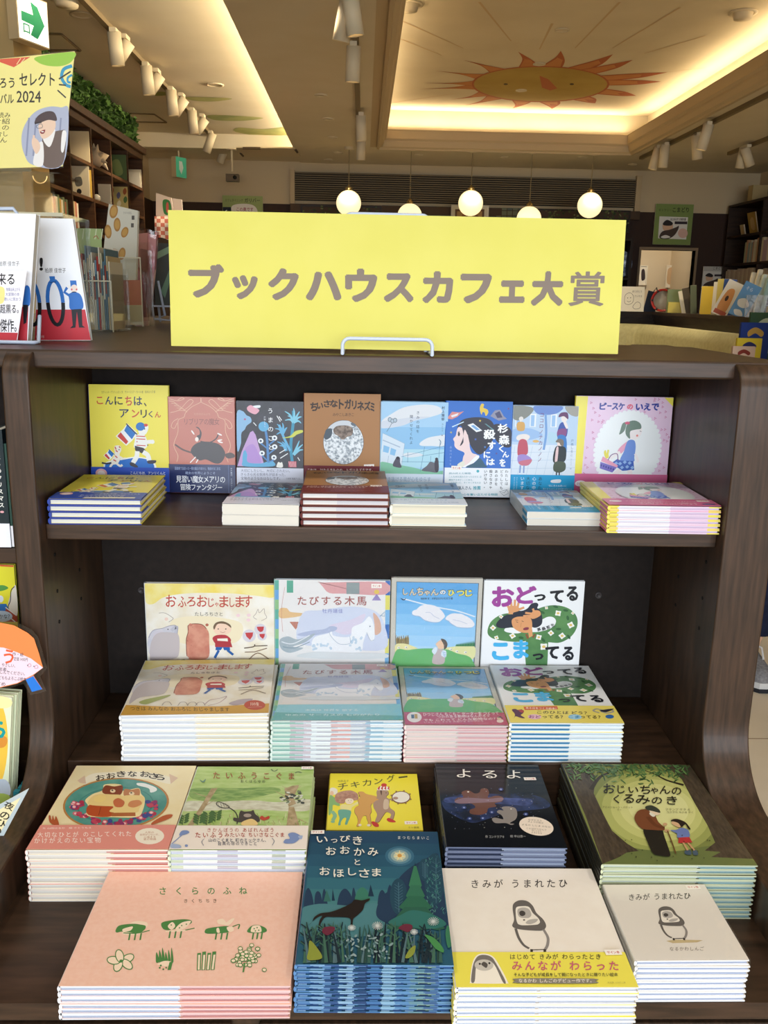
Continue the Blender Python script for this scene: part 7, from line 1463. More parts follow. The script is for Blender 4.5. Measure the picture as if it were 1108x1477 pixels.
def qslab(name, label, cat, q, y, d, col, art=None, part='cover', pages=False, group=None, mat=None, rough=.35, coat=.2):
    """upright slab whose front face lies at depth y and is seen with corners q; d is its thickness backwards"""
    P = [at(*p, y=y) for p in q]; base = Vector((sum(p.x for p in P) / len(P), y, min(p.z for p in P)))
    t = thing(name, label, cat, base, (0, 0, 0), group); m = mat or M(col, rough, coat, kind='print')
    pts = [(p.x - base.x, p.z - base.z) for p in P][::-1]; b = .002 if pages else d
    mb = MB(); mb.prism(pts, 'y', 0, b, m)
    if pages:
        mb.prism(pts, 'y', d - b, d, m)
        c = (sum(p[0] for p in pts) / len(pts), sum(p[1] for p in pts) / len(pts)); MB().prism([(c[0] + (p[0] - c[0]) * .985, c[1] + (p[1] - c[1]) * .99) for p in pts], 'y', b, d - b, M('f0ece2', .7, kind='paper')).build('page_block', t)
    if art:
        A = Art(mb, 1, 1, 0, rough, coat); A.P = lambda x, yy: (lambda r: np.array([r.x - base.x, r.z - base.z]))(at(x, yy, y=y)); A.k = (P[1] - P[0]).length / math.hypot(q[1][0] - q[0][0], q[1][1] - q[0][1]); n0 = len(mb.v)
        art(A)
        mb.v[n0:] = [(v[0], -v[2], v[1]) for v in mb.v[n0:]]
    mb.build(part, t); return t, base
# ribbons in qslab art must not be clipped to a 0..w sheet
def _line(s, c, w, pts, smooth=False, closed=False, taper=False):
    if smooth: pts = catmull(pts, closed, 5)
    p = [np.array(s.P(*q)) for q in pts]
    if closed: p = p + [p[0]]
    n = len(p); V = []; F = []
    for i in range(n):
        t = p[min(i + 1, n - 1)] - p[max(i - 1, 0)]; L = np.hypot(*t) or 1; nn = np.array([-t[1], t[0]]) / L; h = w * s.k / 2 * ((1 - .8 * i / (n - 1)) if taper else 1); V += [p[i] + nn * h, p[i] - nn * h]
    return s._put(c, V, [[2 * i + 1, 2 * i + 3, 2 * i + 2, 2 * i] for i in range(n - 1)])
def free(fn):
    def g(A): A.line = lambda *a, **k: _line(A, *a, **k); fn(A)
    return g

# books in the next bay
def bay_spine(px0, px1, ptop, y, cols, label, lean=0., txt=None):
    x0, x1 = at(px0, 700, y=y).x, at(px1, 700, y=y).x; zt = at(px1, ptop, y=y).z; h = zt - .9204; w = x1 - x0
    t = thing('upright_book', label, 'book', (x0, y, .9205), (0, lean, 0), 'books upright in the next bay'); mb = MB()
    mb.box(0, .0016, .002, .15, 0, h, M(cols[0], .35, .3, kind='print')); mb.box(w - .0016, w, .002, .15, 0, h, M(cols[0], .35, .3, kind='print')); mb.box(0, w, 0, .002, 0, h, M(cols[0], .35, .3, kind='print'))
    m2 = MB(); A = Art(m2, w, h, 0)
    if txt: A.view([(0, 0), (10, 0), (10, 100), (0, 100)]); A.P0 = A.P; A.column('f0f0ea', txt, 5, 8, 66, 4.6, .02); A.el('d8a0a8', 5, 69, 1.6, 1)
    n0 = len(mb.v); mb.v += [(a, -c - .0002, b) for a, b, c in m2.v]
    for f, m in zip(m2.f, m2.m): mb.f.append([i + n0 for i in f]); mb.m.append(mb.slot(m2.mats[m])); mb.sm.append(False)
    mb.build('cover', t); MB().box(.0016, w - .0016, .003, .147, .003, h - .003, M('efece2', .7, kind='paper')).build('page_block', t)
    b = MB(); b.box(-.0003, w + .0003, -.0009, -.0003, .001, h * .21, M(cols[1], .4, kind='band')); A = Art(b, w, h, 0); b.build('paper_band', t)
bay_spine(-9, 9, 620, .0, ('1c2a30', 'e6e8f2'), 'black-spined book with a white band at the left edge', 0, 'ぼくたちのクリスマス')
bay_spine(9.6, 13.5, 640, .004, ('2c4a40', 'f0eef2'), 'slim dark green book right of the black-spined one, beside the panel', 0)
bay_spine(-27, -10, 630, .004, ('e8e4dc', 'e8c8c8'), 'pale book at the very left edge beside the black-spined one', 0)
def yel(A):
    A.poly('d8603a', [(0, 814.5), (19.5, 815.5), (19.6, 818), (0, 817)]); A.poly('3a78c0', [(-30, 871), (9, 871), (13, 880), (-30, 892)]); A.blob('5a9a4a', [(-10, 846), (4, 844), (12, 848), (4, 852), (-10, 853)])
    A.blob('e6dccc', [(14, 862), (20, 846), (23.4, 848), (25, 887), (12, 876)]); A.line('2c2c34', 1.2, [(21, 846), (16, 852), (15, 866), (12, 878), (25, 889)], True); A.poly('b0503c', [(9, 876), (25, 888), (25.6, 897), (4, 897)]); A.line('f0ece4', 1.6, [(8, 876), (24, 888)]); A.line('f0ece4', 1.6, [(5, 883), (22, 897)])
    A.el('c8d8ea', 2, 889, 16, 8); A.text('33333a', 'かな？', -1, 886, 14, 892, .01); A.el('e8ecf0', 1, 864, 4, 5)
P_, _b = qslab('picture_book', 'bright yellow comic-style picture book under the left bay shelf', 'book', [(-120, 812), (20, 815), (26.5, 912), (-118, 908)], .1, .009, 'ece23c', free(yel), pages=True)
MB().box(-1.0, _b.x + .10, .09, .2, .4925, _b.z - .0005, ACRYL).build('acrylic_riser')
o = bpy.data.objects['acrylic_riser']; tag(o, 'clear acrylic riser block under the yellow comic-style book', 'riser')
def pop(A):
    A.poly('efd6e4', [(-120, 935), (-20, 933), (5, 934), (25, 941), (45, 950), (62, 963), (48, 973), (25, 985), (0, 991), (-60, 990), (-120, 970)])
    A.poly('2a78d8', [(37, 980), (48, 975), (61, 994), (46, 998)])
    A.text('e0603c', 'ごろう', -38, 934, 20, 956, .03, rot=4)
    for k, (x0, x1, y) in enumerate(((18, 34, 944), (20, 40, 951), (-20, 22, 959), (-20, 12, 965), (-20, 36, 970), (-20, 38, 978), (-20, 8, 986))): A.text('4a4048', ('作・絵', '定価 1430円', '力もちの、やさしい、', 'あの人気者、', 'お話を楽しんでください。', '大人も子どももよろこぶ絵本', 'おすすめ')[k], x0, y - 3, x1, y + 2.5, .005, rot=4)
    A.line('c890a8', .8, [(40, 960), (43, 957), (45, 960), (42, 962)], True, True); A.line('c890a8', .8, [(50, 962), (53, 959), (55, 963), (51, 964)], True, True); A.el('3a3a44', 40, 959.5, .8); A.el('3a3a44', 49, 961, .8)
PQ = [(-120, 905), (-60, 899), (0, 898), (20, 902), (40, 913), (49, 921), (56, 942), (62, 963), (48, 974), (61, 994), (46, 998), (37, 980), (25, 986), (0, 992), (-60, 991), (-120, 971)]
P_, _b = qslab('pop_card', 'orange and pink handwritten shop card with a blue tail, in the left bay', 'card', PQ, -.062, .0006, 'ee8a4e', free(pop), 'printed_card', rough=.5)
LQ = [(-124, 899), (0, 892), (24, 897), (46, 908), (54, 917), (62, 942), (68, 964), (58, 976), (67, 997), (44, 1003), (34, 986), (0, 997), (-124, 992)]
Q_ = [at(*p, y=-.0605) for p in LQ]; MB().prism([(p.x - _b.x, p.z - _b.z) for p in Q_][::-1], 'y', .0012, .0018, clear_mat('laminating_film', (.97, .97, .98), .03, .08, 1.3)).build('laminate', P_)
MB().tube([(-.05, .006, .03), (-.05, .012, .40 - _b.z + .001)], .003, ACRYL, 8).build('holder_rod', P_)
def teal(A):
    A.blob('eec24a', [(-40, 1020), (0, 1010), (10, 1060), (-5, 1110), (-40, 1110)]); A.blob('f0e8a8', [(-40, 1000), (12, 1004), (10, 1016), (-40, 1012)]); A.blob('d8903c', [(-20, 1045), (8, 1050), (4, 1062), (-20, 1060)]); A.blob('b8c4d4', [(-30, 1105), (6, 1100), (10, 1120), (-30, 1122)]); A.blob('a8c060', [(-40, 1122), (10, 1118), (8, 1148), (-40, 1148)])
    A.text('1f9a9a', 'ら', -14, 1030, 7, 1052, .05)
for i, (dx, y) in enumerate(((0, -.075), (7, -.06), (12, -.045))):
    q = [(-150 + dx, 992 - i * 3), (17 + dx, 1004 - i * 4), (7 + dx * .9, 1152 - i * 5), (-150 + dx, 1160 - i * 5)]
    P = [at(*p, y=y) for p in q]; z0 = .4006
    t, b_ = qslab('picture_book', ('sunny yellow picture book leaning front of three in the left bay', 'second of three yellow picture books, seen by its teal edge', 'rearmost of three yellow picture books, seen by its teal edge')[i], 'book', q, y, .010, 'dfe8c8', free(teal) if i == 0 else None, pages=True, group='yellow books leaning in the left bay')
    for ch in t.children: ch.scale.z = (P[0].z - z0) / (P[0].z - b_.z)
    t.location.z = z0; wq = max(p.x for p in P) - b_.x
    MB().box(wq - .0125, wq - .002, -.0003, .0103, .0, .08, M('2f8a9c', .4, .2, kind='print')).build('teal_corner', t)
def night(A):
    A.poly('e8dcae', [(-66, 1205), (30, 1150), (1, 1200), (-66, 1268)])
    for ch, x, y in zip('夜のひつじ', (12, 6, 0, -6, -12), (1162, 1176, 1187, 1198, 1209)): A.text('2a2622', ch, x - 6, y - 5, x + 8, y + 6, .02, rot=24)
P_, _b = qslab('pop_card', 'cream handwritten card in a clear sleeve at the lower left', 'card', [(-70, 1198), (42, 1137), (2, 1212), (-70, 1283)], -.21, .001, 'c8d2d6', free(night), 'sleeve', mat=M('b8c4c8', .15, .6, kind='sleeve'))
MB().tube([(-.06, .004, .02), (-.06, .03, .4006 - _b.z)], .003, ACRYL, 8).build('holder_rod', P_)

# ---------------------------------------------------------------- left end of the counter
ck = TOP + .0004
def art_b(A):
    A.poly('c2333f', [(52, 447), (123, 447), (131, 491), (50, 491)])
    for x0, sk in ((46, 0), (80, 0)):
        pts = [(x0 + 11 * math.cos(t) + (y_ := 32 * math.sin(t)) * .09, 437 + y_) for t in [k * PI / 12 for k in range(24)]]
        A.line('2f6fc0', 5.6, pts[12:] + pts[:1]); A.line('16161c', 5.6, pts[0:13])
    A.poly('2f6fc0', [(71, 399), (79, 399), (80, 407), (73, 408)]); A.line('203a6a', 1, [(72, 408), (81, 407)])
    A.text('1c1a1e', '!', 57, 372, 62, 391, .05); A.text('4a4648', '柏原 佳世子', 65, 387, 95, 394, .005)
    A.poly('2f6fc0', [(101, 405), (110, 405), (111, 413), (102, 414)]); A.el('f0dcd0', 107, 417, 5, 6); A.el('d8606a', 103.5, 418, 1.3); A.el('d8606a', 110.5, 418, 1.3); A.el('1c1a1e', 107, 423, 4, 2)
    A.blob('2f6fc0', [(100, 424), (113, 423), (119, 432), (119, 446), (102, 447), (100, 434)]); A.line('2f6fc0', 4, [(102, 428), (93, 422), (97, 415)]); A.el('f0ece8', 99, 414, 2.4); A.poly('1c1a22', [(103, 447), (118, 446), (119, 470), (123, 473), (114, 473), (111, 450), (109, 473), (101, 474), (105, 470)])
    A.text('e8d0d0', 'えほんの杜', 52, 484, 64, 488)
t, b_ = qslab('picture_book', 'white and red picture book with blue-coated doorman and loops, on the counter', 'book', [(56, 315), (105, 316), (131, 491.5), (50, 491.5)], .27, .012, 'eef0f6', free(art_b), pages=True)
t.location.z = max(t.location.z, ck)
def art_a(A):
    A.poly('c2333f', [(-60, 440), (41, 443), (39, 497), (-60, 497)]); A.text('4a4648', '柏原 佳世子', -2, 377, 28, 384, .005); A.blob('2f6fc0', [(36, 414), (43, 416), (43, 440), (33, 440)]); A.poly('1c1a22', [(33, 440), (41, 440), (38, 466), (34, 468)])
t, b_ = qslab('picture_book', 'white and red picture book behind the handwritten card, at the counter edge', 'book', [(-60, 306), (52, 309), (40, 493.5), (-60, 494)], .16, .022, 'eef0f6', free(art_a), pages=True); t.location.z = max(t.location.z, ck)
def art_card(A):
    A.poly('b8323e', [(-60, 478), (26, 480), (24, 491), (-60, 491)]); K = '1c1a1c'
    for s, x0, y0, x1, y1, c in (('未来る', -18, 394, 21, 411, K), ('物事出来上がる', 9, 415, 29, 420, '5a5a9a'), ('大冒険の本', 8, 422, 28, 427, '5a5a9a'), ('勢いに笑おう', 6, 429, 30, 434, '5a5a9a'), ('超黒る。', 0, 439, 27, 452, K), ('傑作。', 0, 460, 24, 479, K)): A.text(c, s, x0, y0, x1, y1, .015 if c == K else 0)
    A.blob('f0e090', [(-6, 415), (6, 416), (5, 436), (-6, 436)])
t, b_ = qslab('pop_card', 'white handwritten brush lettering card leaning on the red book', 'card', [(-60, 388), (39, 390.5), (25, 490.5), (-60, 491)], .14, .001, 'eceaf2', free(art_card), 'card', rough=.5); t.location.z = max(t.location.z, ck)
ws = thing('wire_book_stand', 'white wire book stand holding the white and red book', 'stand', (0, 0, 0)); y = .182 + .004
a = at(-20, 301, y=.19); b = at(24, 301, y=.19); MB().tube([(a.x, .19, TOP + .004), (a.x, .19, a.z - .008), (a.x + .008, .19, a.z), (b.x - .006, .19, b.z), (b.x, .19, b.z - .008), (b.x - .002, .19, TOP + .004)], .0035, WIRE, 10).build('back_rest', ws)
c = at(58, 489, y=.15); MB().tube([(a.x, .19, TOP + .004), (a.x, .13, TOP + .004), (c.x - .004, .13, TOP + .004), (c.x, .14, TOP + .004), (c.x - .012, .19, TOP + .05)], .0035, WIRE, 10).build('front_lip', ws)

# festival poster in clear stand on acrylic risers
def box_clear(mb, x0, x1, y0, y1, z0, z1, w=.004):
    for a in ((x0, x1, y0, y0 + w, z0, z1), (x0, x1, y1 - w, y1, z0, z1), (x0, x0 + w, y0 + w, y1 - w, z0, z1), (x1 - w, x1, y0 + w, y1 - w, z0, z1), (x0 + w, x1 - w, y0 + w, y1 - w, z1 - w, z1)): mb.box(*a, ACRYL)
ar = thing('acrylic_riser', 'large clear acrylic display riser behind the white and red books', 'riser', (0, 0, 0))
p1, p2 = at(46, 252, y=.46), at(92, 322, y=.42)
mb = MB(); box_clear(mb, -1.35, p2.x, .42, .60, TOP + .0005, p2.z + .02); mb.build('lower_box', ar)
mb = MB(); box_clear(mb, -1.35, p1.x, .46, .60, p2.z + .0205, p1.z + .012); mb.build('upper_box', ar)
e = M('d8d2b8', .1, .5, kind='acrylic_edge'); mb = MB(); mb.box(-1.35, p1.x, .457, .46, p1.z + .006, p1.z + .0125, e); mb.box(-1.35, p2.x, .417, .42, p2.z + .013, p2.z + .0205, e); mb.build('polished_edge', ar)
def art_fest(A):
    K = '3c3834'
    A.blob('9ac84c', [(53, 82), (106, 75), (104, 88), (90, 95), (70, 95), (55, 90)]); A.poly('d9604a', [(-10, 86), (44, 82), (20, 97)]); A.line('f0d8a0', 1, [(24, 93), (30, 84)]); A.line('f0d8a0', 1, [(30, 91), (36, 84)])
    A.line('3a98c0', 4.5, [(104, 95), (92, 100), (89, 112), (95, 122), (102, 125)], True); A.line('3a98c0', 3, [(104, 108), (98, 112), (98, 118), (102, 119)], True)
    for p in ([(85, 114), (102, 103)], [(85, 122), (95, 123)], [(83, 130), (95, 141)]): A.line(K, 2, p)
    A.text(K, 'きだしんいちろう', -75, 112, 21, 127, .02); A.text(K, 'セレクト', 28, 105, 79, 124, .02); A.text(K, '絵本フェスティバル', -72, 135, 20, 150, .02); A.text(K, '2024', 24, 131, 59, 148, .012)
    for t, y, x1 in (('親子読み', 166, 15), ('届け紹', 175, 14), ('今月の', 184, 13), ('を紹介し', 193, 11), ('を選ん', 202, 10)): A.text(K, t, -22, y - 4, x1, y + 4)
    A.blob('aeb4ca', [(31, 200), (36, 180), (50, 162), (70, 154), (88, 155), (99, 160), (91, 237), (48, 238), (35, 222)])
    for x in (42, 52, 88): A.line('8a90ac', 2.4, [(x, 170), (x - 4, 225)])
    A.blob('6a5850', [(62, 196), (72, 192), (88, 188), (95, 192), (90, 237), (62, 238)]); A.blob('ece8e6', [(62, 200), (72, 190), (80, 188), (72, 212)]); A.blob('ece8e6', [(90, 190), (96, 192), (92, 218), (88, 216)]); A.blob('ece8e6', [(48, 236), (54, 210), (62, 206), (62, 238)])
    A.blob('e8c8b0', [(56, 180), (64, 174), (78, 172), (80, 184), (72, 196), (62, 200), (57, 192)]); A.blob('4e3e40', [(50, 178), (54, 168), (66, 161), (78, 162), (82, 174), (70, 173), (58, 177)]); A.line('3a3034', 2.5, [(50, 178), (60, 176)]); A.blob('8a3038', [(58, 190), (65, 187), (64, 192), (60, 193)]); A.el('f4f0ec', 61.5, 190, 2, .8); A.line('5a5a64', .7, [(53, 181), (60, 179), (61, 184), (54, 185)], True, True)
    A.blob('e8c8b0', [(46, 208), (48, 198), (56, 204), (58, 214), (52, 222)]); A.line('e8c8b0', 3, [(49, 206), (49, 195)])
t, b_ = qslab('festival_poster', 'yellow festival poster with a laughing person in a flat cap, upper left', 'poster', [(-110, 96), (108, 74), (90.5, 240), (-110, 246)], .34, .0012, 'f1e592', free(art_fest), 'printed_sheet', rough=.3, coat=.4)
Q_ = [at(*p, y=.343) for p in ((-112, 94), (109.5, 72.5), (92, 242), (-112, 248))]; MB().prism([(p.x - b_.x, p.z - b_.z) for p in Q_][::-1], 'y', .0016, .004, ACRYL).build('clear_back', t); MB().box(-.2, Q_[2].x - b_.x - .01, .0045, .14, .0, .003, ACRYL).build('clear_foot', t)
MB().tube([(Q_[2].x - b_.x - .05 + .014 * math.cos(k * PI / 8), .01, -.004 - .014 * abs(math.sin(k * PI / 8))) for k in range(9)], .0022, M('d8b070', .3, .2, .7, kind='brass_ring'), 8).build('ring', t)

# brochure holders, wrapped goods and a wire stand further back on the counter
def holder(label, px0, px1, ptop, pbot, d):
    a, b = at(px0, pbot, z=TOP), at(px1, pbot, z=TOP); y = (a.y + b.y) / 2; h = at(px0, ptop, y=y).z - TOP
    t = thing('brochure_holder', label, 'holder', (a.x, y, ck)); w = b.x - a.x; mb = MB(); k = .003
    mb.box(0, w, 0, k, 0, h * .8, ACRYL); mb.box(0, w, d - k, d, 0, h, ACRYL); mb.box(0, k, k, d - k, 0, h * .9, ACRYL); mb.box(w - k, w, k, d - k, 0, h * .9, ACRYL); mb.box(k, w - k, k, d - k, 0, k, ACRYL); mb.build('tray', t)
    mb = MB()
    for x in (0, w - k): mb.box(x, x + k, -.0015, -.0002, 0, h * .8, e)
    mb.box(k, w - k, -.0015, -.0002, h * .8 - .003, h * .8, e); mb.build('polished_edge', t); return Vector((a.x, y, TOP)), w, h
hb, hw, hh = holder('clear acrylic brochure holder packed with pamphlets beside the doorman book', 110, 168, 385, 479, .16)
rg = random.Random(12); GP = 'pamphlets in the acrylic holder'
for k in range(16):
    x = hb.x + .005 + k * (hw - .012) / 16; h = rg.uniform(.16, .2); c = ('d8d2bc', 'c8c0a0', 'b83a34', '7a9ab0', 'e2dcca', '5a7a8a', 'c8b48a')[rg.randrange(7)]
    t = thing('pamphlet', f'{ORD[k + 1] if k else "first"} pamphlet from the left in the acrylic holder' if k < 13 else f'{("third", "second", "last")[k - 13]} pamphlet from the right end in the acrylic holder', 'pamphlet', (x, hb.y + .02, TOP + .005), (0, 0, 0), GP)
    mb = MB(); mb.box(0, .0032, 0, .12, 0, h, M(c, .5, kind='print'), front=M(c, .5, kind='print')); mb.box(0, .0032, -.0004, 0, h * .45, h * .8, M(('e8e4d4', '9a4a3a', '4a6a7a')[k % 3], .5, kind='print')); mb.build('sheet', t)
def ydist(px, py): return at(px, py, z=TOP).y
def art_green(A):
    for k in range(5): A.line('d8e0b8', 1.5, [(112 + k * 9, 330), (110 + k * 9, 345)])
    A.line('b0503c', 1, [(135, 343), (139, 340), (142, 345)], True)
t, b_ = qslab('leaflet', 'pale green leaflet rising behind the pamphlets', 'leaflet', [(104, 329), (146, 330), (147, 420), (104, 420)], hb.y + .145, .002, 'a8bc7c', free(art_green), 'sheet'); t.location.z = b_.z
for ch in list(t.children): ch.scale.z = 1.0
def lower(t, b_, z=TOP + .004):
    """carry a leaflet down to the bottom of its holder"""
    for ch in t.children:
        me = ch.data
        for v in me.vertices:
            if v.co.z < .004: v.co.z -= b_.z - z
lower(t, b_)
h2, w2, hh2 = holder('tall clear acrylic holder with a tilted cookie book and pink cards', 165, 210, 345, 471, .14)
def cookies(A):
    for x, y, rx, ry, r in ((164, 305, 6, 10, 10), (156, 334, 5, 10, -5), (169, 324, 5, 10, 0), (180, 335, 5, 8, 20), (176, 366, 5, 9, 10)): A.el('b8843a', x, y, rx, ry, r); A.el('d0a050', x, y, rx * .7, ry * .7, r)
    A.text('7a7468', 'クッキーのえほん', 178, 305, 190, 309); A.rect('5a5650', 190, 311, 194, 317); A.rect('5a5650', 189, 322, 193, 328)
t, b_ = qslab('cookie_book', 'tilted white cookery book with golden biscuits standing in the clear holder', 'book', [(157, 294), (199, 304), (191, 395), (146, 390)], h2.y + .05, .018, 'e0dccc', free(cookies), pages=True); lower(t, b_)
t, b_ = qslab('pink_card', 'salmon pink card inside the tall clear holder', 'card', [(172, 404), (205, 404), (205, 428), (171, 427)], h2.y + .02, .002, 'd88a74', None, 'card'); lower(t, b_)
t, b_ = qslab('cream_card', 'cream card low inside the tall clear holder', 'card', [(173, 440), (206, 440), (205, 465), (172, 464)], h2.y + .012, .002, 'd8caa4', None, 'card'); lower(t, b_)
BAGP = clear_mat('pink_cellophane', (.93, .72, .74), .08, .12, 1.35, .8, 9)
for i, (q, c, lab) in enumerate((([(192, 338), (214, 336), (212, 440), (207, 468), (194, 466)], 'e6c2a8', 'peach item wrapped in clear film right of the tall holder'), ([(214, 337), (226, 340), (222, 400), (212, 440)], 'd8a0b4', 'pink wrapped item at the right of the peach one'), ([(195, 385), (206, 400), (212, 470), (196, 470)], 'd49ab0', 'pink folded paper in front of the peach wrapped item'))):
    y = h2.y + .20 - .045 * (2 if i == 2 else i); t, b_ = qslab('wrapped_goods', lab, 'goods', q, y, .02, c, None, 'contents', mat=M2(c, 'e8d8cc', 12, .5, .2, 'wrapped_print')); 
    if b_.z > TOP + .003: lower(t, b_, TOP + .0006)
    elif b_.z < TOP: t.location.z += ck - b_.z
    P = [at(*p, y=y - .004) for p in q]; cx = sum(p.x for p in P) / len(P); cz = sum(p.z for p in P) / len(P); MB().prism([((p.x - cx) * 1.06 + cx - b_.x, (p.z - cz) * 1.0 + cz + .012 - b_.z) for p in P][::-1], 'y', -.006, .03, BAGP).build('cellophane', t)
y = ydist(238, 466)
def art_grn(A): A.poly('8aa488', [(222, 366), (256, 349), (258, 358), (224, 375)]); A.rect('d8d4c4', 246, 352, 252, 362); A.poly('6f8f78', [(232, 420), (246, 385), (250, 390), (238, 430)])
t, b_ = qslab('grey_book', 'dark green and grey book on a wire stand beside the yellow sign', 'book', [(221, 350), (262, 352), (262, 440), (224, 440)], y, .02, '4a4f4c', free(art_grn), pages=True)
stw = thing('wire_book_stand', 'white wire stand under the dark green book beside the sign', 'stand', (0, 0, 0))
P = [at(*p, y=y - .01) for p in ((214, 402), (222, 460), (238, 455), (228, 405))]; P2_ = [at(*p, y=y - .012) for p in ((252, 415), (246, 462), (222, 460))]
MB().tube([(p.x, y - .01, max(p.z, TOP + .0038)) for p in P], .004, WIRE, 8).build('left_leg', stw); MB().tube([(p.x, y - .012, max(p.z, TOP + .0038)) for p in P2_], .004, WIRE, 8).build('right_leg', stw); MB().box(P[0].x, P2_[0].x, y - .008, y + .03, b_.z - .006, b_.z - .0005, WIRE).build('ledge', stw)
MB().tube([(P[0].x + .02, y + .03, b_.z - .003), (P[0].x + .02, y + .05, TOP + .004)], .004, WIRE, 8).build('rear_leg', stw)

# book display with a red gingham cloth by the far end of the left shelf
gx = at(238, 330, y=5.6); dt = thing('cloth_display', 'small display with a red gingham cloth at the end of the left bookshelf', 'display', (gx.x, 5.6, 0))
GM = bpy.data.materials.new('red_gingham'); GM.use_nodes = True; nt = GM.node_tree; b = nt.nodes['Principled BSDF']; ckr = nt.nodes.new('ShaderNodeTexChecker'); ckr.inputs['Scale'].default_value = 34; ckr.inputs[1].default_value = lin('c8705c'); ckr.inputs[2].default_value = lin('ead6c4'); tcn = nt.nodes.new('ShaderNodeTexCoord'); nt.links.new(tcn.outputs['Object'], ckr.inputs[0]); nt.links.new(ckr.outputs[0], b.inputs['Base Color']); b.inputs['Roughness'].default_value = .9
zt = at(230, 312, y=5.6).z; zb = at(230, 345, y=5.6).z
MB().box(-.06, .5, 0, .3, 0, zt - .002, M('4a3624', .6, kind='stand_wood')).build('base', dt)
n = 24; mb = MB(); V = []
for i in range(n + 1):
    x = -.075 + .59 * i / n; V += [(x, .31, zt), (x, -.004, zt), (x + .004 * math.sin(i * 1.9), -.012 - .008 * math.sin(i * 1.3), (zt + zb) / 2), (x, -.012 - .014 * math.sin(i * 1.3), zb + .012 * math.sin(i * .9))]
mb.add(V, [[i * 4 + j, (i + 1) * 4 + j, (i + 1) * 4 + j + 1, i * 4 + j + 1] for i in range(n) for j in range(3)], GM, None, True); mb.build('gingham_cloth', dt)
for q, c, art, lab in (([(225, 279), (247, 286), (251, 314), (225, 312)], 'e8d0b8', lambda A: (A.blob('3a7a3a', [(235, 290), (245, 291), (247, 309), (237, 309)]), A.blob('c85a4a', [(240, 294), (243, 294), (243, 306), (240, 306)])), 'cream picture book with a green oval on the gingham display'), ([(248, 286), (262, 288), (264, 314), (252, 314)], 'dcc8b4', None, 'cream book behind the one with a green oval on the gingham display')):
    t, b_ = qslab('picture_book', lab, 'book', q, 5.7 if art is None else 5.66, .02, c, free(art) if art else None, pages=True); t.location.z = zt + .001

# ================================================================== the person beyond the right end of the bookcase
pr_ = thing('person', 'person standing beyond the right panel in navy trousers and grey sneakers', 'person', (1.70, 1.56, 0), (0, 0, -.05))
def skin(name, verts, edges, radii, mat, parent, root=0, sub=2):
    me = bpy.data.meshes.new(name); me.from_pydata(verts, edges, []); o = bpy.data.objects.new(name, me); COL.objects.link(o); o.parent = parent
    o.modifiers.new('skin', 'SKIN'); me.skin_vertices[0].data[root].use_root = True
    for i, r in enumerate(radii): me.skin_vertices[0].data[i].radius = (r, r) if not isinstance(r, tuple) else r
    s = o.modifiers.new('subdivision', 'SUBSURF'); s.levels = sub; s.render_levels = sub; o.modifiers['skin'].use_smooth_shade = True; me.materials.append(mat); return o
SK = M('d9ab8c', .55, kind='skin')
bv = [(0, 0, .95), (0, 0, 1.15), (0, .0, 1.36), (0, 0, 1.46), (0, -.01, 1.55), (0, -.02, 1.64), (0, -.01, 1.70), (.16, 0, 1.38), (.22, .02, 1.12), (.22, -.06, .90), (.22, -.08, .82), (-.16, 0, 1.38), (-.22, .02, 1.12), (-.22, -.06, .90), (-.22, -.08, .82), (.09, 0, .88), (.10, -.01, .50), (.10, .02, .10), (.10, -.05, .05), (-.09, 0, .88), (-.18, -.01, .50), (-.27, .02, .10), (-.27, -.05, .05)]
be = [(0, 1), (1, 2), (2, 3), (3, 4), (4, 5), (5, 6), (2, 7), (7, 8), (8, 9), (9, 10), (2, 11), (11, 12), (12, 13), (13, 14), (0, 15), (15, 16), (16, 17), (17, 18), (0, 19), (19, 20), (20, 21), (21, 22)]
rad = [.14, .13, .14, .055, .07, .085, .05, .055, .042, .03, .028, .055, .042, .03, .028, .085, .06, .042, .035, .085, .06, .042, .035]
skin('body', bv, be, rad, SK, pr_)
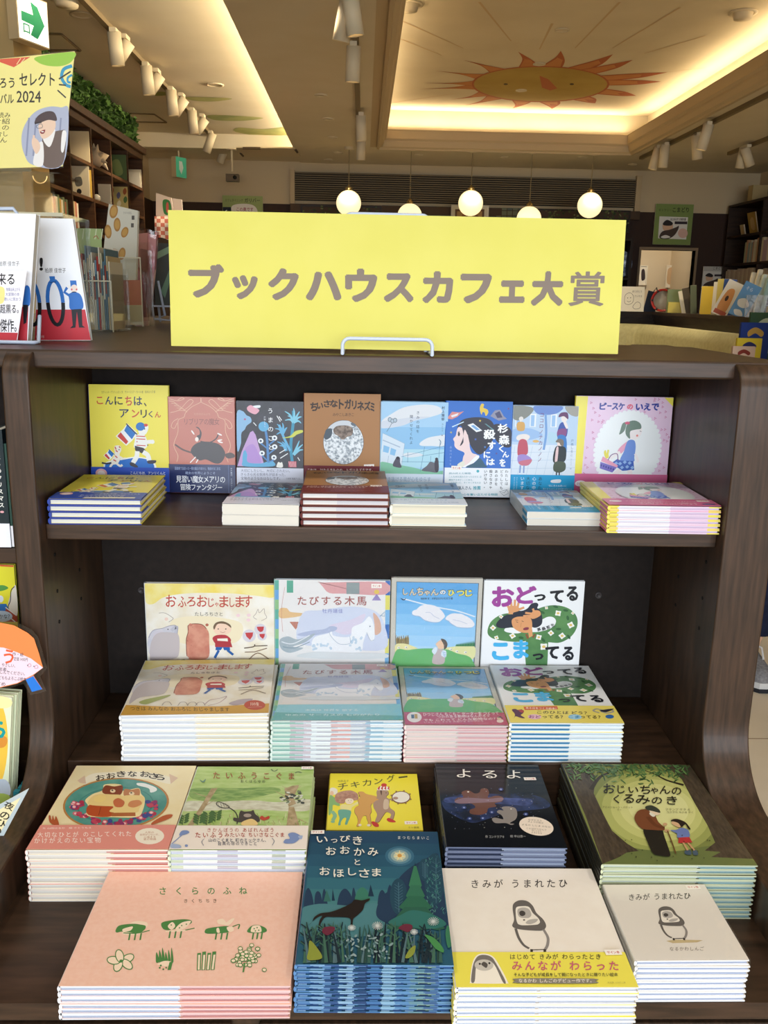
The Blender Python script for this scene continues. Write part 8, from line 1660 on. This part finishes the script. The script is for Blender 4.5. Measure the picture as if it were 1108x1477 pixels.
for s in (1, -1):
    for k, (dx, L, dz) in enumerate(((-.02, .072, 0), (-.007, .08, 0), (.007, .076, 0), (.02, .062, 0))):
        x0 = s * .22 + dx; skin('finger', [(x0, -.082, .81), (x0, -.088, .77), (x0, -.080, .81 - L)], [(0, 1), (1, 2)], [.009, .0085, .007], SK, pr_, 0, 1)
    skin('thumb', [(s * .20, -.085, .83), (s * .185, -.10, .80), (s * .185, -.105, .77)], [(0, 1), (1, 2)], [.011, .0095, .008], SK, pr_, 0, 1)
    # sneaker: sole, upper, laces
    fx = .105 if s > 0 else -.272
    sole = [(-.036, .115), (-.042, .05), (-.04, -.03), (-.05, -.10), (-.044, -.155), (-.015, -.18), (.015, -.18), (.044, -.155), (.05, -.10), (.04, -.03), (.042, .05), (.036, .115), (.0, .13)]
    sn = MB().prism([(fx + x, y) for x, y in sole], 'z', .001, .016, M('23242a', .7, kind='outsole')).prism([(fx + x * .98, y * .985) for x, y in sole], 'z', .016, .038, M('c9c7c6', .6, kind='midsole')).build('sneaker', pr_)
    ring = []
    for z, k, yc, yf in ((.038, .95, .11, -.172), (.06, .93, .11, -.165), (.078, .80, .11, -.125), (.095, .66, .11, -.055), (.11, .62, .112, .0), (.125, .66, .115, .02)):
        ring.append([(fx + x * k, yc + (y - .13) / .31 * (yc - yf), z) for x, y in catmull(sole, True, 3)])
    n_ = len(ring[0]); U = MB(); U.add([p for r in ring for p in r], [[i * n_ + j, i * n_ + (j + 1) % n_, (i + 1) * n_ + (j + 1) % n_, (i + 1) * n_ + j] for i in range(5) for j in range(n_)], M2('6f6d70', '8a888a', 120, .9, 0, 'grey_suede'), None, True); U.add(ring[-1], [list(range(n_))], M('4a484c', .9, kind='lining')); U.build('upper', sn)
    for k in range(4): LM = MB().tube([(fx - .028, -.085 + k * .028, .073 + k * .010), (fx, -.088 + k * .028, .083 + k * .0115), (fx + .028, -.075 + k * .028, .076 + k * .010)], .0042, M('e2e0de', .8, kind='lace'), 8); LM.build('lace', sn)
    MB().tube([(fx - .005, .0, .122), (fx - .03, -.03, .125), (fx - .04, -.06, .10), (fx - .02, -.02, .12), (fx + .01, -.0, .125), (fx + .035, -.04, .12), (fx + .03, -.075, .09)], .004, M('e2e0de', .8, kind='lace'), 8).build('lace_bow', sn)
skin('trousers', [(0, 0, 1.0), (0, 0, .93), (.09, 0, .84), (.10, -.01, .50), (.10, .015, .175), (.10, .015, .165), (-.09, 0, .84), (-.18, -.01, .50), (-.262, .015, .175), (-.262, .015, .165)], [(0, 1), (1, 2), (2, 3), (3, 4), (4, 5), (1, 6), (6, 7), (7, 8), (8, 9)], [.165, .165, .11, .085, .08, .08, .11, .085, .08, .08], M2('0e1226', '151a34', 60, .85, 0, 'navy_denim'), pr_)
skin('shirt', [(0, 0, .86), (0, 0, 1.15), (0, 0, 1.36), (0, 0, 1.44), (.17, 0, 1.37), (.225, .02, 1.14), (.225, -.05, .95), (-.17, 0, 1.37), (-.225, .02, 1.14), (-.225, -.05, .95)], [(0, 1), (1, 2), (2, 3), (2, 4), (4, 5), (5, 6), (2, 7), (7, 8), (8, 9)], [.185, .165, .165, .075, .075, .06, .05, .075, .06, .05], M('8f8a86', .85, kind='grey_knit'), pr_)
hm = MB(); hm.ball((0, .034, 1.692), (.096, .10, .095), M('2a211d', .7, kind='hair'), 20, 12); hm.build('hair', pr_)
fm = MB(); fm.ball((0, -.105, 1.61), (.014, .022, .02), SK, 10, 8); fm.build('nose', pr_)
for s in (1, -1): MB().ball((s * .034, -.088, 1.635), (.013, .008, .009), M('241c1a', .3, kind='eye'), 10, 8).build('eye', pr_); MB().ball((s * .088, -.01, 1.625), (.012, .02, .03), SK, 10, 8).build('ear', pr_)
MB().ball((0, -.094, 1.575), (.024, .008, .007), M('a8605a', .5, kind='lips'), 12, 8).build('mouth', pr_)
